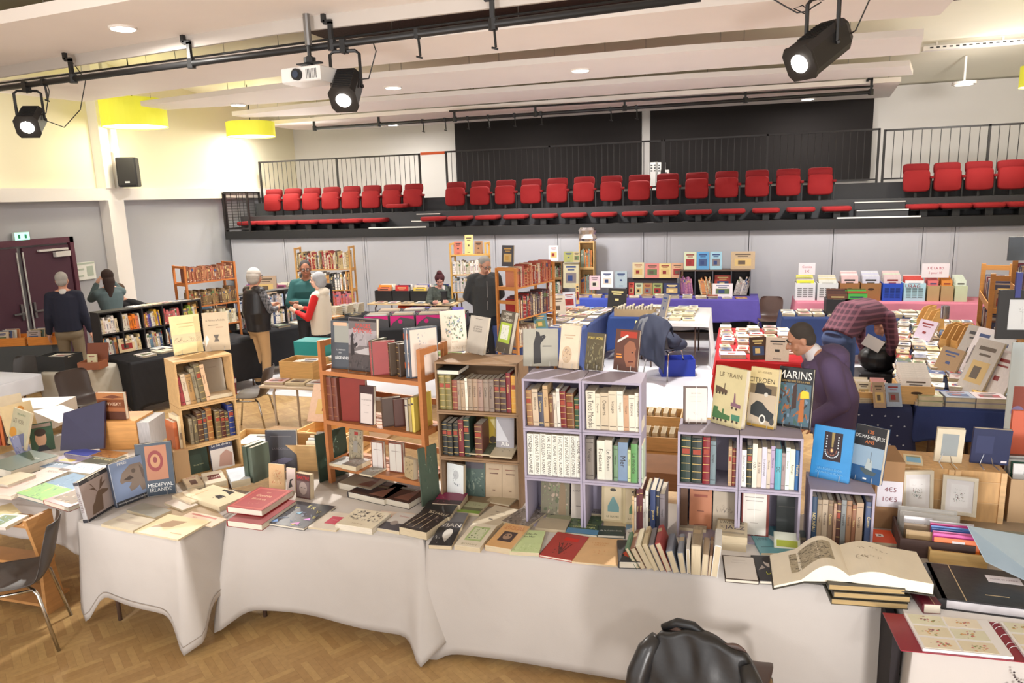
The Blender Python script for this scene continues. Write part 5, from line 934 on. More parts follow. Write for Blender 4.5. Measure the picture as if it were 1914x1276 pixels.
F((906.6, 1018), (955, 1026), (933, 975), .035, (222, 176, 122), 'orange tan paperback with a dark square skull vignette', [T('LES MOTELS', .5, .88, .07, (190, 90, 50), .7), T('DE CALIFORNIE', .5, .79, .07, (190, 90, 50), .8), ('r', .25, .25, .78, .66, (74, 60, 62)), ('e', .5, .46, .16, .13, (170, 140, 120)), ('e', .43, .5, .03, .03, (60, 50, 50)), ('e', .57, .5, .03, .03, (60, 50, 50))], hard=False)
F((953, 1030), (1007.5, 1033), (983.5, 990), .022, (206, 226, 170), 'pale green book titled Belle-Ile en Mer', [T('Belle-Ile', .5, .82, .08, (50, 60, 44), .5), T('en Mer', .5, .7, .08, (50, 60, 44), .4), ('s', .05, .05, .95, .5, [(190, 214, 150), (220, 236, 190)], 26, 7)], hard=False)
F((1007.5, 1036), (1069, 1047), (1034, 992), .014, (176, 66, 60), 'red cloth book with a dark branching tree stamp', [('r', .36, .7, .8, .84, (206, 50, 40)), ('s', .3, .15, .7, .7, [(90, 50, 50), (120, 56, 54)], 20, 9)] + [('p', [(.5, .15), (.53, .15), (.5+dx, .6), (.48+dx, .6)], (96, 52, 50)) for dx in (-.2, -.08, .06, .2)])
F((1069, 1049), (1154, 1057), (1094, 1002), .01, (226, 186, 138), 'large peach coloured paper folder with faint red title', [T('L OEUVRE', .5, .78, .05, (210, 150, 100), .4), T('GRAVE', .5, .7, .05, (210, 150, 100), .3), ('s', .35, .35, .65, .5, [(214, 140, 100)], 14, 5)], hard=False, name='paper_folder', cat='folder')
F((1157, 1049), (1197, 1050), (1176, 1009), .04, (60, 58, 62), 'black hardback with a red painted reclining figure', [('p', [(.1, .3), (.4, .5), (.9, .45), (.95, .25), (.5, .2)], (216, 80, 50)), ('e', .5, .42, .1, .06, (230, 190, 150)), ('e', .2, .3, .08, .06, (30, 28, 30))])
F((1000, 986), (1057, 991), (1007.5, 966), .02, (190, 176, 152), 'plain beige book behind the pale green and red books', hard=False)
F((1057, 994), (1116, 1000), (1070, 960), .02, (70, 92, 60), 'green travel book with a photo of trees over blue water', [('r', 0, 0, 1, .25, (90, 140, 180)), ('s', 0, .25, 1, 1, [(60, 86, 50), (96, 120, 70), (120, 150, 90)], 50, 3), T('de la France', .6, .5, .07, (224, 222, 150), .5), T('continentale', .5, .36, .08, (226, 224, 160), .7)], rough=.25)
F((1116, 999), (1168, 1001), (1125, 982), .02, (42, 60, 60), 'dark teal book about the life of a painter', [T('de la Cathedrale', .5, .5, .14, (210, 214, 210), .8)])
F((1168.6, 1012), (1207, 1014), (1178, 980), .02, (222, 222, 224), 'white book titled MONTREUIL with a blue sky photo', [('r', .0, .66, 1, 1, (120, 156, 190)), ('p', [(0, .66), (.3, .8), (.6, .74), (1, .66)], (220, 226, 232)), T('MONTREUIL', .5, .52, .08, (60, 60, 70), .8)])
F((882.6, 975), (928, 985), (914, 941), .02, (206, 194, 172), 'cream old paperback with a tiny printed vignette in the second line of books', [('r', .3, .7, .7, .72, (110, 100, 90)), ('r', .4, .28, .56, .32, (70, 60, 56)), ('r', .2, .5, .8, .51, (130, 120, 110))], hard=False)
F((938, 973), (983.5, 985), (964, 941), .025, (130, 120, 112), 'grey brown book covered with an ornate scrolled pattern', [('s', .03, .03, .97, .97, [(160, 150, 142), (96, 88, 82), (180, 172, 164)], 90, 23), ('e', .5, .6, .26, .18, (150, 140, 132))], hard=False)
F((851, 955), (894.6, 960), (860, 946), .02, (130, 160, 70), 'bright green and grey booklet behind the VIAN paperback', [('r', 0, .5, 1, 1, (110, 110, 84))], hard=False)
F((866, 946), (904, 950.5), (880, 926), .02, (132, 112, 84), 'brown and green old booklet close to the lowest dark crate', [('r', 0, 0, 1, .5, (170, 172, 140)), ('s', .2, .1, .8, .5, [(110, 110, 90)], 10, 2)], hard=False)
F((908, 936), (952, 944), (921, 923), .02, (188, 172, 142), 'tan paperback lying before the cream twins of the lowest dark crate', hard=False)
F((996, 940), (1040, 950), (1008, 932), .025, (96, 48, 50), 'dark red book lying before the town square book', hard=False)
F((1020, 966), (1066, 972), (1038, 948), .02, (160, 160, 130), 'grey green booklet with a black arrow shape', [('p', [(.05, .2), (.9, .6), (.9, .7), (.3, .5)], (50, 50, 48))], hard=False)
F((1092, 958), (1140, 962), (1098, 948), .03, (158, 150, 148), 'grey booklet titled SAHARA below the twin boat books', [T('SAHARA', .5, .3, .25, (60, 56, 56), .7)], hard=False)
F((1128, 982), (1176, 984), (1141, 959), .02, (196, 180, 148), 'beige old paperback lying before the green boat book', [T('L OEUVRE', .5, .6, .08, (110, 96, 80), .6)], hard=False)
# leaning row of books lying on their fore edges
lr = [(.02, .13, (84, 110, 84)), (.03, .13, (120, 84, 66)), (.03, .15, (206, 196, 170)), (.026, .16, (200, 184, 150)), (.03, .16, (110, 106, 112)), (.03, .17, (150, 60, 58)), (.036, .13, (110, 116, 130)), (.032, .12, (120, 124, 134)), (.018, .14, (216, 212, 208)), (.052, .17, (150, 134, 110)), (.03, .12, (196, 176, 150)), (.014, .12, (150, 116, 90)), (.034, .18, (222, 222, 220))]
x = PZ(1190, 1058, TZ).x; y_ = PZ(1190, 1060, TZ).y-.015
for i, (t_, w_, c_) in enumerate(lr):
    ln = [-.5, -.48, -.46, -.42, -.4, -.38, -.3, -.16, -.05, 0, .05, .08, .1][i]
    m = Matrix(((0, 1, 0, 0), (0, 0, 1, 0), (-1, 0, 0, 0), (0, 0, 0, 1)))   # local x down, y->X, z->Y
    m = Matrix(((0, 1, 0, 0), (0, 0, 1, 0), (-1, 0, 0, w_/2), (0, 0, 0, 1)))
    book(TR(x+t_/2, y_+.004*(i % 3), TZ) @ Matrix.Rotation(ln, 4, 'Y') @ m, w_, .2+.02*(i % 2), t_, c_, '%s book resting spine up, %s from left in the leaning row at the front edge' % (cname(c_), ordi(i)), group='books leaning spine up at the front edge', pages=PAGE, spine=[('r', .1, .6, .9, .8, (170, 150, 120))] if i % 2 else None); x += t_/math.cos(ln)+.002
JZ = [('r', 0, .86, 1, .97, (160, 140, 110)), T("L'AVENTURE", .5, .78, .16, (60, 56, 52), .8), T('DU', .16, .5, .14, (50, 50, 80), .14), T('JAZZ', .58, .46, .26, (60, 48, 80), .66), ('r', .1, .15, .9, .24, (180, 170, 150))]
F((1336, 1012), (1395, 1018), (1350, 982), .045, (206, 188, 150), 'tan book underneath the JAZZ book', z0=TZ, hard=False)
flat((1339, 999), (1397, 1005), (1355, 968), TZ+.09, .044, (216, 204, 174), "cream book titled L'AVENTURE DU JAZZ on top of a tan book", JZ, hard=False)
F((1355.4, 1081), (1418.6, 1086), (1366.8, 1037.7), .02, (70, 54, 44), 'dark bound book with white page cover lying beside the leaning row', [('r', .03, .03, .97, .97, (226, 220, 214)), ('r', .3, .8, .7, .81, (180, 172, 166)), ('r', .25, .7, .75, .71, (190, 182, 176))])
F((1422, 1033), (1490, 1033), (1426.7, 983), .014, (110, 168, 180), 'large pale teal book with a white sailing boat', [('p', [(.35, .8), (.55, .4), (.8, .46)], (226, 234, 236)), ('p', [(.5, .4), (.9, .44), (.86, .36), (.55, .34)], (210, 222, 226)), T('LOIRE', .25, .5, .09, (60, 90, 100), .3), ('r', .1, .2, .6, .22, (80, 120, 130))], hard=False)
F((1420, 1084.7), (1470, 1087), (1425, 1037.7), .02, (50, 50, 54), 'black book with a pale face and yellow title beside the atlas', [('e', .6, .72, .2, .2, (190, 180, 172)), ('e', .62, .82, .24, .14, (40, 36, 36)), ('p', [(.1, .4), (.4, .5), (.3, .6)], (170, 160, 156)), T('Jean', .7, .42, .09, (214, 220, 60), .4), T('Lerin', .62, .3, .09, (214, 220, 60), .5)])
F((1626, 1012), (1678, 1016), (1622.7, 988), .02, (222, 84, 46), 'orange book with a small white square label near the atlas', [('r', .35, .45, .62, .65, (232, 226, 222)), ('r', .44, .5, .54, .6, (90, 80, 80))], hard=False)
F((1270, 985), (1320, 990), (1276, 970), .03, (170, 160, 140), 'beige plastic covered book behind the leaning row', hard=False)
F((1480, 1003), (1520, 1005), (1484, 990), .02, (60, 96, 104), 'dark teal book peeping out behind the atlas', hard=False)
# ---- the open atlas on three old volumes
for i, (dx, dz) in enumerate(((0, 0), (.01, .032), (-.012, .064))):
    a = PZ(1553, 1118, TZ+.02); b = PZ(1696, 1128, TZ+.02); w_ = (b-a).length
    m = frame((b-a).normalized(), (0, 1, 0), ((a+b)/2).xy.to_3d()+Vector((dx, -.02+.01*i, TZ+.0155+dz)))
    book(m, w_, .3, .03, (60, 56, 44), '%s of three old brown volumes under the open atlas' % ['lowest', 'middle', 'topmost'][i], pages=M((176, 150, 104), .9, 'pages'))
at = thing('open_atlas', 'huge old book lying open, engraving on its left page, resting on three volumes', 'book', PZ(1587, 1083, TZ+.11))
at.rotation_euler = (0, 0, .015)
PAT = M((236, 226, 206), .8, 'paper'); n = 22
def page_z(s, left):   # s 0..1 from the gutter outwards
    return (.035*math.sin(min(1, s*2.4)*PI/2)*(1-s*.55)-(.11 if left else .015)*s+(.05*math.sin(min(1, s*1.6)*PI)*(1 if left else .25)))
for left, L_, nm in ((True, .345, 'left_page_block'), (False, .37, 'right_page_block')):
    sg = -1 if left else 1; b = MB(); top = []; bot = []; Hh = .33
    for i in range(n+1):
        s = i/n; x = sg*s*L_; zt_ = page_z(s, left)+.02; zb_ = (-.035*s if left else -.02*s)-.012
        top.append((x, zt_)); bot.append((x, min(zb_, zt_-.012)))
    rings = [[(x, 0, z) for x, z in top]+[(x, 0, z) for x, z in reversed(bot)], [(x, Hh, z) for x, z in top]+[(x, Hh, z) for x, z in reversed(bot)]]
    b.loft(rings if not left else rings[::-1]); b.build(nm, PAT, at)
    b = MB(); pts = [(x, z-.003) for x, z in bot]+[(x, z-.008) for x, z in reversed(bot)]; b.loft([[(x*1.02, -.008, z) for x, z in pts], [(x*1.02, Hh+.008, z) for x, z in pts]]); b.build('cover_board', M((54, 50, 42), .6, 'cover'), at)
    # prints follow the curved page
    def onp(s, v, e): return (sg*s*L_, v*Hh, page_z(s, left)+.02+e)
    q = random.Random(5 if left else 8); b = MB()
    if left:
        m_ = 10; vs = [onp(.16+.58*i/m_, v, .0006) for i in range(m_+1) for v in (.25, .85)]; b.add(vs, [(2*i, 2*i+1, 2*i+3, 2*i+2) for i in range(m_)], 0)
        for k in range(260):
            s = q.uniform(.18, .72); v = q.uniform(.27, .83); ds = q.uniform(.01, .06); dv = q.uniform(.004, .016); an = q.uniform(-.4, .9); e_ = .0008+k*.000004
            P = [(s, v), (s+ds*math.cos(an), v+ds*math.sin(an)*.6), (s+ds*math.cos(an)*.8, v+ds*math.sin(an)*.6+dv), (s-.004, v+dv)]
            b.add([onp(min(.74, max(.16, a)), min(.85, max(.25, c_)), e_) for a, c_ in P], [(0, 1, 2, 3)], 1+k % 3)
        b.build('engraving', [M((176, 164, 140), .9), M((84, 78, 70), .9), M((124, 114, 98), .9), M((206, 192, 166), .9)], at)
    else:
        for k in range(46):
            c_ = q.choice([(.3, .8), (.5, .74), (.25, .5), (.35, .48)]); s = c_[0]+q.uniform(-.1, .14); v = c_[1]+q.uniform(-.03, .03)
            b.add([onp(s, v, .0008), onp(s+q.uniform(.01, .04), v+q.uniform(-.01, .01), .0008), onp(s+.02, v+q.uniform(.005, .02), .0008)], [(0, 1, 2)], 0)
        for i in range(14): a0 = PI*.5+PI*i/13; b.add([onp(.2+.05*math.cos(a0), .5+.07*math.sin(a0), .0008), onp(.2+.05*math.cos(a0+.2), .5+.07*math.sin(a0+.2), .0008), onp(.2+.043*math.cos(a0+.2), .5+.06*math.sin(a0+.2), .0008), onp(.2+.043*math.cos(a0), .5+.06*math.sin(a0), .0008)], [(0, 1, 2, 3)], 0)
        b.build('drawing_lettering', [M((150, 134, 110), .9)], at)

# ================================================================ right end of the front row
table('folding table at the right end under the embroidered cloth', .84, 2.1, 3.36, 4.9, .737)
cl = cloth('tablecloth', 'white embroidered cloth under the postcard album at the right end', .835, 2.1, 3.355, 4.9, .74, (.7, .3, .2, .6), CL, amp=.016, seed=15, k=4)
b = MB()
for r_, n_, rr in ((.13, 34, .006), (.1, 22, .009), (.05, 12, .012)):
    for i in range(n_): a0 = 2*PI*i/n_; b.cyl((1.27+r_*math.cos(a0), 0, 0), rr, .001, 8, 0, Matrix.Translation((0, 3.312, .47+r_*math.sin(a0))) @ Matrix.Rotation(PI/2, 4, 'X'))
for i in range(14): a0 = PI+PI*i/13; b.cyl((1.27+.05*math.cos(a0), 0, 0), .005, .001, 6, 0, Matrix.Translation((0, 3.314, .66+.05*math.sin(a0))) @ Matrix.Rotation(PI/2, 4, 'X'))
b.build('embroidery_pattern', M((60, 48, 50), .9), cl)
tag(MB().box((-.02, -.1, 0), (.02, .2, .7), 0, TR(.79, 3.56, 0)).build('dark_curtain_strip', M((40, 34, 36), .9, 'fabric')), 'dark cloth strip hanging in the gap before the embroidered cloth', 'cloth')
al = thing('postcard_album', 'open maroon ring album of flowered postcards at the front right corner', 'album', PZ(1790, 1200, TZ)); al.rotation_euler = (0, 0, 0)
a = PZ(1725, 1210, TZ+.02); b_ = PZ(1895, 1226, TZ+.02); c_ = PZ(1702, 1134, TZ+.02); d_ = PZ(1859, 1146, TZ+.02)
al.matrix_basis = frame((b_-a), Vector((0, 0, 1)).cross(b_-a), a-Vector((0, 0, .02))); al.matrix_basis = Matrix.Translation(a-Vector((0, 0, .02))) @ Matrix.Rotation(math.atan2((b_-a).y, (b_-a).x), 4, 'Z')
wA = (b_-a).length; hA = .28
MAR_ = M((140, 26, 48), .35, 'cover')
MB().box((-.09, -.01, 0), (wA+.02, hA+.01, .004)).box((wA+.06, -.01, 0), (wA*2+.1, hA+.01, .004)).box((wA+.02, -.01, 0), (wA+.06, hA+.01, .003)).build('cover_board', MAR_, al)
PCARD = [(232, 222, 200), (226, 216, 190), (222, 220, 196), (236, 226, 206)]
for k, x0 in enumerate((0, wA+.05)):
    pg = MB().box((x0, 0, .004), (x0+wA, hA, .016)).build('plastic_page', M((236, 234, 236), .25), al)
    for i in range(2):
        for j in range(3):
            if k == 1 and i == 1: continue
            cx0 = x0+.012+i*(wA-.05)/2; cy0 = .01+j*(hA/3); m_ = M(PCARD[(i+j) % 4], .4, 'paper')
            pcd = MB().box((cx0, cy0, .0165), (cx0+(wA-.07)/2, cy0+hA/3-.016, .0175)).build('postcard', m_, al); q = random.Random(i*7+j+k)
            b = MB(); 
            for n_ in range(16):
                ux = cx0+q.gauss(.5, .16)*(wA-.07)/2; uy = cy0+q.gauss(.5, .14)*(hA/3-.016); r_ = q.uniform(.003, .008)
                b.add([(ux+r_*math.cos(t)*q.uniform(.6, 1.3), uy+r_*math.sin(t)*q.uniform(.5, 1.1), .0178+n_*.00001) for t in [2*PI*e/6 for e in range(6)]], [tuple(range(6))], q.randrange(4))
            b.build('flower_print', [M((206, 120, 116), .6), M((140, 150, 96), .6), M((214, 170, 120), .6), M((150, 100, 110), .6)], pcd)
b = MB()
for v in (.05, .08, .14, .2, .23): b.tube([(wA+.01+.02*math.cos(t)+.012, v, .016+.02*math.sin(t)) for t in [PI*e/8 for e in range(9)]], .0015, 5)
b.build('ring_binding', CHROME, al)
a = PZ(1760, 1131, TZ+.02); b_ = PZ(1914, 1150, TZ+.02); c_ = PZ(1732, 1055, TZ+.06)
m = frame((b_-a), (0, 1, 0), a)
bk = thing('photo_album', 'big black leather album with a white label lying right of the open atlas', 'album', Matrix.Translation((a.x, a.y, TZ)) @ Matrix.Rotation(math.atan2((b_-a).y, (b_-a).x), 4, 'Z'))
LE = M((34, 33, 36), .35, 'leather'); MB().box((0, 0, .05), (.52, .36, .058)).box((0, 0, 0), (.52, .36, .006)).prism([(0, .0), (-.02, .015), (-.02, .045), (0, .058), (.02, .058), (.02, 0)], 'y', 0, .36).build('cover', LE, bk); MB().box((.02, .006, .0065), (.515, .354, .0495)).build('page_block', M((206, 202, 206), .5, 'pages'), bk)
MB().box((.1, .0, .0582), (.104, .36, .0588)).box((.2, .08, .0582), (.3, .085, .0588)).build('gold_line', M((214, 190, 150), .4), bk); MB().box((.25, .22, .0582), (.4, .29, .0592)).build('label', M((226, 220, 226), .4), bk)
b = MB(); b.text('MODES ET MARINE', .325, .255, .012, .12, 0, lambda x, y: (x, y, .0594)); b.build('lettering', M((110, 70, 90), .5), bk)
F((1727, 1128), (1760, 1130), (1722, 1040), .05, (96, 24, 40), 'dark maroon album under the edge of the open atlas', [('r', .6, 0, .63, 1, (206, 180, 150))], z0=TZ)
# price sign and cardboard box
p = PZ(1652, 985, .745); cb = thing('cardboard_box', 'tall brown cardboard box with a handwritten euro price sheet', 'box', (PY(1637, 900, 4.5).x, 4.5, .742))
MB().box((0, 0, 0), (.15, .3, .42)).build('carton', M((156, 120, 84), .85, 'paper'), cb); sg_ = MB().box((.01, -.004, .14), (.145, -.001, .3)).build('price_sheet', M((216, 212, 220), .7), cb)
b = MB(); b.text('4€5', .08, .25, .03, .1, 0, lambda x, y: (x, -.005, y)); b.text('10€5', .08, .19, .03, .1, 0, lambda x, y: (x, -.005, y)); b.build('handwriting', M((120, 40, 50), .6), sg_)
# natural crates on edge at right
Yc = 4.72; cx0 = PY(1690, 870, Yc).x; cx1 = PY(1884, 884, Yc).x; zc = PY(1700, 872, Yc).z
print('right crates', cx0, cx1, zc)
for i in range(2):
    xa = cx0+(cx1-cx0)/2*i; c_ = thing('wooden_crate', ['upturned natural wood crate behind the left framed print', 'upturned natural wood crate with plank side behind the right framed print'][i], 'crate', (xa, Yc, .742)); wq = (cx1-cx0)/2-.004
    MB().box((0, 0, 0), (wq, .3, zc-.742)).build('crate_body', M((206, 164, 112), .6, 'wood', st=(6, 6, 1)), c_)
    MB().box((0, -.012, 0), (.03, 0, zc-.742)).box((wq-.03, -.012, 0), (wq, 0, zc-.742)).box((.03, -.006, .12), (wq-.03, 0, .125)).box((.03, -.006, .25), (wq-.03, 0, .255)).build('batten', M((214, 176, 128), .6, 'wood'), c_)
FPR = lambda sd: [('r', .14, .1, .86, .9, (226, 222, 222)), ('r', .18, .14, .82, .86, (232, 230, 230)), ('s', .3, .3, .7, .6, [(90, 120, 110), (130, 90, 90), (80, 84, 80), (150, 150, 120)], 46, sd), ('s', .3, .66, .7, .72, [(110, 100, 100)], 10, sd+1)]
def pframe(m, w_, h_, t_, col, label, art, fcol=None, bw=.02):
    f = thing('framed_print', label, 'picture frame', m); fm = M(fcol or col, .5, 'wood' if fcol is None else 'plain', am=.04) if fcol is None else M(fcol, .4)
    b = MB(); b.box((-w_/2, -t_/2, 0), (w_/2, t_/2, bw)).box((-w_/2, -t_/2, h_-bw), (w_/2, t_/2, h_)).box((-w_/2, -t_/2, bw), (-w_/2+bw, t_/2, h_-bw)).box((w_/2-bw, -t_/2, bw), (w_/2, t_/2, h_-bw)); b.build('moulding', fm, f)
    pic = MB().box((-w_/2+bw, -t_/4, bw), (w_/2-bw, t_/4, h_-bw)).build('mounted_print', M(art[0], .6), f); art_mesh(pic, art[1], lambda x, y, e: (-w_/2+bw+x, -t_/4-e, bw+y), w_-2*bw, h_-2*bw, .0003); return f
stand((1686, 958), (1744, 957), (1686, 881), .80, .1, .03, 0, '', fn=lambda m, w_, h_, t: pframe(m, w_, h_, t, (216, 206, 186), 'cream framed botanical print, left of two before the wooden crates', ((222, 218, 218), FPR(3)))) 
stand((1758, 958), (1824, 967), (1760, 887), .80, .1, .03, 0, '', fn=lambda m, w_, h_, t: pframe(m, w_, h_, t, (216, 206, 186), 'cream framed botanical print, right of two before the wooden crates', ((222, 218, 218), FPR(9))))
# box of prints
p = PZ(1698, 1045, TZ); bx_ = tray(TR(p.x+.15, p.y+.18, TZ, -.06), .36, .30, .10, .012, (70, 48, 42), 'dark brown box filled with plastic wrapped prints', name='print_box')
for i, (c_, h_, lb) in enumerate((((206, 204, 200), .16, 'white mounted print standing at the back of the dark print box'), ((196, 192, 186), .155, 'grey mounted print second from the back of the dark print box'), ((216, 214, 218), .15, 'plastic sleeve with city sketch in the dark print box'), ((132, 110, 84), .13, 'brown card divider in the middle of the dark print box'), ((170, 140, 96), .115, 'tan card divider at the front of the dark print box'))):
    w_ = .3 if i != 2 else .14; o = book(TR(p.x+.15-(.07 if i == 2 else 0), p.y+.3-i*.055, TZ+.014, -.06) @ Matrix.Rotation(-.1, 4, 'X'), w_, h_, .004, c_, lb, [('r', .05, .06, .95, .94, tuple(min(255, c+14) for c in c_))] + ([('s', .2, .3, .8, .8, [(120, 120, 130), (90, 90, 96)], 16, 2)] if i == 2 else []), hard=False, name='mounted_print', cat='print')
p = PZ(1740, 1050, TZ); bx_ = tray(TR(p.x+.13, p.y+.09, TZ, -.05), .27, .2, .07, .01, (206, 170, 110), 'small wooden file box with coloured divider cards', name='file_box')
for i, (c_, h_) in enumerate((((232, 110, 30), .085), ((222, 80, 170), .1), ((226, 120, 180), .105), ((60, 90, 160), .11), ((90, 130, 200), .118), ((190, 60, 130), .125), ((200, 200, 205), .13))):
    book(TR(p.x+.125, p.y+.03+i*.018, TZ+.011, -.05) @ Matrix.Rotation(-.12, 4, 'X'), .215, h_+.03, .003, c_, '%s divider card, %s from the front in the file box' % (['orange', 'magenta', 'pink', 'navy', 'light blue', 'deep pink', 'grey'][i], ordi(i)), [('r', .4, .72, .68, .88, (226, 222, 226))] if i in (0, 3) else None, hard=False, name='divider_card', cat='divider card', group='coloured divider cards')
# large pale portfolio sheet leaning across
P4 = [PZ(1842, 1050, .86), PZ(1990, 1120, .80), PZ(1960, 1010, .98), PZ(1808, 984, 1.04)]
b = MB(); nv = Vector((0, 0, .006)); b.add([tuple(q) for q in P4]+[tuple(q+nv) for q in P4], [(0, 1, 2, 3), (7, 6, 5, 4), (0, 4, 5, 1), (1, 5, 6, 2), (2, 6, 7, 3), (3, 7, 4, 0)]); tag(b.build('portfolio_folder', M((150, 164, 172), .2, 'paper')), 'large pale blue plastic portfolio leaning over the black album', 'folder')
stand((1850, 1040), (1930, 1046), (1850, 990), TZ, .9, .02, (110, 106, 90), 'dark green decorated folder behind the pale portfolio', [('s', .05, .05, .95, .95, [(150, 160, 100), (90, 100, 70), (180, 176, 170)], 40, 6), ('r', .1, .7, .5, .9, (220, 214, 220))]) 
# records box at right
t_ = tray(TR(PY(1886, 900, 4.75).x+.19, 4.92, .742), .36, .34, .27, .01, (178, 148, 112), 'cardboard box of boxed records at the far right end', name='cardboard_box', kind='paper')
for i, c_ in enumerate(((214, 214, 216), (36, 84, 66), (206, 206, 210), (150, 150, 154), (222, 222, 224), (110, 60, 50))):
    sbook(TR(PY(1886, 900, 4.75).x+.2, 4.82+i*.035, .76) @ Matrix.Rotation(-.08, 4, 'X'), .31, .32, .012, c_, '%s record sleeve, %s from the front of the cardboard box' % (cname(c_), ordi(i)), 3, 'record sleeves in the cardboard box', name='record_sleeve', cat='record sleeve')
# books seen from behind on easels
def easel_back(m, label, h_=.13):
    e = MB(); e.tube([(-.035, .05, 0), (0, .05, h_), (.035, .05, 0)], .003, 6); e.tube([(-.035, .05, 0), (-.04, -.05, 0)], .003, 6); e.tube([(.035, .05, 0), (.04, -.05, 0)], .003, 6)
    tag(e.build('display_easel', M((210, 214, 220), .3, 'metal'), mat=m), label, 'book stand')
for (u0, v0, u1, v1, ub, vb), c_, a_, lb in (((1746, 862, 1797, 866, 1750, 800), (214, 204, 180), [('r', .2, .2, .8, .85, (150, 158, 160))], 'cream book with a grey blue picture on a wire easel over the crates'), ((1813, 864, 1884, 870, 1822, 800), (40, 48, 84), [('r', .1, .3, .55, .8, (50, 58, 96)), ('r', .8, .06, .95, .12, (216, 210, 216))], 'navy book with a small white label on a wire easel over the crates')):
    o = stand((u0, v0), (u1, v1), (ub, vb), zc+.002, -.16, .025, c_, lb, a_); a = PZ((u0+u1)/2, (v0+v1)/2+6, zc+.001); easel_back(Matrix.Translation(a), 'white wire easel before the %s book' % ('cream' if c_[0] > 100 else 'navy'))
F((1690, 864), (1726, 868), (1694, 848), .01, (224, 210, 176), 'small cream picture booklet with a blue lake on the wooden crate', [('r', .15, .15, .9, .7, (120, 180, 222)), ('r', .15, .7, .9, .82, (150, 150, 110))], z0=zc, hard=False)
p = PY(1884, 865, 5.3); tag(MB().box((p.x, 5.3, .45), (p.x+.5, 5.33, 1.28)).build('orange_banner', M((214, 110, 84), .7, 'fabric')), 'coral orange cloth hanging at the far right behind the crates', 'cloth')

# ================================================================ left table
table('long folding table of picture books at the far left', -5.9, -4.28, 3.8, 5.0, .737)
cloth('tablecloth', 'white cloth drooping from the far left table of picture books', -5.9, -4.42, 3.81, 5.0, .74, (.34, .3, .2, .3), CL, amp=.02, seed=21, k=6)
L2 = [((30-60, 922), (20, 927), (39, 868), .03, (216, 190, 180), 'pale pink picture book at the front left corner of the left table', [T('MERVEILLES', .6, .86, .07, (80, 80, 50), .6), ('s', .1, .3, .9, .7, [(226, 200, 196), (200, 170, 160)], 16, 3)]),
 ((29, 921), (80, 935), (94, 873), .03, (70, 110, 120), 'green and blue landscape book at the front edge of the left table', [('r', 0, .5, 1, 1, (90, 128, 160)), ('s', 0, .5, 1, 1, [(110, 146, 176), (70, 110, 140)], 16, 2), ('r', 0, .0, 1, .5, (120, 170, 80)), ('s', 0, 0, 1, .5, [(150, 200, 90), (84, 130, 70), (170, 180, 90)], 30, 5), T('Dartmoor', .6, .5, .06, (230, 230, 220), .4)]),
 ((81, 934), (127, 948), (141, 880), .035, (150, 60, 50), 'red edged picture book at the right front of the left table', [('r', .1, .1, .9, .9, (130, 110, 90)), ('s', .1, .1, .9, .9, [(180, 150, 110), (90, 96, 80), (200, 170, 150), (70, 60, 56)], 50, 6)]),
 ((52, 869), (113, 877), (68, 850), .03, (90, 124, 160), 'blue paperback titled Loire behind the landscape book', [T('Loire', .5, .5, .3, (220, 230, 240), .5)]),
 ((108, 878), (172, 885), (125, 860), .03, (222, 224, 230), 'white book with large pale blue title letters', [T('MARINE', .5, .5, .4, (140, 170, 206), .85)]),
 ((92, 860), (139, 866), (101, 843), .04, (150, 140, 170), 'mauve picture book with a yellow title on the left table', [('r', .3, .1, .8, .4, (206, 180, 90)), ('s', 0, .4, 1, 1, [(130, 120, 150), (170, 160, 190)], 16, 3)]),
 ((150, 862), (198, 868), (163, 843), .035, (110, 110, 96), 'dark book titled GRANDS SAUVAGES beside the white title book', [T('GRANDS', .5, .5, .25, (210, 200, 150), .7)]),
 ((120, 846), (163, 852), (127, 834), .05, (90, 100, 190), 'bright violet blue small book at the back of the left table', []),
 ((165, 850), (214, 856), (176, 838), .045, (160, 110, 66), 'brown gold picture book at the right back of the left table', [('s', 0, 0, 1, 1, [(190, 140, 80), (120, 80, 50)], 18, 3)]),
 ((-30, 868), (20, 880), (10, 830), .07, (60, 84, 70), 'dark green book with a white title on top of others at far left', [T('Jura', .7, .7, .1, (220, 220, 210), .3)]),
 ((-20, 900), (14, 906), (6, 876), .05, (214, 200, 170), 'thick cream book at the extreme left of the left table', [])]
for BL, BR, TL, t_, c_, lb, a_ in L2: F(BL, BR, TL, t_, c_, lb, a_, rough=.3)
wb = PZ(183, 842, TZ); tag(MB().box((0, 0, 0), (.34, .3, .25), 0, TR(wb.x, wb.y+.02, TZ-.0, .25)).build('wooden_box', M((214, 156, 90), .6, 'wood')), 'orange tinted wooden box carrying the whisky book', 'box')
p = TR(wb.x+.1, wb.y+.12, TZ+.252, .12); book(p @ Matrix.Translation((0, 0, 0)), .26, .235, .04, (120, 66, 38), 'large brown whisky book standing on the orange tinted box', [('r', 0, .0, 1, .3, (84, 44, 26)), ('r', 0, .3, 1, .45, (160, 96, 56)), ('r', 0, .75, 1, 1, (176, 116, 70)), ('p', [(.2, .82), (.6, .92), (1, .84), (.6, .78)], (110, 60, 36)), T('LE WHISKY', .5, .58, .12, (222, 190, 160), .85)], rough=.3)
P4 = [PZ(116, 842, .78), PZ(197, 838, .78), None, None]; up_ = Vector((.02, .12, .33)); P4[2] = P4[1]+up_+Vector((-.06, 0, .05)); P4[3] = P4[0]+up_+Vector((-.06, 0, -.04))
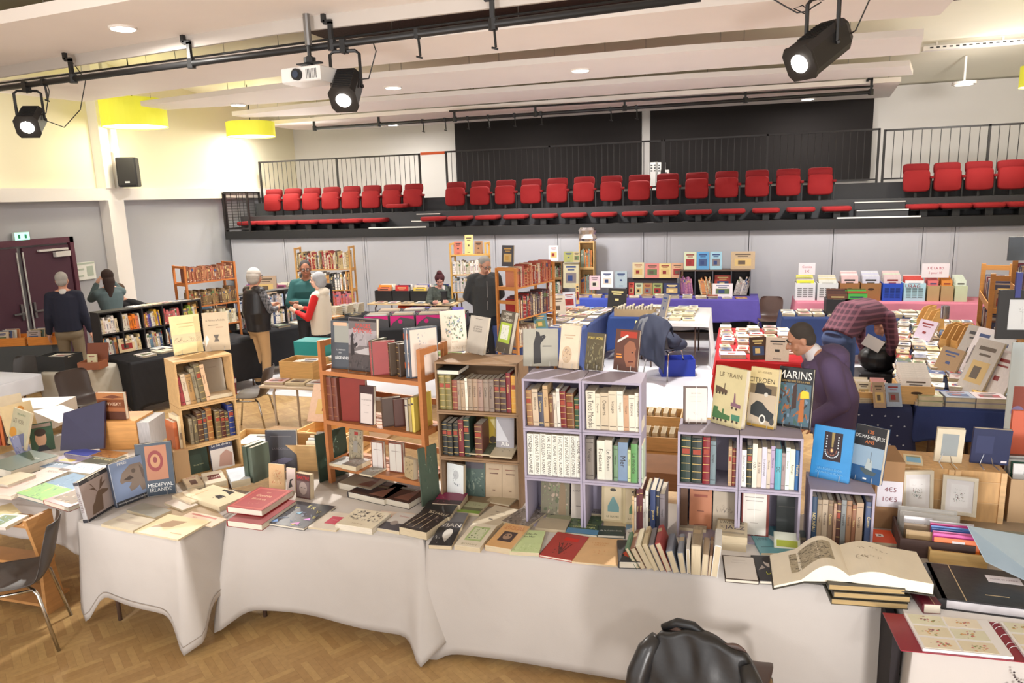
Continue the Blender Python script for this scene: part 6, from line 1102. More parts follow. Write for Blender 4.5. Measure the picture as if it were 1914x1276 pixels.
fw_ = (P4[1]-P4[0]).cross(up_).normalized()*-.03; b = MB(); b.add([tuple(q) for q in P4]+[tuple(q-fw_) for q in P4], [(0, 1, 2, 3), (7, 6, 5, 4), (0, 4, 5, 1), (1, 5, 6, 2), (2, 6, 7, 3), (3, 7, 4, 0)]); o = b.build('large_album', M((44, 38, 70), .3, 'cover')); tag(o, 'large leaning indigo album crossed by a red and white stripe', 'album')
b = MB(); e_ = fw_*.04
for t0, t1, mi_ in ((.52, .57, 0), (.57, .66, 1)): b.add([tuple(P4[0].lerp(P4[1], t0)+e_), tuple(P4[0].lerp(P4[1], t1)+e_), tuple(P4[3].lerp(P4[2], t1-.1)+e_), tuple(P4[3].lerp(P4[2], t0-.1)+e_)], [(0, 1, 2, 3)], mi_)
b.build('stripe_pattern', [M((220, 200, 214), .5), M((200, 50, 50), .5)], o)
for (BL, BR, TL, zb, ti, t_, c_, a_, lb) in (((60, 846), (104, 838), (88, 788), .745, .5, .02, (52, 84, 62), [('e', .45, .45, .24, .3, (206, 160, 130)), ('e', .45, .66, .25, .14, (60, 44, 36)), ('p', [(.2, .0), (.8, .0), (.6, .2), (.35, .2)], (40, 44, 56)), ('r', .05, .84, .95, .96, (150, 130, 120))], 'green magazine with the face of a smiling man, slumped among others'),
   ((14, 828), (46, 842), (24, 760), .80, .3, .02, (196, 190, 160), [T('Simone-Henri', .5, .88, .07, (90, 120, 90), .8), T('LES VOIX', .4, .68, .12, (120, 104, 90), .7), ('e', .2, .35, .2, .14, (214, 150, 60))], 'worn pale green magazine Simone-Henri slumped at the left'),
   ((16, 815), (72, 800), (12, 758), .84, .25, .03, (230, 206, 160), [('e', .6, .8, .12, .1, (206, 140, 60))], 'cream book with a small orange crest behind the slumped magazines'),
   ((-20, 800), (50, 785), (-20, 745), .86, .2, .02, (226, 212, 184), [], 'large cream sheet book standing at the back of the left table'),
   ((36, 858), (62, 850), (56, 806), .745, .4, .02, (120, 124, 160), [('s', 0, 0, 1, 1, [(180, 170, 180), (90, 96, 140)], 20, 4)], 'bluish magazine bent under the smiling man magazine')):
    stand(BL, BR, TL, zb, ti, t_, c_, lb, a_, hard=False, name='magazine' if 'magazine' in lb else 'book', cat='magazine' if 'magazine' in lb else 'book')
for i, c_ in enumerate(((150, 60, 40), (206, 110, 60), (70, 50, 44))): p = PZ(6+i*7, 830, .75); book(TR(p.x-.02, p.y+.06, TZ, PI/2+.1), .16, .27, .03, c_, '%s spine, %s from the left beside the slumped magazines' % (cname(c_), ordi(i)))
tag(MB().box((-.26, -.2, 0), (.26, .2, .2), 0, on(75, 790, .76, .3)).build('paper_box', M((232, 226, 218), .7, 'paper')), 'white sheet topped box behind the cream crest book', 'box')
flat((60, 768), (110, 790), (100, 750), .965, .002, (240, 236, 230), 'white printed sheet lying on the box behind the magazines', [('r', .2, .3, .7, .32, (190, 180, 170)), ('r', .2, .5, .8, .52, (190, 180, 170))], hard=False, name='paper_sheet', cat='paper')
tag(MB().box((.0, .0, 0), (.1, .3, .23), 0, TR(wb.x+.33, wb.y+.12, TZ, .3)).build('record_case', M((180, 178, 180), .5, 'pages')), 'grey and white record case standing right of the orange tinted box', 'case')
# wooden trestle with low shelf
tr = thing('wooden_stand', 'low wooden display stand with two boards beside the far left chair', 'stand', (-4.62, 3.56, 0)); WM = M((190, 138, 84), .5, 'wood')
MB().prism([(-.06, 0), (.1, 0), (.06, .35), (.1, .62), (.1, .72), (-.1, .72), (-.04, .4)], 'x', .1, .13).build('side_board', WM, tr); MB().box((-.8, -.06, .64), (.1, .1, .66)).build('top_board', WM, tr); MB().box((-.8, -.06, .36), (.1, .1, .38)).build('middle_board', WM, tr); MB().box((-.8, -.06, .06), (.1, .16, .08)).build('bottom_board', WM, tr)
flat((-20, 975), (40, 958), (0, 945), .685, .02, (226, 212, 170), 'cream book lying on the top board of the low stand', [], hard=False)
flat((10, 985), (54, 962), (25, 950), .69, .022, (216, 206, 196), 'white paperback with a small colour landscape on the low stand', [('r', .1, .3, .9, .85, (110, 130, 90)), ('s', .1, .3, .9, .85, [(190, 170, 120), (80, 100, 70), (150, 180, 210)], 20, 3)], hard=False)
chair(TR(-4.36, 3.23, 0, -.9), 'dark grey shell chair at the left edge beside the small cloth table', (66, 60, 58))

# ================================================================ chair with leather jacket
jc = TR(-.0, 3.29, 0, PI-.3); chair(jc, 'brown shell chair carrying the leather jacket at the bottom', (84, 64, 58))
def jacket(mat, label, col, W, name='leather_jacket', drop=.5, thick=.05, seed=1, kind='leather', zr=.83, rough=.4):
    q = random.Random(seed); nu, nv = 46, 40; vs = []; fs = []; ph = [q.uniform(0, 6) for _ in range(9)]
    for j in range(nv+1):
        v = j/nv   # 0 inner bottom, .35 ridge, 1 outer bottom
        for i in range(nu+1):
            u = -1+2*i/nu; w = W*(1+.35*max(0, v-.35)); x = u*w/2
            ridge = zr-.05*abs(u)**2.2-.10*max(0, abs(u)-.72)/.28+.012*math.sin(u*5+ph[0])
            if v < .35: y = -(.35-v)/.35*.06-.02; z = ridge-(.35-v)/.35*.16
            else:
                s = (v-.35)/.65; y = .03+thick*math.sin(min(1, s*2)*PI/2)+.10*s**1.3+.03*math.sin(u*6+ph[1]+s*2)*s+.02*math.sin(u*13+ph[2]+3*s)*s; z = ridge-drop*s*(1+.08*math.sin(u*4+ph[3]))+.02*math.sin(s*9+u*3+ph[4])*.5
            y += .007*math.sin(x*24+z*12+ph[5])+.004*math.sin(x*46-z*30+ph[6])
            vs.append((x, y+.27, z+.003*math.sin(x*40+ph[7])))
    for j in range(nv):
        for i in range(nu): a = j*(nu+1)+i; fs.append((a, a+1, a+nu+2, a+nu+1))
    b = MB(); b.add(vs, fs); o = b.build(name, M(col, rough, kind), None, True, mat); so = o.modifiers.new('s', 'SOLIDIFY'); so.thickness = .012; tag(o, label, 'jacket'); return o
j = jacket(jc, 'black worn leather jacket draped over the brown chair at the bottom', (34, 32, 32), .52, seed=3, drop=.62)
b = MB()
b.tube([(.2, .3, .76), (.235, .33, .7), (.26, .37, .6), (.265, .39, .5), (.25, .4, .38), (.22, .39, .25)], [.03, .045, .052, .052, .048, .04], 16); b.build('sleeve', M((42, 40, 40), .32, 'leather'), j, True)
b = MB(); b.tube([(-.2, .3, .76), (-.24, .33, .7), (-.275, .37, .58), (-.29, .39, .46), (-.28, .4, .34)], [.03, .045, .052, .052, .045], 16); b.build('sleeve', M((42, 40, 40), .32, 'leather'), j, True)
b = MB(); b.tube([(-.02, .25, .8), (.05, .25, .835), (.12, .25, .83), (.19, .26, .79)], [.015, .022, .022, .015], 12); b.build('collar', M((30, 30, 32), .4, 'leather'), j, True)

# ================================================================ middle and back of the hall
def lie(mat_or_xyz, w, h, t, col, label, rz=0, group=None, **k):
    x, y, z = mat_or_xyz; m = frame((math.cos(rz), math.sin(rz), 0), (-math.sin(rz), math.cos(rz), 0), (x+math.sin(rz)*h/2, y-math.cos(rz)*h/2, z+t/2+.0005))
    return sbook(m, w, h, t, col, label, group=group, **k)
def field(o, e1, e2, n1, n2, s1, s2, z, pal, place, group, jit=.02, stackp=.3, size=(.125, .185), names=('book',), skip=None, rz0=0, side='left', near='front'):
    o = Vector((o[0], o[1], 0)); e1 = Vector((e1[0], e1[1], 0)).normalized(); e2 = Vector((e2[0], e2[1], 0)).normalized()
    for j in range(n2):
        for i in range(n1):
            if skip and skip(i, j): continue
            p = o+e1*(s1*(i+.5)+rnd.uniform(-jit, jit))+e2*(s2*(j+.5)+rnd.uniform(-jit, jit)); zz = z; rz = math.atan2(e1.y, e1.x)+rnd.uniform(-.12, .12)+rz0
            lv = 1+(rnd.random() < stackp)
            for L in range(lv):
                w_ = size[0]*rnd.uniform(.85, 1.15); h_ = size[1]*rnd.uniform(.9, 1.1); t_ = rnd.uniform(.015, .035); c_ = rnd.choice(pal); nm = names[(i+j) % len(names)]
                lie((p.x, p.y, zz), w_, h_, t_, c_, '%s %s, row %s, %s from %s, %s' % (cname(c_), nm.replace('_', ' '), ['one', 'two', 'three', 'four', 'five', 'six', 'seven', 'eight', 'nine', 'ten', 'eleven', 'twelve', 'thirteen', 'fourteen', 'fifteen', 'sixteen', 'seventeen', 'eighteen', 'nineteen', 'twenty'][j], ordi(i), side, place+(', on top' if L else '')), rz+rnd.uniform(-.1, .1), group, name=nm, cat=nm.replace('_', ' ')); zz += t_+.001
def fstand(p, w_, h_, t_, c_, label, rz=0, tilt=.15, style=None, name='book', cat='book', group=None):
    return sbook(Matrix.Translation(p) @ Matrix.Rotation(rz, 4, 'Z') @ Matrix.Rotation(-tilt, 4, 'X'), w_, h_, t_, c_, label, style, group, name=name, cat=cat)
def rowof(p, ax, width, h, pal, place, group, name='paperback', tmin=.015, tmax=.04, depth=.15, lean=0, z=None): shelf_row(p, ax, width, h, pal, place, group, depth=depth, tmin=tmin, tmax=tmax, lean=lean, setback=.005, name=name)
BK = (26, 26, 30); BLUE = (66, 82, 134); VIO = (88, 76, 158); NAVY = (36, 46, 92); PINKC = (214, 130, 150)

# ---- black shelving with paperbacks on the black clothed table (left middle)
e2 = Vector((.37, .93, 0)).normalized(); e1 = Vector((.93, -.37, 0))
def blkframe(corner): return frame(e2, (0, 0, 1), corner)     # local x runs along e2, y inwards (-e1)
c0 = Vector((-7.66, 7.67, 0)); mB = blkframe(c0)
table('folding table under the black cloth carrying the black bookshelf', 0, 2.0, 0, 1.0, .737, mB); cloth('tablecloth', 'black cloth hanging in deep folds below the black bookshelf', 0, 2.0, 0, 1.0, .74, (.6, .5, .2, .62), BK, mat=mB, amp=.025, seed=31, k=4)
bsf = thing('black_bookshelf', 'low black open bookshelf with ten compartments of paperbacks', 'bookshelf', mB @ Matrix.Translation((-.02, .68, .742))); BM = M((32, 30, 32), .5); Wd, Hd, nc = 1.5, .62, 5
for z in (0, .3, .6): MB().box((0, 0, z), (Wd, .26, z+.02)).build('shelf_board', BM, bsf)
for i in range(nc+1): x = i*(Wd-.02)/nc; MB().box((x, 0, .02), (x+.02, .26, .3)).box((x, 0, .32), (x+.02, .26, .6)).build('divider', BM, bsf)
MB().box((0, .25, .02), (Wd, .26, .6)).build('back_board', BM, bsf)
bmx = bsf.matrix_basis; cpl = [[(230, 225, 215), (206, 100, 60), (216, 200, 170), (236, 232, 224)], [(206, 120, 90), (216, 206, 190), (232, 130, 40), (196, 80, 70)], [(96, 90, 160), (150, 90, 90), (206, 160, 50), (214, 206, 190)], [(200, 110, 110), (226, 216, 206), (190, 90, 90)], [(216, 206, 190), (214, 170, 100), (170, 196, 80), (90, 60, 70)]]
for i in range(nc):
    for r_ in range(2):
        o = bmx @ Vector((i*(Wd-.02)/nc+.024, 0, .021+r_*.3)); rowof(o, bmx.to_3x3() @ Vector((1, 0, 0)), .25, .25, cpl[i] if r_ else MIX, 'in %s cell %s of the black bookshelf' % (['lower', 'upper'][r_], ['one', 'two', 'three', 'four', 'five'][i]), 'paperbacks in the black bookshelf', lean=-.06)
for i in range(7):
    p = bmx @ Vector((.55+i*.15, .13, .622)); lie((p.x, p.y, p.z), .13, .18, .012, rnd.choice(PALE), 'pale booklet lying on top of the black bookshelf, %s from the near end' % ordi(i), math.atan2(e2.y, e2.x)+.2, 'booklets on top of the black bookshelf')
for i, (x, y) in enumerate(((.35, .25), (.62, .3), (.9, .28), (1.15, .32), (1.4, .3), (.7, .5), (1.0, .5))):
    p = mB @ Vector((x, y, .742)); lie((p.x, p.y, p.z), .2, .26, .025, [(206, 200, 196), (216, 206, 186), (226, 222, 214)][i % 3], 'flat pale album before the black bookshelf, %s counted from the near corner' % ordi(i), math.atan2(e2.y, e2.x)+.1*(i % 2))
fstand(bmx @ Vector((.33, .0, .02)), .22, .2, .012, (214, 196, 150), 'straw coloured wide book covering a lower compartment of the black bookshelf', math.atan2(e2.y, e2.x), .1, 1)
for i, (c_, x, lb) in enumerate((((30, 36, 36), .9, 'dark folder standing on the floor under the black cloth table'), ((110, 30, 44), 1.25, 'dark red box file on the floor under the black cloth table'))):
    p = mB @ Vector((x, .1, 0)); o = MB().box((-.16, -.1, 0), (.16, .1, .26)).box((-.05+.1*i, -.102, .18), (.07+.1*i, -.1, .24), 1).build('box_file', [M(c_, .5), M((200, 196, 196), .6)], None, mat=Matrix.Translation(p-Vector((-.16, .06, 0))) @ Matrix.Rotation(math.atan2(e2.y, e2.x), 4, 'Z')); tag(o, lb, 'box file')
# small cream clothed table with black tub and card box
table('narrow table with cream cloth under the black tub', -8.55, -7.95, 7.15, 7.75, .70); cloth('tablecloth', 'cream cloth on the narrow table under the black tub', -8.55, -7.95, 7.14, 7.76, .705, (.6, .6, .3, .5), (196, 190, 176), amp=.025, seed=33, k=4)
tb = tray(TR(-8.45, 7.35, .707, .1), .42, .32, .2, .012, (38, 38, 38), 'black plastic tub of papers on the cream clothed table', name='plastic_tub', kind='plain', cat='tub')
for i in range(3): lie((-8.45+i*.03, 7.35, .86+i*.012), .3, .2, .01, (214, 206, 190), 'paper sheaf %s inside the black plastic tub' % ['lowest', 'middle', 'topmost'][i], .1*i, name='paper_sheaf', cat='papers')
t_ = tray(TR(-8.02, 7.45, .707, .3), .28, .22, .1, .01, (150, 90, 60), 'open reddish brown card box beside the black tub', name='card_box', kind='paper'); MB().box((-.14, .1, .1), (.14, .11, .34), 0, Matrix.Rotation(-.25, 4, 'X')).build('lid', M((122, 66, 42), .6, 'paper'), t_); fstand(Vector((-8.04, 7.46, .72)), .12, .17, .03, (216, 204, 170), 'cream packet standing in the reddish brown card box', .3)
chair(TR(-7.6, 6.85, 0, 1.25), 'dark brown shell chair in front of the black clothed table', (66, 54, 50)); chair(TR(-9.2, 7.3, 0, .2), 'dark grey shell chair behind the white plastic bags', (70, 66, 64))
table('trestle table covered with white plastic at far left', -9.7, -8.35, 6.0, 6.9, .6); cloth('plastic_sheet', 'white plastic bags heaped over the table at the far left', -9.7, -8.33, 5.95, 6.95, .74, (.16, .2, .1, .2), (216, 218, 226), amp=.05, seed=41, k=9, cat='plastic sheet')
tag(MB().box((-8.5, 6.0, .32), (-8.28, 6.3, .56)).build('storage_box', M((104, 20, 34), .5)), 'dark red box half hidden below the white plastic', 'box')
# rack of old bindings at the end
def rack(mat, W, H, D, lv, col, label, rows, pal, place, group, rtop=True, hm=.26, slats=True):
    t = thing('wooden_bookcase', label, 'bookcase', mat); m = M(col, .5, 'wood', am=.14)
    for x in (0, W-.03):
        for y in (0, D-.03): MB().box((x, y, 0), (x+.03, y+.03, H)).build('post', m, t)
        for z in [H-.04]+[l-.05 for l in lv]: MB().box((x+.005, .03, z), (x+.025, D-.03, z+.035)).build('side_rung', m, t)
    for z in lv: MB().box((.03, 0, z-.02), (W-.03, D, z)).build('shelf_board', m, t)
    for k, z in enumerate(rows): 
        if z is None: continue
        o = mat @ Vector((.035, .0, z+.001)); rowof(o, mat.to_3x3() @ Vector((1, 0, 0)), W-.07, hm, pal[k % len(pal)], 'on the %s shelf %s' % (['top', 'second', 'third', 'fourth'][k], place), group, depth=D*.7, name='bound_volume')
    return t
p = Vector((-7.86, 9.15, .0)); mR = frame(e2, (0, 0, 1), p); rack(mR, .85, 1.88, .36, (1.62, 1.25, .92), (186, 112, 56), 'orange brown wooden bookcase of old bindings behind the black bookshelf', (1.62, 1.25, .92), [[(150, 90, 66), (120, 70, 54), (170, 110, 80)], [(90, 60, 46), (120, 96, 66), (150, 120, 80)], [(230, 220, 200), (170, 150, 120), (200, 190, 160)]], 'of the orange brown bookcase', 'old bindings in the orange brown bookcase')
# second black clothed table, beside the standing men
c1 = Vector((-7.25, 9.85, 0)); e3 = Vector((.44, .9, 0)).normalized(); mC = frame(e3, (0, 0, 1), c1)
table('folding table under the black cloth behind the standing visitors', 0, 2.4, 0, 1.0, .737, mC); cloth('tablecloth', 'black cloth on the table behind the standing visitors', 0, 2.4, 0, 1.0, .74, (.6, .5, .2, .5), BK, mat=mC, amp=.02, seed=35, k=4)
bs2 = thing('black_bookshelf', 'black open shelf with two levels of books beside the man in the leather vest', 'bookshelf', mC @ Matrix.Translation((-.1, .45, .742)))
for z in (0, .28, .56): MB().box((0, 0, z), (1.9, .24, z+.02)).build('shelf_board', BM, bs2)
for i in range(5): MB().box((i*.47, 0, .02), (i*.47+.02, .24, .56)).build('divider', BM, bs2)
for i in range(4):
    for r_ in range(2): rowof(bs2.matrix_basis @ Vector((i*.47+.03, 0, .021+r_*.28)), e3, .43, .24, [(200, 206, 216), (150, 170, 200), (222, 218, 206), (190, 180, 170), (110, 110, 120)] if r_ else MIX, 'in %s bay %s of the farther black shelf' % (['lower', 'upper'][r_], ['one', 'two', 'three', 'four'][i]), 'books in the farther black shelf')
for i in range(6): p = mC @ Vector((.2+i*.36, .2, .742)); lie((p.x, p.y, p.z), .22, .3, .03, [(206, 130, 60), (60, 60, 66), (216, 206, 190), (150, 90, 60)][i % 4], 'flat book at the front edge of the farther black table, %s from the near end' % ordi(i), math.atan2(e3.y, e3.x))
for j in range(3):
    for i in range(5): p = mC @ Vector((1.75+j*.24, .35, .742+i*.035)); lie((p.x, p.y, p.z), .17, .22, .034, (206, 200, 180) if j == 0 else (190, 186, 170), 'pale volume, %s from the bottom of the %s pile on the farther black table' % (ordi(i), ordi(j)), 1.2+.05*i, 'piled volumes on the farther black table')
# left wall tables with crates, bags
for k, (x, y, n_, c_) in enumerate(((-9.6, 8.7, 2, (226, 140, 50)), (-10.35, 8.1, 2, (206, 150, 90)))): pass
tag(MB().box((0, 0, .0), (1.0, .55, .72)).build('draped_trestle', M((84, 88, 90), .8, 'fabric'), mat=TR(-11.0, 8.3, 0, .35)), 'grey trestle table carrying orange boxes by the plum door', 'table')
for i in range(2):
    m = TR(-10.95, 8.55, .722, .35) @ Matrix.Translation((.25+i*.48, 0, 0)); tray(m, .44, .4, .13, .012, (226, 142, 56), 'orange wooden box of paperbacks by the plum door, %s from the left' % ordi(i), name='orange_box')
    for q_ in range(7): sbook(m @ Matrix.Translation((-.16+.04*(q_ % 2), -.14+q_*.045, .014)) @ Matrix.Rotation(-.2, 4, 'X'), .2, .21, .025, rnd.choice(PALE+MIX), '%s book, %s from the front in orange box %s by the plum door' % ('upright', ordi(q_), ['one', 'two', 'three'][i]), group='books in the orange boxes by the door')
field((-10.6, 10.65), (1, 0), (0, 1), 12, 1, .2, .26, .74, OLD+MIX, 'on the side wall table', 'books on the side wall table', stackp=.9, size=(.15, .2))
table('long table of boxed books beside the pillar', -10.9, -8.1, 10.6, 11.5, .737)
for i in range(9):
    p = PY(262+i*21, 548-i*1.2, 11.0); w_ = .26
    m = TR(-10.55+i*.29, 11.15, .742); tray(m, .28, .3, .16, .01, (34, 33, 36), 'black crate of books in the row beside the pillar, %s from the left' % ordi(i), name='plastic_crate', kind='plain', cat='crate')
    for q_ in range(4): sbook(m @ Matrix.Translation((0, -.1+q_*.06, .012)) @ Matrix.Rotation(-.1, 4, 'X'), .2, .22+.02*(q_ % 2), .03, rnd.choice(MIX+OLD), '%s book, %s from front, black crate %s beside pillar' % ('upright', ordi(q_), ordi(i)), group='books in the crates beside the pillar')
o = fstand(Vector((-10.6, 10.95, .742)), .3, .24, .03, (180, 80, 60), 'framed pale notice with red edge near the pillar foot', .1, .1, 3, 'framed_notice', 'notice')
fstand(Vector((-9.35, 10.93, .742)), .28, .36, .02, (80, 120, 190), 'blue illustrated book standing behind the seated man', .05, .1, 0); fstand(Vector((-9.25, 10.78, .76)), .24, .16, .01, (222, 220, 214), 'white card standing before the blue illustrated book', .05, .2, 3, 'card', 'card')
# framed things behind vest man
fstand(Vector((-8.9, 12.6, .95)), .42, .4, .03, (176, 150, 124), 'old framed picture leaning among objects behind the vest man', .2, .1, 0, 'framed_picture', 'picture')
table('rear table of black crates against the grey panels, left end', -10.2, -7.9, 13.3, 14.2, .78)
for i in range(6):
    m = TR(-9.9+i*.37, 13.6, .782); tray(m, .35, .36, .2, .012, (34, 33, 36), 'black crate on the rear left table, %s from the left' % ordi(i), name='plastic_crate', kind='plain', cat='crate')
    for q_ in range(5): sbook(m @ Matrix.Translation((0, -.13+q_*.06, .012)) @ Matrix.Rotation(-.12, 4, 'X'), .24, .27+.03*(q_ % 2), .03, rnd.choice(VIV+PALE), 'comic, %s from front, rear left crate %s' % (ordi(q_), ordi(i)), group='comics in the rear left crates', name='comic_book', cat='comic book')
# tall bookcase behind the green sweater man
pb_ = PY(548, 560, 12.3); mQ = TR(-8.0, 12.3, 0, .18); rack(mQ, 1.1, 1.92, .3, (1.5, 1.1, .75), (200, 150, 84), 'tall light wooden bookcase behind the two talking men', (1.5, 1.1, .75), [[(150, 50, 44), (214, 200, 170), (190, 170, 120), (230, 225, 215), (96, 80, 60)], [(236, 232, 224), (206, 150, 90), (60, 60, 66)], [(220, 210, 190), (196, 60, 50), (210, 120, 130)]], 'of the tall light bookcase', 'books in the tall light bookcase', hm=.36)
# table with black folding crates right of the bookcase
table('pale topped table with black folding crates by the grey panels', -6.75, -4.95, 12.7, 13.6, .80, topcol=(216, 186, 140))
for i in range(4):
    m = TR(-6.5+i*.38, 13.1, .802); t_ = tray(m, .36, .34, .22, .012, (30, 30, 32), 'black folding crate of albums by the grey panels, %s from the left' % ordi(i), name='plastic_crate', kind='plain', cat='crate')
    for q_ in range(6): sbook(m @ Matrix.Translation((0, -.13+q_*.05, .012)) @ Matrix.Rotation(-.12, 4, 'X'), .27, .27+.04*((q_+i) % 2), .025, rnd.choice(VIV+PALE), 'album, %s from front, folding crate %s by grey panels' % (ordi(q_), ordi(i)), group='albums in the black folding crates', name='comic_book', cat='comic book')
for i in range(6): lie((-6.5+i*.28, 12.82, .802), .18, .22, .02, rnd.choice(PALE), 'pale booklet before the folding crates, %s from the left' % ordi(i), 0)
# magenta and grey record boxes
cM = Vector((-5.65, 10.35, 0)); tabm = TR(cM.x, cM.y, 0, .25)
table('folding table under the dark cloth with the magenta boxes', 0, 2.1, 0, 1.0, .737, tabm); cloth('tablecloth', 'black cloth below the magenta and grey boxes', 0, 2.1, 0, 1.0, .74, (.5, .4, .2, .4), BK, mat=tabm, seed=37)
for k in range(7):
    i, j = k % 4, k//4; m = tabm @ Matrix.Translation((.25+i*.42+.1*j, .25+j*.42, .742)); tray(m, .4, .34, .2, .01, (86, 86, 92), 'grey and magenta printed box, %s in the %s row behind the grey photo book' % (ordi(i), ['front', 'rear'][j]), name='record_box', kind='paper')
    MB().prism([(-.19, .19), (.19, .19), (.19, .13), (-.02, .17), (-.15, .08), (-.19, .02)], 'y', -.172, -.17, 0, m).cyl((0, 0, 0), .035, .002, 12, 0, m @ Matrix.Translation((-.03, -.171, .1)) @ Matrix.Rotation(PI/2, 4, 'X')).build('magenta_print', M((216, 30, 130), .5), None); bpy.data.objects[-1] if False else None
    o = [q for q in COL.objects][-1]; o.parent = [q for q in COL.objects if q.name.startswith('record_box')][-1]; o.matrix_basis = o.parent.matrix_basis.inverted()
    for q_ in range(7): sbook(m @ Matrix.Translation((0, -.13+q_*.042, .012)) @ Matrix.Rotation(-.1, 4, 'X'), .32, .2, .02, rnd.choice(PALE), 'pale sleeve, %s from front, printed box %s, row %s' % (ordi(q_), ordi(i), ['one', 'two'][j]), 3, 'sleeves in the magenta printed boxes', name='record_sleeve', cat='record sleeve')
# table of papers just behind the orange rack, with green sheet
table('low table of loose papers behind the orange rack', -5.2, -3.3, 8.2, 9.4, .72); field((-5.1, 8.25), (1, 0), (0, 1), 6, 4, .3, .28, .72, [(232, 226, 210), (222, 214, 190), (236, 232, 222), (120, 150, 60)], 'behind the orange rack', 'papers behind the orange rack', names=('paper_bundle',), size=(.24, .26), stackp=.8, jit=.04)
# purple clothed short table by the red haired woman
table('small table under violet cloth beside the red haired woman', -5.75, -4.75, 12.0, 12.6, .76); cloth('tablecloth', 'violet cloth on the small table beside the red haired woman', -5.75, -4.72, 12.0, 12.6, .765, (.5, .5, .2, .4), VIO, seed=39)
# tall bookcase behind the man in grey fleece
mN = TR(-5.1, 13.0, 0, .05); rack(mN, .72, 1.92, .3, (1.7, 1.33, 1.0), (206, 160, 84), 'tall slim natural bookcase behind the man in grey fleece', (None, 1.33, 1.0), [[(214, 196, 150)], [(230, 225, 215), (200, 190, 170)], [(150, 160, 160), (206, 200, 190)]], 'of the slim natural bookcase', 'books in the slim natural bookcase', hm=.28)
for i, (x, c_, lb) in enumerate(((.15, (190, 110, 96), 'salmon red book with a gold medallion on top of the slim bookcase'), (.36, (216, 190, 130), 'large gilt object with ribbons on top of the slim bookcase'), (.55, (150, 110, 84), 'brown book leaning on top of the slim bookcase'))):
    fstand(mN @ Vector((x, .1, 1.702)), .16, .24 if i != 1 else .36, .04, c_, lb, 0, .1, 3)
# bookcase right of that man (920-1000)
mO = frame(Vector((.62, .6, 0)), (0, 0, 1), Vector((-2.95, 10.2, 0)))
mO = frame(Vector((.3, .95, 0)), (0, 0, 1), Vector((-2.93, 10.0, 0))); tO = thing('wooden_bookcase', 'light wooden rack of red bindings standing beside the man in grey fleece', 'bookcase', mO); m_ = M((196, 130, 66), .5, 'wood', am=.14)
for x in (0, 1.05):
    for y in (0, .33): MB().box((x, y, 0), (x+.045, y+.03, 1.74)).build('post', m_, tO)
    for z in (1.7, 1.42, 1.22, .87, .5): MB().box((x+.01, .03, z), (x+.03, .33, z+.05)).build('side_rung', m_, tO)
for z in (1.46, 1.0, .6): MB().box((.045, 0, z-.02), (1.05, .36, z)).build('shelf_board', m_, tO)
for k, (z, pal, h) in enumerate(((1.46, [(170, 90, 80), (150, 60, 50), (190, 120, 90), (206, 190, 170)], .34), (1.0, [(130, 30, 36), (90, 70, 80), (206, 190, 160), (150, 30, 34)], .36), (.6, [(206, 190, 160), (150, 130, 110)], .3))):
    rowof(mO @ Vector((.05, 0, z+.001)), mO.to_3x3() @ Vector((1, 0, 0)), .98, h, pal, 'on the %s shelf beside the fleece man' % ['top', 'middle', 'bottom'][k], 'bindings in the rack beside the fleece man', depth=.22, name='bound_volume')
fstand(mO @ Vector((.1, .2, 1.76)), .2, .3, .02, (70, 72, 76), 'grey plastic wrapped picture standing on the rack beside the fleece man', -.3, .1, 0, 'picture', 'picture')

# ---- blue clothed tables in the centre
t1 = TR(-3.6, 10.9, 0, -.1)
table('long folding table under the bright blue cloth in the centre', 0, 1.45, 0, 2.2, .737, t1); cloth('tablecloth', 'bright blue cloth on the central table running away from the stage', 0, 1.45, 0, 2.2, .74, (.5, .62, .3, .4), BLUE, mat=t1, seed=43, amp=.02)
field((-3.55, 10.9), (math.cos(-.1), math.sin(-.1)), (math.sin(.1), math.cos(.1)), 8, 7, .175, .3, .742, PALE+PALE+MIX+[(210, 130, 130), (120, 150, 200)], 'on the central blue table', 'books on the central blue table', names=('book', 'magazine'), size=(.15, .22), stackp=.35)
for i, (u, v, w_, h_, c_, rz, ti, lb) in enumerate(((1018, 592, .24, .36, (60, 90, 190), .5, .2, 'cobalt blue large book propped on the central blue table'), (1045, 590, .24, .34, (214, 210, 190), .4, .3, 'pale green framed book propped on the central blue table'), (1065, 577, .22, .3, (200, 200, 206), .4, .3, 'grey book propped behind the pale green framed book'), (1080, 568, .06, .38, (214, 186, 130), .3, .2, 'tall narrow gilt frame edge propped on the central blue table'), (1000, 610, .22, .26, (110, 150, 190), .6, .4, 'pale blue book leaning among others on the central blue table'), (990, 618, .22, .26, (222, 220, 210), .6, .4, 'cream book leaning at the near end of the central blue table'), (975, 610, .2, .4, (200, 200, 196), 1.1, .1, 'tall grey book edge at the near end of the central blue table'), (1012, 618, .22, .26, (70, 110, 130), .6, .35, 'teal book leaning at the near end of the central blue table'))):
    p = PZ(u, v, .745); fstand(p, w_, h_, .03, c_, lb, rz, ti, 0)
p = PZ(1152, 577, .745); fstand(p, .34, .36, .02, (24, 24, 24), 'black picture board on a small easel near the centre', -.2, .25, 3, 'picture_board', 'picture board')
table('table under blue cloth supporting the long card box', -1.9, -1.25, 12.0, 12.7, .737); cloth('tablecloth', 'blue cloth below the long box of cards', -1.92, -1.2, 11.95, 12.7, .74, (.5, .4, .2, .3), (44, 70, 130), seed=45)
bxx = tray(TR(-1.5, 12.12, .742), .66, .3, .12, .012, (176, 152, 116), 'long cardboard box filled with index cards on blue cloth', name='card_box', kind='paper')
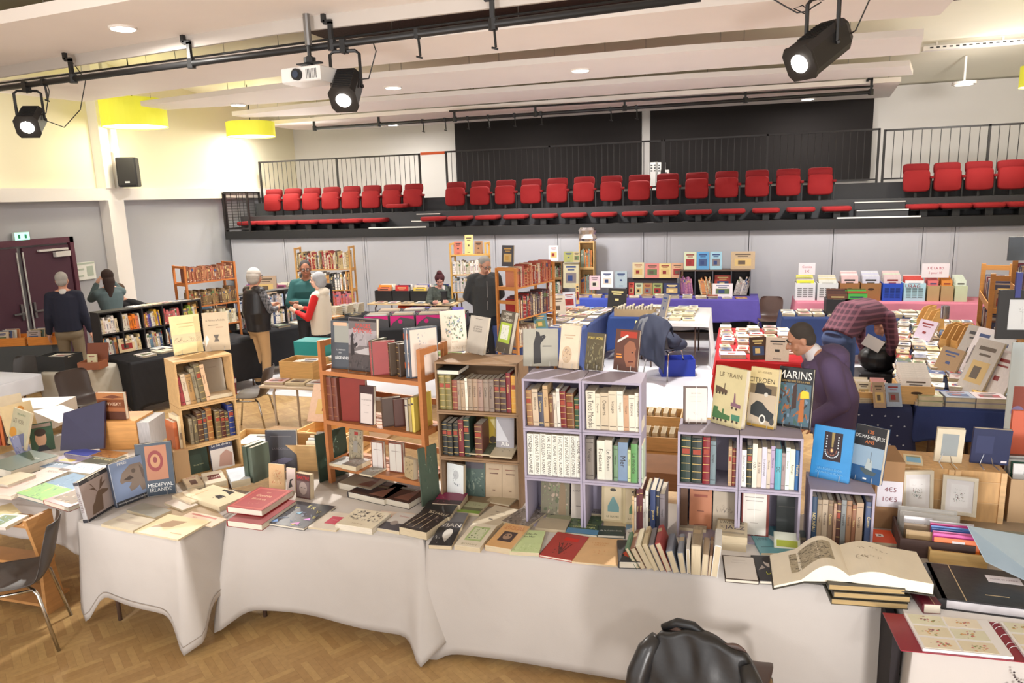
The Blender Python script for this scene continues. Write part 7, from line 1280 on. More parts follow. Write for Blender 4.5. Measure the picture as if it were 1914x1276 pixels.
for i in range(12): sbook(TR(-1.77+i*.049, 12.1, .76, PI/2), .2, .13+.02*(i % 3), .03, (222, 216, 200), 'card bundle, %s from the left in the long cardboard box' % ordi(i), 3, 'card bundles in the long cardboard box', name='card_bundle', cat='cards')
# white clothed table
table('folding table half under a white cloth near the coat chair', -1.32, -.36, 11.45, 13.0, .737); cloth('tablecloth', 'white cloth on the table beside the coat chair', -1.1, -.3, 11.45, 13.05, .742, (.06, .68, .4, .1), (232, 230, 228), seed=47, amp=.03)
field((-1.3, 11.6), (1, 0), (0, 1), 4, 5, .2, .27, .745, [(222, 220, 210), (206, 210, 206), (226, 214, 180), (190, 196, 190)], 'on the white clothed table', 'booklets on the white clothed table', names=('booklet',), size=(.17, .25), stackp=.7, jit=.03)
p = PZ(1237, 598, .745); fstand(p, .16, .42, .04, (110, 116, 120), 'grey framed print edge propped on the white clothed table', -.9, .25, 3, 'framed_print', 'print')
lie((-1.2, 11.42, .745), .42, .3, .006, (222, 196, 120), 'yellow sheet jutting over the edge of the white clothed table', .1, name='paper_sheet', cat='paper')
# coat chair
cc = TR(-.93, 10.85, 0, .45+PI/2); cc = TR(-.93, 11.0, 0, PI+.5); chair(TR(-.93, 10.95, 0, 2.6), 'dark shell chair buried under a navy coat in the centre', (56, 52, 54))
o = jacket(TR(-.93, 10.95, 0, 2.6) @ Matrix.Translation((0, -.02, 0)), 'navy quilted coat piled over the central chair', (36, 42, 62), .62, 'coat', .62, .12, 8, 'fabric', .98, .8)
b = MB(); b.tube([(.0, .22, .98), (.08, .34, .9), (.1, .42, .7), (.08, .46, .5)], [.04, .05, .05, .02], 10); b.tube([(.04, .22, .97), (.16, .34, .88), (.2, .42, .68)], [.03, .04, .02], 10); b.build('scarf', M((96, 98, 104), .9, 'fabric'), o, True)
MB().ell((0, .02, .56), (.28, .24, .14)).ell((-.1, -.1, .5), (.2, .2, .1)).build('coat_folds', M((36, 42, 62), .8, 'fabric'), o, True)
tray(TR(-.75, 11.15, .0, .2), .5, .36, .26, .015, (36, 60, 170), 'blue plastic crate on the floor behind the coat chair', name='plastic_crate', kind='plain', cat='crate')

# ---- violet clothed rear tables
for i, (x0, x1, c_, lb) in enumerate(((-4.0, -2.05, (70, 90, 190), 'light blue violet cloth on the rear table left of the dark shelf'), (-2.03, .5, VIO, 'violet cloth on the rear table below the dark shelf'))):
    table('rear table under the %s' % lb.split(' on')[0], x0, x1, 13.7, 14.4, .797); cloth('tablecloth', lb, x0, x1, 13.68, 14.42, .80, (.42 if i else .4, .5, .2, .3), c_, seed=51+i, amp=.02)
field((-4.0, 13.7), (1, 0), (0, 1), 18, 1, .24, .2, .803, PALE+MIX+[(190, 150, 120)], 'along the rear violet tables', 'books along the rear violet tables', size=(.19, .16), stackp=.5)
CO = [((200, 190, 140), 1538, 0), ]
for i, (u0, u1, v0, v1, c_) in enumerate(((1182, 1204, 488, 517, (206, 196, 150)), (1206, 1232, 490, 517, (206, 130, 120)), (1232, 1254, 490, 517, (214, 196, 130)), (1255, 1277, 489, 517, (206, 160, 130)), (1175, 1185, 517, 541, (220, 90, 70)), (1187, 1201, 518, 541, (196, 200, 160)), (1202, 1219, 518, 541, (170, 130, 80)), (1220, 1238, 518, 541, (150, 160, 96)), (1241, 1271, 518, 541, (44, 56, 92)))):
    Y = 14.25 if i < 4 else 14.1; a = PY(u0, v1, Y); b_ = PY(u1, v1, Y); c__ = PY(u0, v0, Y); zb = .802 if i >= 4 else 1.12
    fstand(Vector(((a.x+b_.x)/2, Y, zb)), b_.x-a.x, c__.z-a.z, .02, c_, 'old %s comic album, %s of the %s standing on the rear violet table' % (cname(c_), ordi(i if i < 4 else i-4), 'upper row' if i < 4 else 'lower row'), 0, .08, rnd.choice((0, 2)), name='comic_album', cat='comic album')
tag(MB().box((-1.95, 14.28, .802), (-.98, 14.36, 1.115)).build('display_riser', M((60, 54, 60), .7)), 'dark riser behind the lower row of comic albums', 'riser')
sh = thing('dark_shelf_unit', 'low dark shelf unit with four bays on the rear violet table', 'shelf unit', (-.92, 14.1, .803)); SM = M((44, 42, 46), .6)
MB().box((0, 0, .46), (1.28, .3, .48)).build('top_board', M((92, 72, 60), .6, 'wood'), sh)
MB().box((0, 0, 0), (1.28, .3, .015)).build('bottom_board', SM, sh); MB().box((0, .28, .015), (1.28, .3, .46)).build('back_board', SM, sh)
for x in (0, .28, .6, .93, 1.265): MB().box((x, 0, .015), (x+.018, .28, .46)).build('divider', M((74, 74, 82), .6), sh)
for i, (x, n_, pal, ln) in enumerate(((.03, 4, [(150, 100, 140), (190, 130, 150)], -.12), (.4, 7, [(206, 196, 150), (190, 180, 150), (214, 140, 90)], -.2), (.98, 6, [(206, 200, 190), (180, 170, 160)], .25))): shelf_row(Vector((-.92+x, 14.12, .82)), (1, 0, 0), .25, .36, pal, 'in bay %s of the dark shelf unit' % ['one', 'two', 'four'][i], 'albums in the dark shelf unit', lean=ln, tmin=.018, tmax=.026, depth=.2)
fstand(Vector((-.13, 14.02, .803)), .36, .24, .02, (232, 228, 220), 'white oblong album with orange drawing before the dark shelf unit', 0, .1, 2, 'comic_album', 'comic album'); fstand(Vector((-.13, 14.2, .9)), .3, .28, .02, (196, 70, 54), 'red album standing in the third bay of the dark shelf unit', 0, .1, 2, 'comic_album', 'comic album')
for i, (u0, u1, c_, lb) in enumerate(((1278, 1301, (200, 206, 180), 'pale comic album, left of three on the dark shelf unit'), (1302, 1325, (90, 150, 200), 'blue and violet comic album, middle of three on the dark shelf unit'), (1327, 1349, (150, 190, 206), 'pale blue comic album, right of three on the dark shelf unit'), (1366, 1411, (186, 164, 124), 'wide tan album with black silhouettes on the dark shelf unit'))):
    a = PY(u0, 495, 14.15); b_ = PY(u1, 495, 14.15); fstand(Vector(((a.x+b_.x)/2, 14.2, 1.285)), b_.x-a.x, .33, .02, c_, lb, 0, .12, 2 if i < 3 else 0, 'comic_album', 'comic album')
# cabinets with books at x 1000-1140
for i, (u0, u1, v0, lb, c_) in enumerate(((1022, 1052, 490, 'small brown cabinet with two levels below the white poster book', (140, 104, 62)), (1108 - 24, 1112, 452, 'tall narrow natural shelf below the silver foil parcel', (206, 170, 110)))):
    a = PY(u0, 540, 14.2); b_ = PY(u1, 540, 14.2); zt_ = PY(u0, v0, 14.2).z; cb_ = crate(TR(a.x, 14.15, .803), b_.x-a.x, .2, (zt_-.803)/2, .02, c_, lb+', lower half', name='cabinet'); crate(TR(a.x, 14.15, .805+(zt_-.803)/2), b_.x-a.x, .2, (zt_-.803)/2, .02, c_, lb+', upper half', name='cabinet')
    for k in range(2): shelf_row(Vector((a.x+.03, 14.17, .825+k*(zt_-.803)/2)), (1, 0, 0), b_.x-a.x-.06, .26 if i == 0 else .4, [(90, 110, 84), (130, 50, 50), (206, 200, 180)] if i == 0 else [(196, 120, 60), (130, 140, 124)], 'in the %s half of the %s' % (['lower', 'upper'][k], ['brown cabinet', 'tall narrow shelf'][i]), 'books in the rear cabinets', depth=.1)
for (u0, u1, v0, v1, c_, nm, lb) in ((1026, 1044, 459, 487, (222, 222, 226), 'book', 'white book with ship drawing standing on the brown cabinet'), (1054, 1072, 470, 490, (150, 150, 90), 'book', 'green picture book standing left of the foil parcel shelf'), (1072, 1084, 470, 490, (180, 160, 120), 'book', 'tan book squeezed beside the foil parcel shelf'), (1053, 1082, 491, 538, (196, 182, 150), 'framed_print', 'tall beige framed print beside the foil parcel shelf'), (997, 1012, 488, 512, (206, 200, 190), 'framed_print', 'small leaning frame left of the brown cabinet'), (1124, 1146, 507, 537, (236, 238, 242), 'wrapped_book', 'white shiny wrapped book on the rear light blue cloth'), (1102, 1122, 515, 541, (226, 190, 200), 'wrapped_book', 'pinkish shiny wrapped book on the rear light blue cloth'), (1150, 1172, 507, 537, (170, 184, 190), 'wrapped_book', 'grey transparent sleeve standing on the rear light blue cloth')):
    Y = 14.0; a = PY(u0, v1, Y); b_ = PY(u1, v1, Y); fstand(Vector(((a.x+b_.x)/2, Y, max(a.z, .803))), b_.x-a.x, PY(u0, v0, Y).z-a.z, .03, c_, lb, 0, .08, rnd.choice((0, 3)), nm, nm.replace('_', ' '))
a = PY(1098, 452, 14.2); o = MB(); q = random.Random(4)
o.loft([[(math.cos(2*PI*k/14)*.17*s*q.uniform(.8, 1.2), math.sin(2*PI*k/14)*.05*s, z) for k in range(14)] for z, s in ((0, .9), (.06, 1), (.14, .85), (.22, 1), (.27, .8))]); tag(o.build('foil_parcel', M((226, 222, 230), .15, 'metal'), mat=TR(a.x, 14.22, a.z+.005)), 'crumpled silver foil parcel on the tall narrow shelf', 'parcel')
chair(TR(PY(1440, 590, 13.7).x, 13.75, 0, -.1), 'brown shell chair standing alone against the grey panels', (84, 62, 54))
tag(MB().box((-.08, -.005, 0), (.08, .03, .12)).build('socket_plate', M((196, 196, 190), .5), mat=Matrix.Translation((PY(1357, 600, 14.6).x, 14.654, .1))), 'small double socket plate below the violet cloth', 'socket') 

# ---- pink clothed rear table with crates of comics
table('rear table under the pink cloth', 1.1, 4.6, 13.5, 14.2, .797); cloth('tablecloth', 'pink cloth on the rear table of comic crates', 1.1, 4.6, 13.48, 14.2, .80, (.45, .3, .2, .3), PINKC, seed=55, amp=.02)
for i, (u0, u1, c_, lb, pal) in enumerate(((1486, 1523, (226, 228, 232), 'white ribbed crate under the price sign', [(222, 220, 60), (236, 232, 224)]), (1527, 1565, (222, 226, 226), 'second white ribbed crate on the pink cloth', [(226, 206, 150), (222, 220, 214)]), (1569, 1605, (160, 110, 66), 'brown carton of comics, left of two', [(226, 190, 190), (230, 226, 224)]), (1608, 1645, (158, 112, 68), 'brown carton of comics, right of two', [(226, 222, 224), (206, 210, 220)]), (1648, 1685, (40, 80, 190), 'bright blue plastic crate of comics', [(206, 226, 200), (226, 200, 200)]), (1688, 1728, (180, 220, 232), 'pale turquoise crate of comics', [(236, 234, 230), (216, 90, 80)]), (1732, 1754, (190, 160, 116), 'narrow tan carton beside the turquoise crate', [(222, 120, 120)]), (1757, 1780, (186, 156, 112), 'second narrow tan carton with orange folders', [(226, 140, 60)]), (1783, 1806, (200, 210, 176), 'pale green tall box at the end of the pink table', [(226, 230, 214)]))):
    a = PY(u0, 548, 13.65); b_ = PY(u1, 548, 13.65); w_ = b_.x-a.x; m = TR((a.x+b_.x)/2, 13.75, .803); t_ = tray(m, w_, .32, .3 if i < 6 else .26, .012, c_, lb, name='comic_crate', kind='plain' if i in (0, 1, 4, 5) else 'paper', cat='crate')
    b = MB()
    if i in (0, 1, 4, 5):
        for gx in range(3):
            for gy in range(5): b.box((-w_*.4+gx*w_*.28, -.162, .06+gy*.035), (-w_*.4+gx*w_*.28+w_*.22, -.16, .08+gy*.035))
        b.build('grid_pattern', M(tuple(int(c*.62) for c in c_), .6), t_)
    elif i in (2, 3): b.prism([(math.cos(2*PI*k/16)*.05, .2+math.sin(2*PI*k/16)*.02) for k in range(16)], 'y', -.162, -.16); b.build('handle_hole', M((70, 50, 36), .8), t_)
    for q_ in range(7): sbook(m @ Matrix.Translation((0, -.12+q_*.038, .014)) @ Matrix.Rotation(-.08, 4, 'X'), w_*.86, .3+.012*q_+(.1 if i in (2, 3, 4) else .03), .02, rnd.choice(pal), 'comic, %s from front, %s' % (ordi(q_), lb.split(',')[0]), 3, 'comics in crates on the pink table', name='comic_book', cat='comic book')
for (u0, u1, v0, v1, s_, lb) in ((1492, 1523, 491, 513, ['Comics', '2 €'], 'white handwritten price sign on the first white crate'), (1721, 1772, 492, 518, ['3 € LA BD', '5 pour 10'], 'white handwritten price sign above the turquoise crate')):
    a = PY(u0, v1, 13.7); b_ = PY(u1, v1, 13.7); h_ = PY(u0, v0, 13.7).z-a.z; o = MB().box((0, 0, 0), (b_.x-a.x, .006, h_)).build('price_sign', M((232, 222, 226), .7), mat=Matrix.Translation((a.x, 13.66, a.z))); tag(o, lb, 'sign')
    b = MB(); b.text(s_[0], (b_.x-a.x)/2, h_*.68, h_*.18, (b_.x-a.x)*.8, 0, lambda x, y: (x, -.002, y)); b.text(s_[1], (b_.x-a.x)/2, h_*.32, h_*.2, (b_.x-a.x)*.6, 0, lambda x, y: (x, -.002, y)); b.build('lettering', M((196, 90, 110), .7), o)
o = MB(); a = PY(1690, 560, 13.55); o.text('URAG', 0, 0, .06, .3, 0, lambda x, y: (x, 0, y)); tag(o.build('lettering_strip', M((150, 40, 50), .6), mat=Matrix.Translation((PY(1708, 520, 13.55).x, 13.575, 1.06))), 'dark red capital letters on the turquoise crate', 'lettering')
# navy cloth table in front of it
table('folding table under the navy cloth before the pink table', .8, 3.1, 12.2, 12.9, .737); cloth('tablecloth', 'navy cloth on the table before the pink table', .8, 3.1, 12.18, 12.9, .74, (.55, .3, .2, .5), (44, 62, 110), seed=57)
field((.8, 12.2), (1, 0), (0, 1), 10, 2, .22, .24, .742, [(232, 226, 210), (222, 214, 196), (206, 196, 180)], 'on the far navy table', 'booklets on the far navy table', size=(.18, .2), stackp=.9, names=('booklet',))
for i, (u0, lb, pal) in enumerate(((1545, 'left of two black tubs of vinyl records', [(120, 80, 66), (90, 60, 60)]), (1580, 'right of two black tubs of vinyl records', [(90, 200, 90), (110, 120, 60), (220, 80, 60)]))):
    a = PY(u0, 582, 12.3); m = TR(a.x+.16, 12.45, .77); tray(m, .34, .32, .24, .014, (44, 44, 46), lb, name='record_tub', kind='plain', cat='tub')
    for q_ in range(5): sbook(m @ Matrix.Translation((0, -.1+q_*.045, .016)) @ Matrix.Rotation(-.08, 4, 'X'), .3, .3+.015*q_, .02, pal[q_ % len(pal)], 'record sleeve, %s from front in the %s' % (ordi(q_), lb.split(' of')[0]+' black tub'), 0, 'records in the black tubs', name='record_sleeve', cat='record sleeve')

# ---- red clothed table
table('folding table under the red cloth', -.14, .85, 8.95, 11.1, .737); cloth('tablecloth', 'bright red cloth on the table in front of the purple hooded man', -.14, .85, 8.9, 11.1, .74, (.45, .4, .3, .3), (186, 26, 34), seed=61)
field((-.12, 9.3), (1, 0), (0, 1), 5, 7, .19, .25, .742, PALE+PALE+[(206, 160, 150), (120, 110, 110)], 'on the red clothed table', 'books on the red clothed table', size=(.15, .21), stackp=.8)
p = PZ(1418, 672, .745); fstand(p, .2, .27, .02, (70, 44, 36), 'dark brown book standing open at the front of the red table', .3, .25, 2); p = PZ(1452, 675, .745); fstand(p, .26, .28, .03, (222, 210, 190), 'white plastic wrapped album at the front of the red table', -.1, .25, 3, 'album', 'album')
lie((.05, 9.1, .745), .3, .2, .05, (190, 196, 214), 'thick pale blue book at the near left corner of the red table', .1)

# ---- right hand tables
table('folding table under the starry navy cloth', .95, 1.62, 7.2, 7.9, .737); cloth('tablecloth', 'navy cloth with small white stars at the near end of the right tables', .9, 1.62, 7.2, 7.95, .74, (.58, .4, .2, .5), (38, 46, 84), seed=63, stars=True, amp=.02)
table('folding table under the plain navy cloth on the right', 1.66, 2.42, 7.2, 7.95, .737); cloth('tablecloth', 'plain navy cloth between the starry cloth and the coral cloth', 1.66, 2.42, 7.2, 7.95, .74, (.3, .2, .2, .2), (40, 56, 110), seed=64, amp=.01)
lq = frame(Vector((.2, .98, 0)), (0, 0, 1), (0, 0, 0)); eA = Vector((.20, .98, 0)).normalized(); eB = Vector((.98, -.2, 0))
tL = Matrix.Translation((1.62, 8.0, 0)) @ Matrix.Rotation(math.atan2(-.2, .98), 4, 'Z')
table('long folding table of books under dark cloth on the right', 0, .95, 0, 4.3, .737, tL); cloth('tablecloth', 'dark navy cloth on the long right table of books', 0, .95, 0, 4.3, .74, (.2, .3, .2, .5), (36, 42, 72), mat=tL, seed=65)
field((1.6, 7.95), eB, eA, 6, 17, .16, .245, .742, PALE+PALE+MIX+[(190, 110, 90), (206, 180, 130), (140, 140, 150)], 'on the long right table', 'books on the long right table', size=(.14, .21), stackp=.75, names=('book', 'paperback', 'booklet'))
field((.95, 7.25), (1, 0), (0, 1), 8, 2, .18, .25, .742, PALE+[(190, 200, 210), (206, 110, 90), (214, 180, 80)], 'at the near end of the right tables', 'books at the near end of the right tables', size=(.16, .2), stackp=.6)
# wooden trays of cards at the near end
for i, (u, v, w_, lb, hole) in enumerate(((1600, 752, .6, 'light wooden tray of picture cards behind the ship book', False), (1712, 756, .3, 'light wooden box with oval handle hole full of white cards', True))):
    p = PZ(u, v, .745); m = TR(p.x, p.y+.16, .745); tray(m, w_, .3, .1 if not hole else .17, .012, (214, 170, 110), lb, name='wooden_tray', hole=hole)
    if not hole:
        for q_ in range(12): sbook(m @ Matrix.Translation((-w_/2+.08+(q_ % 4)*.145, -.1+(q_//4)*.09, .014)) @ Matrix.Rotation(-.25, 4, 'X'), .12, .17, .03, rnd.choice([(232, 220, 200), (226, 180, 140), (236, 230, 222), (214, 160, 160)]), 'card pack, %s in line %s of the light wooden tray' % (ordi(q_ % 4), ['one', 'two', 'three'][q_//4]), 2, 'cards in the wooden tray', name='card_pack', cat='cards')
    else:
        for q_ in range(8): sbook(m @ Matrix.Translation((0, -.11+q_*.03, .014)) @ Matrix.Rotation(-.1, 4, 'X'), .25, .22+.014*q_, .02, (238, 230, 226), 'white card, %s from front in the box with the oval hole' % ordi(q_), 3, 'white cards in the holed box', name='card_pack', cat='cards')
for (u, v, w_, h_, c_, lb) in ((1645, 762, .1, .24, (170, 140, 120), 'tall patterned comic leaning over the starry cloth'), (1672, 760, .13, .22, (150, 170, 190), 'blue grey comic leaning beside the patterned comic')):
    p = PZ(u, v, .745); fstand(p, w_, h_, .015, c_, lb, .1, .5, 0, 'comic_book', 'comic book')
for i, (x, c_, w_) in enumerate(((1.78, (196, 190, 150), .2), (2.02, (150, 160, 176), .24), (2.27, (206, 196, 196), .25))):
    for L in range(2): lie((x, 7.36, .745+L*.05), w_, .22, .045, c_, '%s of a two book pile, %s pile at the plain navy cloth' % (['lower', 'upper'][L], ['left', 'middle', 'right'][i]), .02)
lie((2.62, 7.38, .79), .34, .3, .03, (170, 200, 214), 'pale blue portfolio lying at the right edge behind the navy book', 0, name='portfolio', cat='portfolio')
# standing prints leaning at the right side of the long table
for i, (u, v, h_, c_) in enumerate(((1720, 640, .3, (206, 196, 206)), (1770, 650, .28, (190, 150, 120)), (1795, 690, .5, (170, 160, 150)), (1812, 700, .52, (214, 210, 206)), (1826, 700, .42, (180, 176, 150)), (1836, 715, .5, (206, 206, 206)), (1848, 725, .4, (190, 180, 176)), (1808, 735, .55, (190, 186, 180)), (1845, 745, .46, (214, 212, 206)), (1762, 700, .3, (150, 120, 80)))):
    p = PZ(u, v, .745); fstand(p, .32, h_, .025, c_, 'leaning plastic wrapped print, %s counted from the far end of the right table' % ordi(i), -1.15, .42, rnd.choice((0, 2, 3)), 'wrapped_print', 'print')
# magazine holders of natural wood
for i, (u, v) in enumerate(((1730, 613), (1775, 652), (1745, 622), (1796, 655))):
    p = PZ(u, v, .745); o = thing('magazine_holder', 'natural wood magazine holder, %s from the pink table' % ordi(i), 'magazine holder', TR(p.x, p.y, .743, -.9)); wm = M((206, 158, 92), .55, 'wood')
    MB().prism([(-.13, 0), (.13, 0), (.13, .32), (-.02, .3), (-.13, .14)], 'x', -.045, -.037).build('side_board', wm, o); MB().prism([(-.13, 0), (.13, 0), (.13, .32), (-.02, .3), (-.13, .14)], 'x', .037, .045).build('side_board', wm, o); MB().box((-.037, .122, 0), (.037, .13, .32)).box((-.037, -.13, 0), (.037, -.122, .14)).box((-.037, -.122, 0), (.037, .122, .01)).build('end_boards', wm, o)
# tall shelf unit at the right edge
Yq = 8.6
for i, (x, y, h, lb) in enumerate(((2.72, 7.9, 2.0, 'tall natural wood rack at the right edge, nearer and higher one'), (2.86, 9.4, 1.72, 'natural wood rack at the right edge, farther and lower one'))):
    m = frame(Vector((.2, .98, 0)), (0, 0, 1), (x, y, 0)); m = Matrix.Translation((x, y, 0)) @ Matrix.Rotation(math.atan2(.98, .2), 4, 'Z')
    t_ = thing('wooden_bookcase', lb, 'bookcase', m); wm = M((196, 138, 72), .5, 'wood', am=.14); Wd = 1.25
    for xx in (0, Wd-.03):
        for yy in (0, -.3): MB().box((xx, yy, 0), (xx+.03, yy+.05, h)).build('post', wm, t_)
        for z in (h-.08, h-.45, h-.85, h-1.2): MB().box((xx+.005, -.25, z), (xx+.025, 0, z+.06)).build('side_rung', wm, t_)
    for k, z in enumerate((h-.42, h-.82, h-1.2)):
        MB().box((.03, -.28, z-.02), (Wd-.03, .04, z)).build('shelf_board', wm, t_); MB().box((.03, .04, z), (Wd-.03, .05, z+.08)).build('front_lip', wm, t_)
        shelf_row(m @ Vector((Wd-.04, .02, z+.001)), m.to_3x3() @ Vector((-1, 0, 0)), Wd-.1, .3, [(206, 200, 190), (120, 50, 60), (190, 160, 120), (80, 90, 120)], 'on the %s shelf of the %s right edge rack' % (['top', 'middle', 'bottom'][k], ['nearer', 'farther'][i]), 'books in the right edge racks', depth=.2)
p = PY(1893, 450, 7.9); o = MB().box((0, 0, 0), (.55, .02, .22)).build('slate_board', M((86, 94, 104), .35, 'cover'), mat=TR(2.5, 7.95, 2.005, .05)); tag(o, 'dark slate coloured board lying across the top of the right rack', 'board')
# black framed print hung on the rack
Yf = 6.6; a = PY(1858, 632, Yf); b_ = PY(1990, 640, Yf); zt_ = PY(1860, 541, Yf).z
pframe(Matrix.Translation(((a.x+b_.x)/2, Yf, a.z)) @ Matrix.Rotation(.06, 4, 'Z'), b_.x-a.x, zt_-a.z, .03, (40, 40, 42), 'black framed delicate drawing clipped at the right edge of the photo', ((224, 228, 230), [('s', .2, .55, .35, .75, [(150, 150, 150)], 16, 3), ('r', .3, .2, .304, .6, (180, 180, 180))]), fcol=(40, 40, 42), bw=.075)
o = MB().box((-.02, 0, 0), (.02, .03, .2)).build('blue_clip', M((44, 52, 130), .4), mat=Matrix.Translation((PY(1901, 543, Yf).x, Yf-.03, zt_-.06))); tag(o, 'dark blue clip holding the black framed drawing', 'clip')
o = thing('poster_panel', 'white panel with violet and brown painted shapes below the black frame', 'poster', (PY(1883, 745, 6.75).x, 6.75, 0)); 
pz0, pz1 = .62, PY(1885, 640, 6.75).z; pn = MB().box((0, 0, 0), (.8, .02, pz1)).build('panel', M((214, 226, 228), .6), o)
art_mesh(pn, [('r', .05, .6, .4, .75, (176, 100, 90)), ('e', .35, .78, .07, .05, (150, 120, 200)), ('e', .1, .6, .06, .035, (160, 150, 206)), ('p', [(.15, .66), (.3, .68), (.25, .72)], (220, 150, 90)), ('r', .1, .5, .3, .56, (226, 226, 230))], lambda x, y, e: (x, -e, y), .8, pz1, .0006)
# lamp stand like silver can, crates behind front row
p = PZ(1757, 652, 1.05); tag(MB().cyl((0, 0, 0), .05, .16, 20).build('metal_can', M((206, 214, 224), .2, 'metal'), mat=Matrix.Translation((PZ(1770, 640, .75).x-.05, PZ(1770, 640, .75).y, 1.06))), 'shiny metal can standing on a magazine holder', 'can')

# ---- behind the front stacks: boxes on a second row
table('folding table behind the lilac crates carrying wooden trays', -1.1, .3, 5.2, 6.0, .60)
for i, (u, v, w_, lb) in enumerate(((1228, 828, .42, 'pale wooden tray seen between the lilac crate groups, front one'), (1228, 805, .42, 'pale wooden tray seen between the lilac crate groups, rear one'))):
    p = PZ(u, v, .62); tray(TR(p.x, p.y+.25*i, .602), w_, .3, .12, .012, (222, 182, 126), lb, name='wooden_tray')
    for q_ in range(5): sbook(TR(p.x-.15+q_*.07, p.y+.25*i, .615, PI/2), .2, .13, .04, (232, 214, 186), 'pale card packet, %s from left, %s tray between lilac crates' % (ordi(q_), ['front', 'rear'][i]), 3, name='card_pack', cat='cards')
tag(MB().box((-.3, -.2, 0), (.3, .2, .13)).build('wooden_box', M((170, 120, 80), .6, 'wood'), mat=TR(-.45, 5.35, .602)), 'reddish closed wooden box low between the lilac crate groups', 'box')
for i, (u, v, c_) in enumerate(((1655, 830, (206, 160, 100)), (1660, 870, (226, 222, 222)))): p = PZ(u, v, .75); tray(TR(.95, 5.1+.25*(1-i), .70, .05), .26, .22, .22, .01, c_, ['pale wood box of folders behind the ship book', 'white paper lined box behind the ship book'][i], name='small_box')
# small desk with wooden drawer box and shell chair, left middle
table('little pale desk under the knotty wooden box', -5.15, -4.1, 6.95, 7.6, .72, legcol=(206, 190, 170), topcol=(226, 206, 180))
tray(TR(-4.82, 7.42, .722, -.05), .46, .34, .22, .014, (216, 170, 104), 'knotty pale wooden box standing on the little desk', name='wooden_box')
for q_ in range(4): lie((-4.86+q_*.05, 7.4, .9+q_*.01), .2, .15, .01, (236, 232, 224), 'white paper pad, %s from bottom in the knotty wooden box' % ordi(q_), .1*q_, name='paper_pad', cat='paper')
for i, (x, c_) in enumerate(((-5.0, (226, 190, 196)), (-4.72, (222, 206, 180)), (-4.45, (206, 200, 196)))): lie((x, 7.12, .722), .24, .2, .03, c_, '%s booklet at the front of the little pale desk' % ['pinkish', 'straw', 'grey'][i], .1)
chair(TR(-5.62, 7.45, 0, -1.3), 'grey brown shell chair beside the little pale desk', (92, 82, 76))
tag(MB().box((-.2, -.15, 0), (.2, .15, .25)).build('teal_box', M((40, 150, 150), .5), mat=TR(PY(588, 670, 8.4).x, 8.4, .72)), 'teal box just left of the orange rack', 'box')
# wooden tray and tilted picture box behind the front row, left of the orange rack
table('folding table behind the orange rack carrying picture boxes', -4.3, -3.0, 5.0, 6.0, .60)
tray(TR(-3.85, 5.25, .602, .15), .62, .42, .16, .014, (222, 178, 116), 'shallow pale wooden tray with white sheets left of the orange rack', name='wooden_tray'); lie((-3.85, 5.25, .70), .5, .36, .02, (240, 238, 232), 'white sheets filling the shallow pale tray', .15, name='paper_stack', cat='paper')
tray(TR(-3.35, 5.5, .602, -.1), .5, .4, .2, .014, (226, 180, 116), 'second pale wooden tray carrying the tilted print', name='wooden_tray')
fstand(Vector((-3.45, 5.62, .8)), .42, .36, .02, (206, 176, 150), 'tilted framed print with misty picture left of the orange rack', .1, .6, 2, 'framed_print', 'print')

# ================================================================ people
def bake(mb, name, mats, vox, smooth=3, parent=None, pick=None):
    me = mb.mesh('tmp', [M((200, 200, 200))]); o = bpy.data.objects.new('tmp', me); COL.objects.link(o)
    r = o.modifiers.new('r', 'REMESH'); r.mode = 'VOXEL'; r.voxel_size = vox; r.use_smooth_shade = True
    s = o.modifiers.new('s', 'SMOOTH'); s.iterations = smooth; s.factor = .5
    dg = bpy.context.evaluated_depsgraph_get(); nm = bpy.data.meshes.new_from_object(o.evaluated_get(dg)); bpy.data.objects.remove(o); bpy.data.meshes.remove(me)
    nm.name = name; nm.materials.clear()
    for m in (mats if isinstance(mats, (list, tuple)) else [mats]): nm.materials.append(m)
    nm.polygons.foreach_set('material_index', [0]*len(nm.polygons)); nm.polygons.foreach_set('use_smooth', [True]*len(nm.polygons))
    q = bpy.data.objects.new(name, nm); COL.objects.link(q)
    if parent is not None: q.parent = parent
    return q
def cap(b, p0, p1, r0, r1, n=14):
    p0 = Vector(p0); p1 = Vector(p1); d = (p1-p0); L_ = d.length; d = d.normalized() if L_ > 1e-6 else Vector((0, 0, 1)); u = d.orthogonal().normalized(); v = d.cross(u); rings = []
    for k in range(5): a = -PI/2+PI/2*k/4.0; rings.append((p0+d*r0*math.sin(a), max(r0*math.cos(a), r0*.03)))
    for k in range(5): a = PI/2*k/4.0; rings.append((p1+d*r1*math.sin(a), max(r1*math.cos(a), r1*.03)))
    b.loft([[tuple(c+u*math.cos(2*PI*i/n)*r+v*math.sin(2*PI*i/n)*r) for i in range(n)] for c, r in rings])
def torso(b, path, side, inf=0, n=20):
    """path: list of (point, half width, half depth)"""
    side = Vector(side).normalized(); P_ = [Vector(p[0]) for p in path]; rings = []
    for i, (p, w_, d_) in enumerate(path):
        t = (P_[min(i+1, len(P_)-1)]-P_[max(i-1, 0)]).normalized(); f = t.cross(side).normalized(); k = []
        for j in range(n):
            a = 2*PI*j/n; ca = math.copysign(abs(math.cos(a))**.8, math.cos(a)); sa = math.copysign(abs(math.sin(a))**.85, math.sin(a)); k.append(tuple(P_[i]+side*ca*(w_+inf)+f*sa*(d_+inf)))
        rings.append(k)
    b.loft(rings)
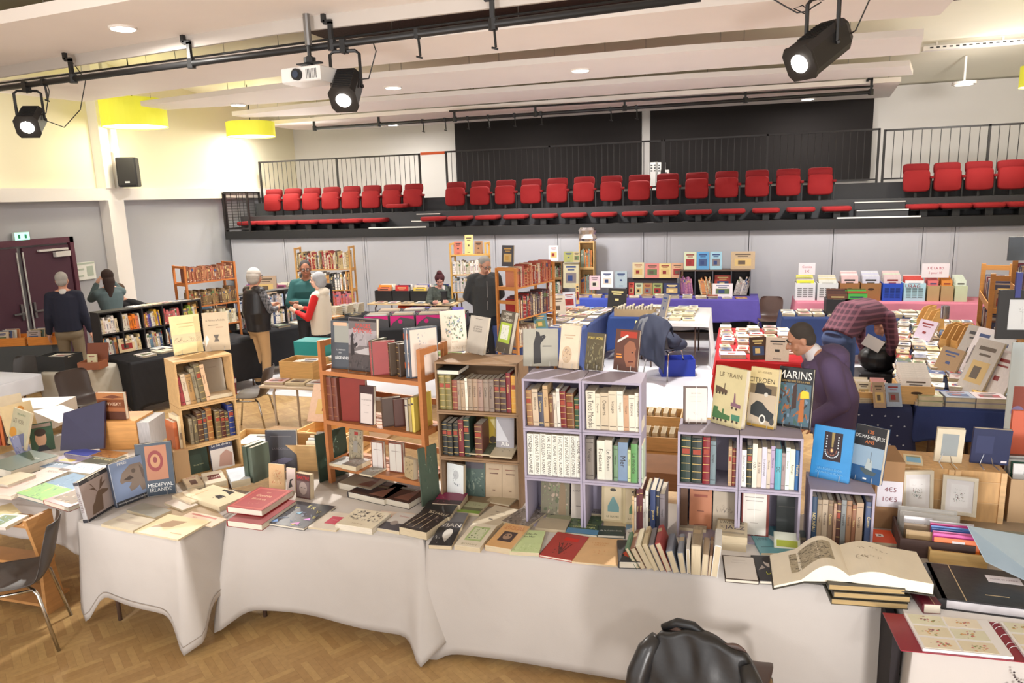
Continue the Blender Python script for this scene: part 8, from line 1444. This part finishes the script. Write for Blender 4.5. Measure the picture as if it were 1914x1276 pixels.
def hand(b, wr, d, up, curl=.5, s=1, sg=1):
    """palm along d, back of the hand towards up, thumb on the sg side"""
    wr = Vector(wr); d = Vector(d).normalized(); up = Vector(up); up = (up-d*up.dot(d)).normalized(); sd = d.cross(up)*sg
    cap(b, wr, wr+d*.05*s, .024*s, .03*s); m = Matrix((sd, d, up)).transposed().to_4x4(); m.translation = wr+d*.055*s; b.ell((0, 0, 0), (.042*s, .05*s, .017*s), 0, m)
    for i, (x, L_) in enumerate(((.032, .07), (.011, .08), (-.011, .075), (-.031, .058))):
        p = wr+d*.09*s+sd*x*s; c1 = math.cos(curl*.6)*d-math.sin(curl*.6)*up; c2 = math.cos(curl*1.6)*d-math.sin(curl*1.6)*up
        q_ = p+c1*L_*.5*s; cap(b, p, q_, .0095*s, .009*s, 8); cap(b, q_, q_+c2*L_*.5*s, .009*s, .0075*s, 8)
    p = wr+d*.03*s+sd*.035*s; q_ = p+(d*.6+sd*.8-up*.1)*.035*s; cap(b, p, q_, .012*s, .0105*s, 8); cap(b, q_, q_+(d*.9+sd*.25-up*.3)*.03*s, .0105*s, .009*s, 8)
def person(mat, label, J, skin, top, legs, hair, shoe=(36, 32, 32), vox=.011, sleeve=None, extra=None, hair_kind='short', topname='sweater', tinf=.018, glasses=False, group=None, headrot=(0, 0, 0), hands=(('d', .4), ('d', .4)), sleeves=True, beard=None, waist=.155, belly=.11, hem=.0, topmat=None, legmat=None, sleevemat=None):
    V = lambda k: Vector(J[k])
    side = (V('shR')-V('shL')).normalized(); b = MB()
    hip, ch, nk, hd = V('hip'), V('chest'), V('neck'), V('head')
    mid = hip.lerp(ch, .45) if 'waist' not in J else V('waist')
    path = [(hip-(mid-hip)*.35, .12, .09), (hip, .155, .11), (mid, waist-.02, belly-.01), (ch, .165, .115), (ch.lerp(nk, .62), .15, .095), (nk.lerp(ch, .08), .075, .07)]
    torso(b, path, side); cap(b, nk.lerp(ch, .15), hd-(hd-nk)*.25, .058, .052)
    for s in 'LR': cap(b, nk.lerp(ch, .05)+(hd-nk)*.12, V('sh'+s)+(nk-ch)*.05, .05, .045)
    for s in 'LR':
        cap(b, V('sh'+s), V('el'+s), .05, .04); cap(b, V('el'+s), V('wr'+s), .039, .026)
        cap(b, V('hp'+s), V('kn'+s), .083, .055); cap(b, V('kn'+s), V('an'+s), .052, .034); an = V('an'+s); ft = V('ft'+s); cap(b, an-Vector((0, 0, .04)), ft, .036, .028)
    for s, hk in zip('LR', hands):
        d = (V('wr'+s)-V('el'+s)).normalized() if 'hd'+s not in J else V('hd'+s); up = V('hu'+s) if 'hu'+s in J else side*(-1 if s == 'L' else 1)
        hand(b, V('wr'+s), d, up, hk[1], 1, 1 if s == 'L' else -1)
    hm = Matrix.Translation(hd) @ Matrix.Rotation(headrot[0], 4, 'Z') @ Matrix.Rotation(headrot[1], 4, 'X') @ Matrix.Rotation(headrot[2], 4, 'Y')
    # head: faces -y in its own frame
    b.ell((0, .012, .03), (.076, .095, .095), 0, hm, 20, 14); b.ell((0, -.028, -.045), (.058, .062, .07), 0, hm, 18, 12); b.ell((0, -.045, -.085), (.032, .034, .028), 0, hm); b.ell((0, .02, -.05), (.058, .06, .06), 0, hm)
    cap(b, hm @ Vector((0, -.086, .018)), hm @ Vector((0, -.112, -.022)), .009, .0145, 10); b.ell((-.012, -.098, -.028), (.009, .01, .008), 0, hm); b.ell((.012, -.098, -.028), (.009, .01, .008), 0, hm)
    cap(b, hm @ Vector((-.045, -.072, .03)), hm @ Vector((.045, -.072, .03)), .012, .012, 8); cap(b, hm @ Vector((-.018, -.086, -.058)), hm @ Vector((.018, -.086, -.058)), .008, .008, 8)
    for s in (-1, 1): b.ell((s*.052, -.052, -.03), (.02, .022, .024), 0, hm); b.ell((s*.079, .012, -.008), (.01, .02, .032), 0, hm)
    body = bake(b, 'person', M(skin, .5, 'paper'), vox, 2); body.matrix_basis = mat; tag(body, label, 'person', group)
    # face details
    for s in (-1, 1):
        e = MB(); e.ell((s*.03, -.082, .008), (.014, .008, .008), 0, hm, 10, 6); e.ell((s*.03, -.0895, .008), (.0055, .003, .0055), 1, hm, 8, 5); e.build('eye', [M((225, 220, 214), .3), M((50, 38, 30), .3)], body); br = MB(); br.box((s*.03-.018, -.095, .026), (s*.03+.018, -.082, .032), 0, hm); br.build('eyebrow', M(tuple(int(c*.7) for c in hair), .9), body)
    MB().ell((0, -.093, -.058), (.02, .006, .006), 0, hm, 10, 6).build('lips', M((176, 104, 92), .5), body)
    if glasses:
        g = MB()
        for s in (-1, 1): g.tube([hm @ Vector((s*.032+.022*math.cos(a), -.102, .006+.016*math.sin(a))) for a in [2*PI*k/12 for k in range(13)]], .0025, 5); g.tube([hm @ Vector((s*.054, -.1, .01)), hm @ Vector((s*.08, .0, .01))], .0025, 5)
        g.tube([hm @ Vector((-.01, -.106, .01)), hm @ Vector((.01, -.106, .01))], .0025, 5); g.build('glasses', M((40, 30, 30), .3), body)
    h = MB()
    if hair_kind == 'short': h.ell((0, .026, .045), (.083, .096, .092), 0, hm, 20, 14); h.ell((0, .05, -.01), (.074, .07, .07), 0, hm);
    elif hair_kind == 'bald': h.ell((0, .045, -.005), (.082, .074, .05), 0, hm)
    elif hair_kind == 'bob': h.ell((0, .03, .045), (.095, .105, .095), 0, hm); h.ell((0, .05, .0), (.1, .095, .1), 0, hm); h.ell((0, .055, -.045), (.094, .08, .07), 0, hm)
    elif hair_kind == 'long': h.ell((0, .02, .04), (.092, .108, .095), 0, hm); h.ell((0, .06, -.06), (.09, .07, .12), 0, hm); cap(h, hm @ Vector((0, .07, -.06)), hm @ Vector((.02, .1, -.28)), .085, .05)
    elif hair_kind == 'bun': h.ell((0, .03, .04), (.098, .11, .1), 0, hm); h.ell((0, .05, .14), (.055, .055, .045), 0, hm); h.ell((0, .06, -.03), (.09, .07, .08), 0, hm)
    hb = bake(h, 'hair', M(tuple(int(c*.85) for c in hair), .9, 'leather'), .008, 2, body)
    if beard:
        q = MB(); q.ell((0, -.035, -.075), (.056, .056, .042), 0, hm); bake(q, 'beard', M(beard, .9, 'leather'), .008, 1, body)
    # garments
    g = MB(); ti = tinf; path2 = [(hip-(mid-hip)*(.35+hem), .165, .118), (hip, .165, .12), (mid, waist, belly), (ch, .175, .122), (ch.lerp(nk, .62), .158, .10), (nk.lerp(ch, .10), .075, .072)]
    torso(g, path2, side, ti)
    for s in 'LR': cap(g, nk.lerp(ch, .08)+(V('sh'+s)-nk)*.25, V('sh'+s)+(nk-ch)*.03-(V('sh'+s)-nk)*.08, .055+ti*.3, .055+ti*.5)
    if sleeves:
        for s in 'LR': cap(g, V('sh'+s), V('el'+s), .062+ti*.6, .05+ti*.6); cap(g, V('el'+s), V('el'+s).lerp(V('wr'+s), .93), .048+ti*.6, .036+ti*.5)
    bake(g, topname, topmat or M(top, .85, 'fabric'), .012, 2, body)
    if not sleeves and sleeve is not None:
        g = MB()
        for s in 'LR': cap(g, V('sh'+s), V('el'+s), .06, .052); cap(g, V('el'+s), V('el'+s).lerp(V('wr'+s), .92), .05, .036)
        bake(g, 'shirt_sleeves', sleevemat or M(sleeve, .85, 'fabric'), .012, 2, body)
    if extra: extra(body, V, side, hm)
    g = MB(); torso(g, [(hip-(mid-hip)*.5, .13, .1), (hip-(mid-hip)*.1, .165, .118), (hip+(mid-hip)*.3, .15, .108)], side, .012)
    cap(g, V('hpL')+Vector((0, .02, -.05)), V('hpR')+Vector((0, .02, -.05)), .098, .098)
    for s in 'LR': cap(g, V('hp'+s), V('kn'+s), .098, .07); cap(g, V('kn'+s), V('an'+s), .07, .058)
    bake(g, 'trousers', legmat or M(legs, .85, 'fabric'), .013, 2, body)
    for s in 'LR':
        g = MB(); an = V('an'+s); ft = V('ft'+s); cap(g, an-Vector((0, 0, .045)), ft, .044, .036); cap(g, an-Vector((0, 0, .03)), an-Vector((0, 0, .045)), .046, .046); bake(g, 'shoe', M(shoe, .5), .01, 1, body)
    return body
def pose(**k):
    J = dict(hip=(0, 0, .95), chest=(0, 0, 1.3), neck=(0, .02, 1.47), head=(0, -.01, 1.63), shL=(-.18, .01, 1.41), shR=(.18, .01, 1.41), elL=(-.23, .03, 1.12), elR=(.23, .03, 1.12), wrL=(-.25, -.03, .88), wrR=(.25, -.03, .88),
             hpL=(-.09, 0, .9), hpR=(.09, 0, .9), knL=(-.1, -.02, .49), knR=(.1, -.02, .49), anL=(-.11, .02, .09), anR=(.11, .02, .09), ftL=(-.12, -.13, .035), ftR=(.12, -.13, .035)); J.update(k); return J
def face(x, y, dx, dy, z=0, s=1): return Matrix.Translation((x, y, z)) @ Matrix.Rotation(math.atan2(dx, -dy), 4, 'Z') @ Matrix.Scale(s, 4)
SK = (206, 150, 124)
# navy sweater, seen from behind
def collar(c):
    def f(body, V, side, hm): g = MB(); cap(g, V('neck')-Vector((0, 0, .04)), V('neck')+Vector((0, 0, .0)), .07, .064); bake(g, 'shirt_collar', M(c, .8, 'fabric'), .009, 1, body)
    return f
person(face(-9.75, 8.72, -.6, .8, s=1.05), 'man in navy sweater and khaki trousers seen from behind, before the plum door', pose(wrL=(-.27, -.02, .86), wrR=(.27, -.05, .87)), SK, (32, 34, 52), (134, 118, 94), (206, 200, 194), extra=collar((220, 216, 210)), waist=.17, belly=.13)
person(face(-9.62, 9.45, -.85, .5, s=1.03), 'woman with long brown hair in a grey green jacket raising her arm', pose(shR=(.17, 0, 1.39), shL=(-.17, 0, 1.39), elR=(.22, -.2, 1.3), wrR=(.1, -.26, 1.52), hdR=(-.4, .2, .8), elL=(-.22, -.22, 1.38), wrL=(-.08, -.25, 1.58), hdL=(.4, .1, .8)), (214, 164, 140), (88, 104, 106), (40, 40, 44), (62, 42, 34), hair_kind='long', topname='jacket', waist=.13)
p = PY(224, 545, 10.12)
person(face(p.x, 10.12, .55, -.8, p.z-1.62), 'bearded man in black shirt sitting behind the black bookshelf, one arm stretched out', pose(hip=(0, .1, 1.0), chest=(0, .04, 1.32), wrL=(-.3, -.25, 1.1), elL=(-.25, -.05, 1.12), elR=(.42, -.05, 1.32), wrR=(.62, -.12, 1.28), hdR=(.9, -.2, -.2), knL=(-.12, -.38, 1.0), knR=(.1, -.38, 1.12), anL=(-.12, -.4, .55), anR=(.1, -.42, .6), ftL=(-.12, -.52, .5), ftR=(.1, -.52, .54), hpL=(-.09, 0.02, .98), hpR=(.09, .02, .98)), SK, (30, 30, 34), (96, 104, 122), (110, 84, 66), beard=(120, 92, 74), topname='shirt')
tag(MB().cyl((0, 0, 0), .17, max(.3, p.z-1.62+.86), 20).build('stool_seat_block', M((50, 46, 46), .7), mat=Matrix.Translation((p.x-.05, 10.24, 0))), 'dark round stool under the bearded man', 'stool')
def plaid(c1, c2, sc=14):
    m = bpy.data.materials.new('plaid'); m.use_nodes = True; nt = m.node_tree; N = nt.nodes; L = nt.links; b = N['Principled BSDF']; b.inputs['Roughness'].default_value = .85; tc = N.new('ShaderNodeTexCoord'); prev = None
    for ax in ('X', 'Z'):
        wv = N.new('ShaderNodeTexWave'); wv.wave_type = 'BANDS'; wv.bands_direction = ax; wv.inputs['Scale'].default_value = sc; L.new(tc.outputs['Object'], wv.inputs['Vector']); mx = N.new('ShaderNodeMix'); mx.data_type = 'RGBA'
        r = N.new('ShaderNodeMath'); r.operation = 'GREATER_THAN'; r.inputs[1].default_value = .72; L.new(wv.outputs['Fac'], r.inputs[0]); r2 = N.new('ShaderNodeMath'); r2.operation = 'MULTIPLY'; r2.inputs[1].default_value = .55; L.new(r.outputs[0], r2.inputs[0]); L.new(r2.outputs[0], mx.inputs[0])
        if prev is None: mx.inputs[6].default_value = lin(c1)
        else: L.new(prev, mx.inputs[6])
        mx.inputs[7].default_value = lin(c2); prev = mx.outputs[2]
    L.new(prev, b.inputs['Base Color']); return m
person(face(-6.88, 9.45, .35, .95, s=1.04), 'white haired man in black leather vest and beige trousers seen from behind', pose(elL=(-.25, -.06, 1.14), wrL=(-.12, -.26, 1.14), elR=(.26, -.08, 1.14), wrR=(.13, -.3, 1.16), head=(0, -.03, 1.62)), SK, (44, 42, 44), (196, 158, 112), (216, 206, 196), hair_kind='bob', topname='leather_vest', tinf=.03, sleeves=False, sleeve=(70, 70, 78), sleevemat=plaid((52, 54, 60), (150, 150, 156), 16), waist=.195, belly=.15, hem=.4, topmat=M((40, 38, 40), .35, 'leather'), headrot=(.25, .1, 0), glasses=True, extra=None)
person(face(-6.42, 10.15, .3, -.95, s=1.06), 'man with glasses and dark green sweater, arms crossed, facing the stage', pose(elL=(-.25, -.1, 1.14), wrL=(.06, -.2, 1.13), elR=(.25, -.1, 1.12), wrR=(-.06, -.24, 1.17), hdL=(1, -.1, .1), hdR=(-1, -.1, -.1), hip=(0, 0, .95)), (150, 100, 76), (26, 78, 78), (40, 38, 40), (60, 54, 52), glasses=True, headrot=(.3, .12, 0), extra=collar((30, 34, 50)), tinf=.028, waist=.165)
def hood(c, z=0):
    def f(body, V, side, hm): g = MB(); n = V('neck'); g.ell((n.x, n.y+.05, n.z-.01), (.13, .09, .07)); cap(g, n+Vector((-.09, .0, -.03)), n+Vector((-.05, -.08, -.08)), .04, .03); cap(g, n+Vector((.09, .0, -.03)), n+Vector((.05, -.08, -.08)), .04, .03); bake(g, 'hood', M(c, .9, 'fabric'), .01, 2, body)
    return f
person(face(-5.88, 9.6, -.9, -.15, s=.99), 'grey haired woman in white hooded vest with red sleeves, talking', pose(elL=(-.25, -.08, 1.12), wrL=(-.12, -.32, 1.2), elR=(.25, -.1, 1.1), wrR=(.1, -.34, 1.18), hdL=(.3, -.8, .3), hdR=(-.3, -.8, .3)), (222, 176, 154), (222, 212, 196), (30, 28, 32), (190, 190, 194), hair_kind='bob', topname='hooded_vest', tinf=.025, sleeves=False, sleeve=(206, 32, 34), extra=hood((226, 216, 200)), waist=.165, belly=.13, hem=.45)
# seated woman with red hair
p = PY(822, 522, 13.05)
def flor(): 
    m = M((60, 66, 60), .8, 'cover', sc=22, am=1.2); return m
person(face(p.x, 13.05, .35, -.9, p.z-1.62+.4), 'seated woman with dark red hair reading, in a flowered top', pose(hip=(0, .05, .55), chest=(0, 0, .92), neck=(0, -.02, 1.07), head=(0, -.08, 1.21), shL=(-.17, 0, 1.01), shR=(.17, 0, 1.01), elL=(-.24, -.1, .78), elR=(.24, -.1, .78), wrL=(-.14, -.3, .82), wrR=(.14, -.3, .82), hpL=(-.09, 0, .5), hpR=(.09, 0, .5), knL=(-.12, -.42, .5), knR=(.12, -.42, .5), anL=(-.12, -.42, .1), anR=(.12, -.42, .1), ftL=(-.12, -.56, .04), ftR=(.12, -.56, .04)), (206, 150, 130), (60, 66, 60), (60, 60, 64), (78, 26, 34), hair_kind='bun', headrot=(0, .5, 0), topname='flowered_top', topmat=flor())
cq = chair(TR(p.x-.02, 13.12, max(0, p.z-1.62+.4), .35), 'shell chair under the reading woman near an orange coat', (70, 56, 50))
b = MB(); q = random.Random(2)
for i in range(9): b.ell((q.uniform(-.28, .28), q.uniform(-.12, .12), .5+q.uniform(-.06, .14)), (q.uniform(.1, .18), .1, q.uniform(.06, .12)), 0, None, 12, 8)
cx = PY(768, 545, 12.9).x; o = bake(b, 'orange_coat', M((206, 66, 32), .8, 'leather'), .015, 2); o.matrix_basis = TR(cx, 12.9, .1); tag(o, 'bright orange red coat heaped on a chair beside the reading woman', 'coat'); chair(TR(cx, 12.95, .0, .2), 'brown shell chair under the heaped orange coat', (60, 46, 40))
# man in grey fleece
person(face(-3.72, 10.95, .5, -.85, s=1.06), 'grey haired man in charcoal fleece looking down, hands behind his back', pose(elL=(-.26, .1, 1.14), wrL=(-.08, .17, .98), elR=(.26, .1, 1.14), wrR=(.08, .18, .96), head=(.0, -.06, 1.61)), (200, 150, 128), (58, 60, 62), (30, 36, 50), (176, 172, 168), headrot=(.25, .5, 0), glasses=True, topname='fleece_jacket', tinf=.03, waist=.17, belly=.13, hem=.35, extra=lambda body, V, side, hm: (MB().box((-.004, -.158, .95), (.004, -.15, 1.38)).build('zip', M((150, 150, 150), .4), body), collar((52, 54, 56))(body, V, side, hm)))
# man in the purple hooded sweatshirt
def hoodx(body, V, side, hm):
    n = V('neck'); g = MB(); g.ell((n.x, n.y+.115, n.z-.02), (.15, .12, .095)); g.ell((n.x, n.y+.16, n.z-.08), (.11, .08, .1)); cap(g, n+Vector((-.1, .02, -.04)), n+Vector((-.06, -.08, -.11)), .045, .03); cap(g, n+Vector((.1, .02, -.04)), n+Vector((.06, -.08, -.11)), .045, .03); cap(g, n+Vector((-.09, .08, -.03)), n+Vector((.09, .08, -.03)), .06, .06); bake(g, 'hood', M((90, 74, 106), .9, 'fabric'), .008, 2, body)
    g = MB(); cap(g, n+Vector((0, -.0, -.05)), n+Vector((0, -.04, .02)), .078, .066); bake(g, 'shirt_collar', M((216, 212, 214), .8, 'fabric'), .008, 1, body)
hmat = face(.79, 6.05, -1, -.12)
person(hmat, 'man in a purple hooded sweatshirt bending his head over the red table', pose(hip=(0, .02, .96), waist=(0, .03, 1.12), chest=(0, -.04, 1.3), neck=(0, -.12, 1.47), head=(0, -.255, 1.575), shL=(-.19, -.07, 1.41), shR=(.19, -.07, 1.41), elL=(-.24, .0, 1.13), wrL=(-.22, -.2, .98), elR=(.25, .0, 1.13), wrR=(.22, -.2, .98)), (204, 150, 122), (88, 72, 104), (40, 44, 60), (78, 70, 64), vox=.0075, headrot=(-.05, .42, 0), topname='hooded_sweatshirt', tinf=.04, waist=.165, belly=.125, hem=.3, extra=hoodx)
# man in plaid shirt bending over the long table
pm_ = face(1.3, 9.45, .72, .68, s=1.06)
person(pm_, 'man in red plaid shirt and jeans bending deeply over a black bag', pose(hip=(0, .0, .97), waist=(0, -.16, 1.14), chest=(0, -.42, 1.16), neck=(0, -.6, 1.08), head=(0, -.7, .95), shL=(-.19, -.53, 1.1), shR=(.19, -.53, 1.1), elL=(-.22, -.6, .82), wrL=(-.16, -.62, .6), elR=(.22, -.6, .82), wrR=(.16, -.64, .6), hpL=(-.1, .03, .92), hpR=(.1, .03, .92), knL=(-.13, .02, .5), knR=(.13, .04, .5)), SK, (84, 40, 50), (54, 68, 104), (90, 84, 80), headrot=(0, 1.3, 0), topname='plaid_shirt', tinf=.03, waist=.17, belly=.14, topmat=plaid((66, 34, 48), (120, 72, 84), 5), legmat=M((52, 68, 104), .8, 'fabric'))
b = MB(); b.ell((0, 0, .0), (.24, .18, .18)); b.ell((.05, 0, .14), (.16, .12, .08)); o = bake(b, 'travel_bag', M((28, 27, 28), .4, 'leather'), .015, 2); pbag = pm_ @ Vector((0, -.62, .5)); o.matrix_basis = Matrix.Translation((pbag.x+.02, pbag.y-.05, .62)); tag(o, 'black leather bag being searched by the man in plaid', 'bag')
tag(MB().rbox((-.24, -.2, 0), (.24, .2, .46), .02).build('stool', M((44, 42, 44), .6), mat=TR(pbag.x+.02, pbag.y-.05, 0)), 'dark low stool under the black leather bag', 'stool')
tag(MB().box((-.11, -.005, 0), (.11, .005, .15)).build('paper_sheet', M((236, 232, 228), .7), mat=Matrix.Translation((pbag.x-.12, pbag.y-.24, .78)) @ Matrix.Rotation(.5, 4, 'Y')), 'white sheet of paper sticking out of the black leather bag', 'paper')

# ================================================================ the rest of the stock: past the 300 largest of a kind, one object
def shrink_stock():
    Rt = ROT.transposed(); kinds = {}
    for o in COL.objects:
        if o.parent is None and o.type == 'MESH' and o.get('category') and o.get('kind') is None:
            k = o.name.split('.')[0]; kinds.setdefault(k, []).append(o)
    for k, lst in kinds.items():
        if len(lst) <= 300: continue
        def size(o):
            m = o.matrix_basis; q = [Rt @ ((m @ Vector(c)) - EYE) for c in o.bound_box]; u = [-FPX*p.x/p.z for p in q]; v = [FPX*p.y/p.z for p in q]
            if max(u) < -957 or min(u) > 957: return 0
            return (max(u)-min(u))*(max(v)-min(v))+(1e6 if o.children else 0)
        lst.sort(key=size, reverse=True); rest = lst[300:]; mb = MB(); mats = []
        for o in rest:
            me = o.data; off = []
            for m in me.materials:
                if m not in mats: mats.append(m)
                off.append(mats.index(m))
            n = len(mb.v); mt = o.matrix_basis; mb.v += [tuple(mt @ v.co) for v in me.vertices]; mb.f += [tuple(i+n for i in p.vertices) for p in me.polygons]; mb.m += [off[p.material_index] for p in me.polygons]
        for o in rest: bpy.data.objects.remove(o)
        s = mb.build(k+'_stock', mats); s['kind'] = 'stuff'; s['label'] = 'hundreds of small %ss filling the far tables and shelves of the hall' % k.replace('_', ' '); s['category'] = 'books'; print('STOCK', k, len(lst))
shrink_stock()
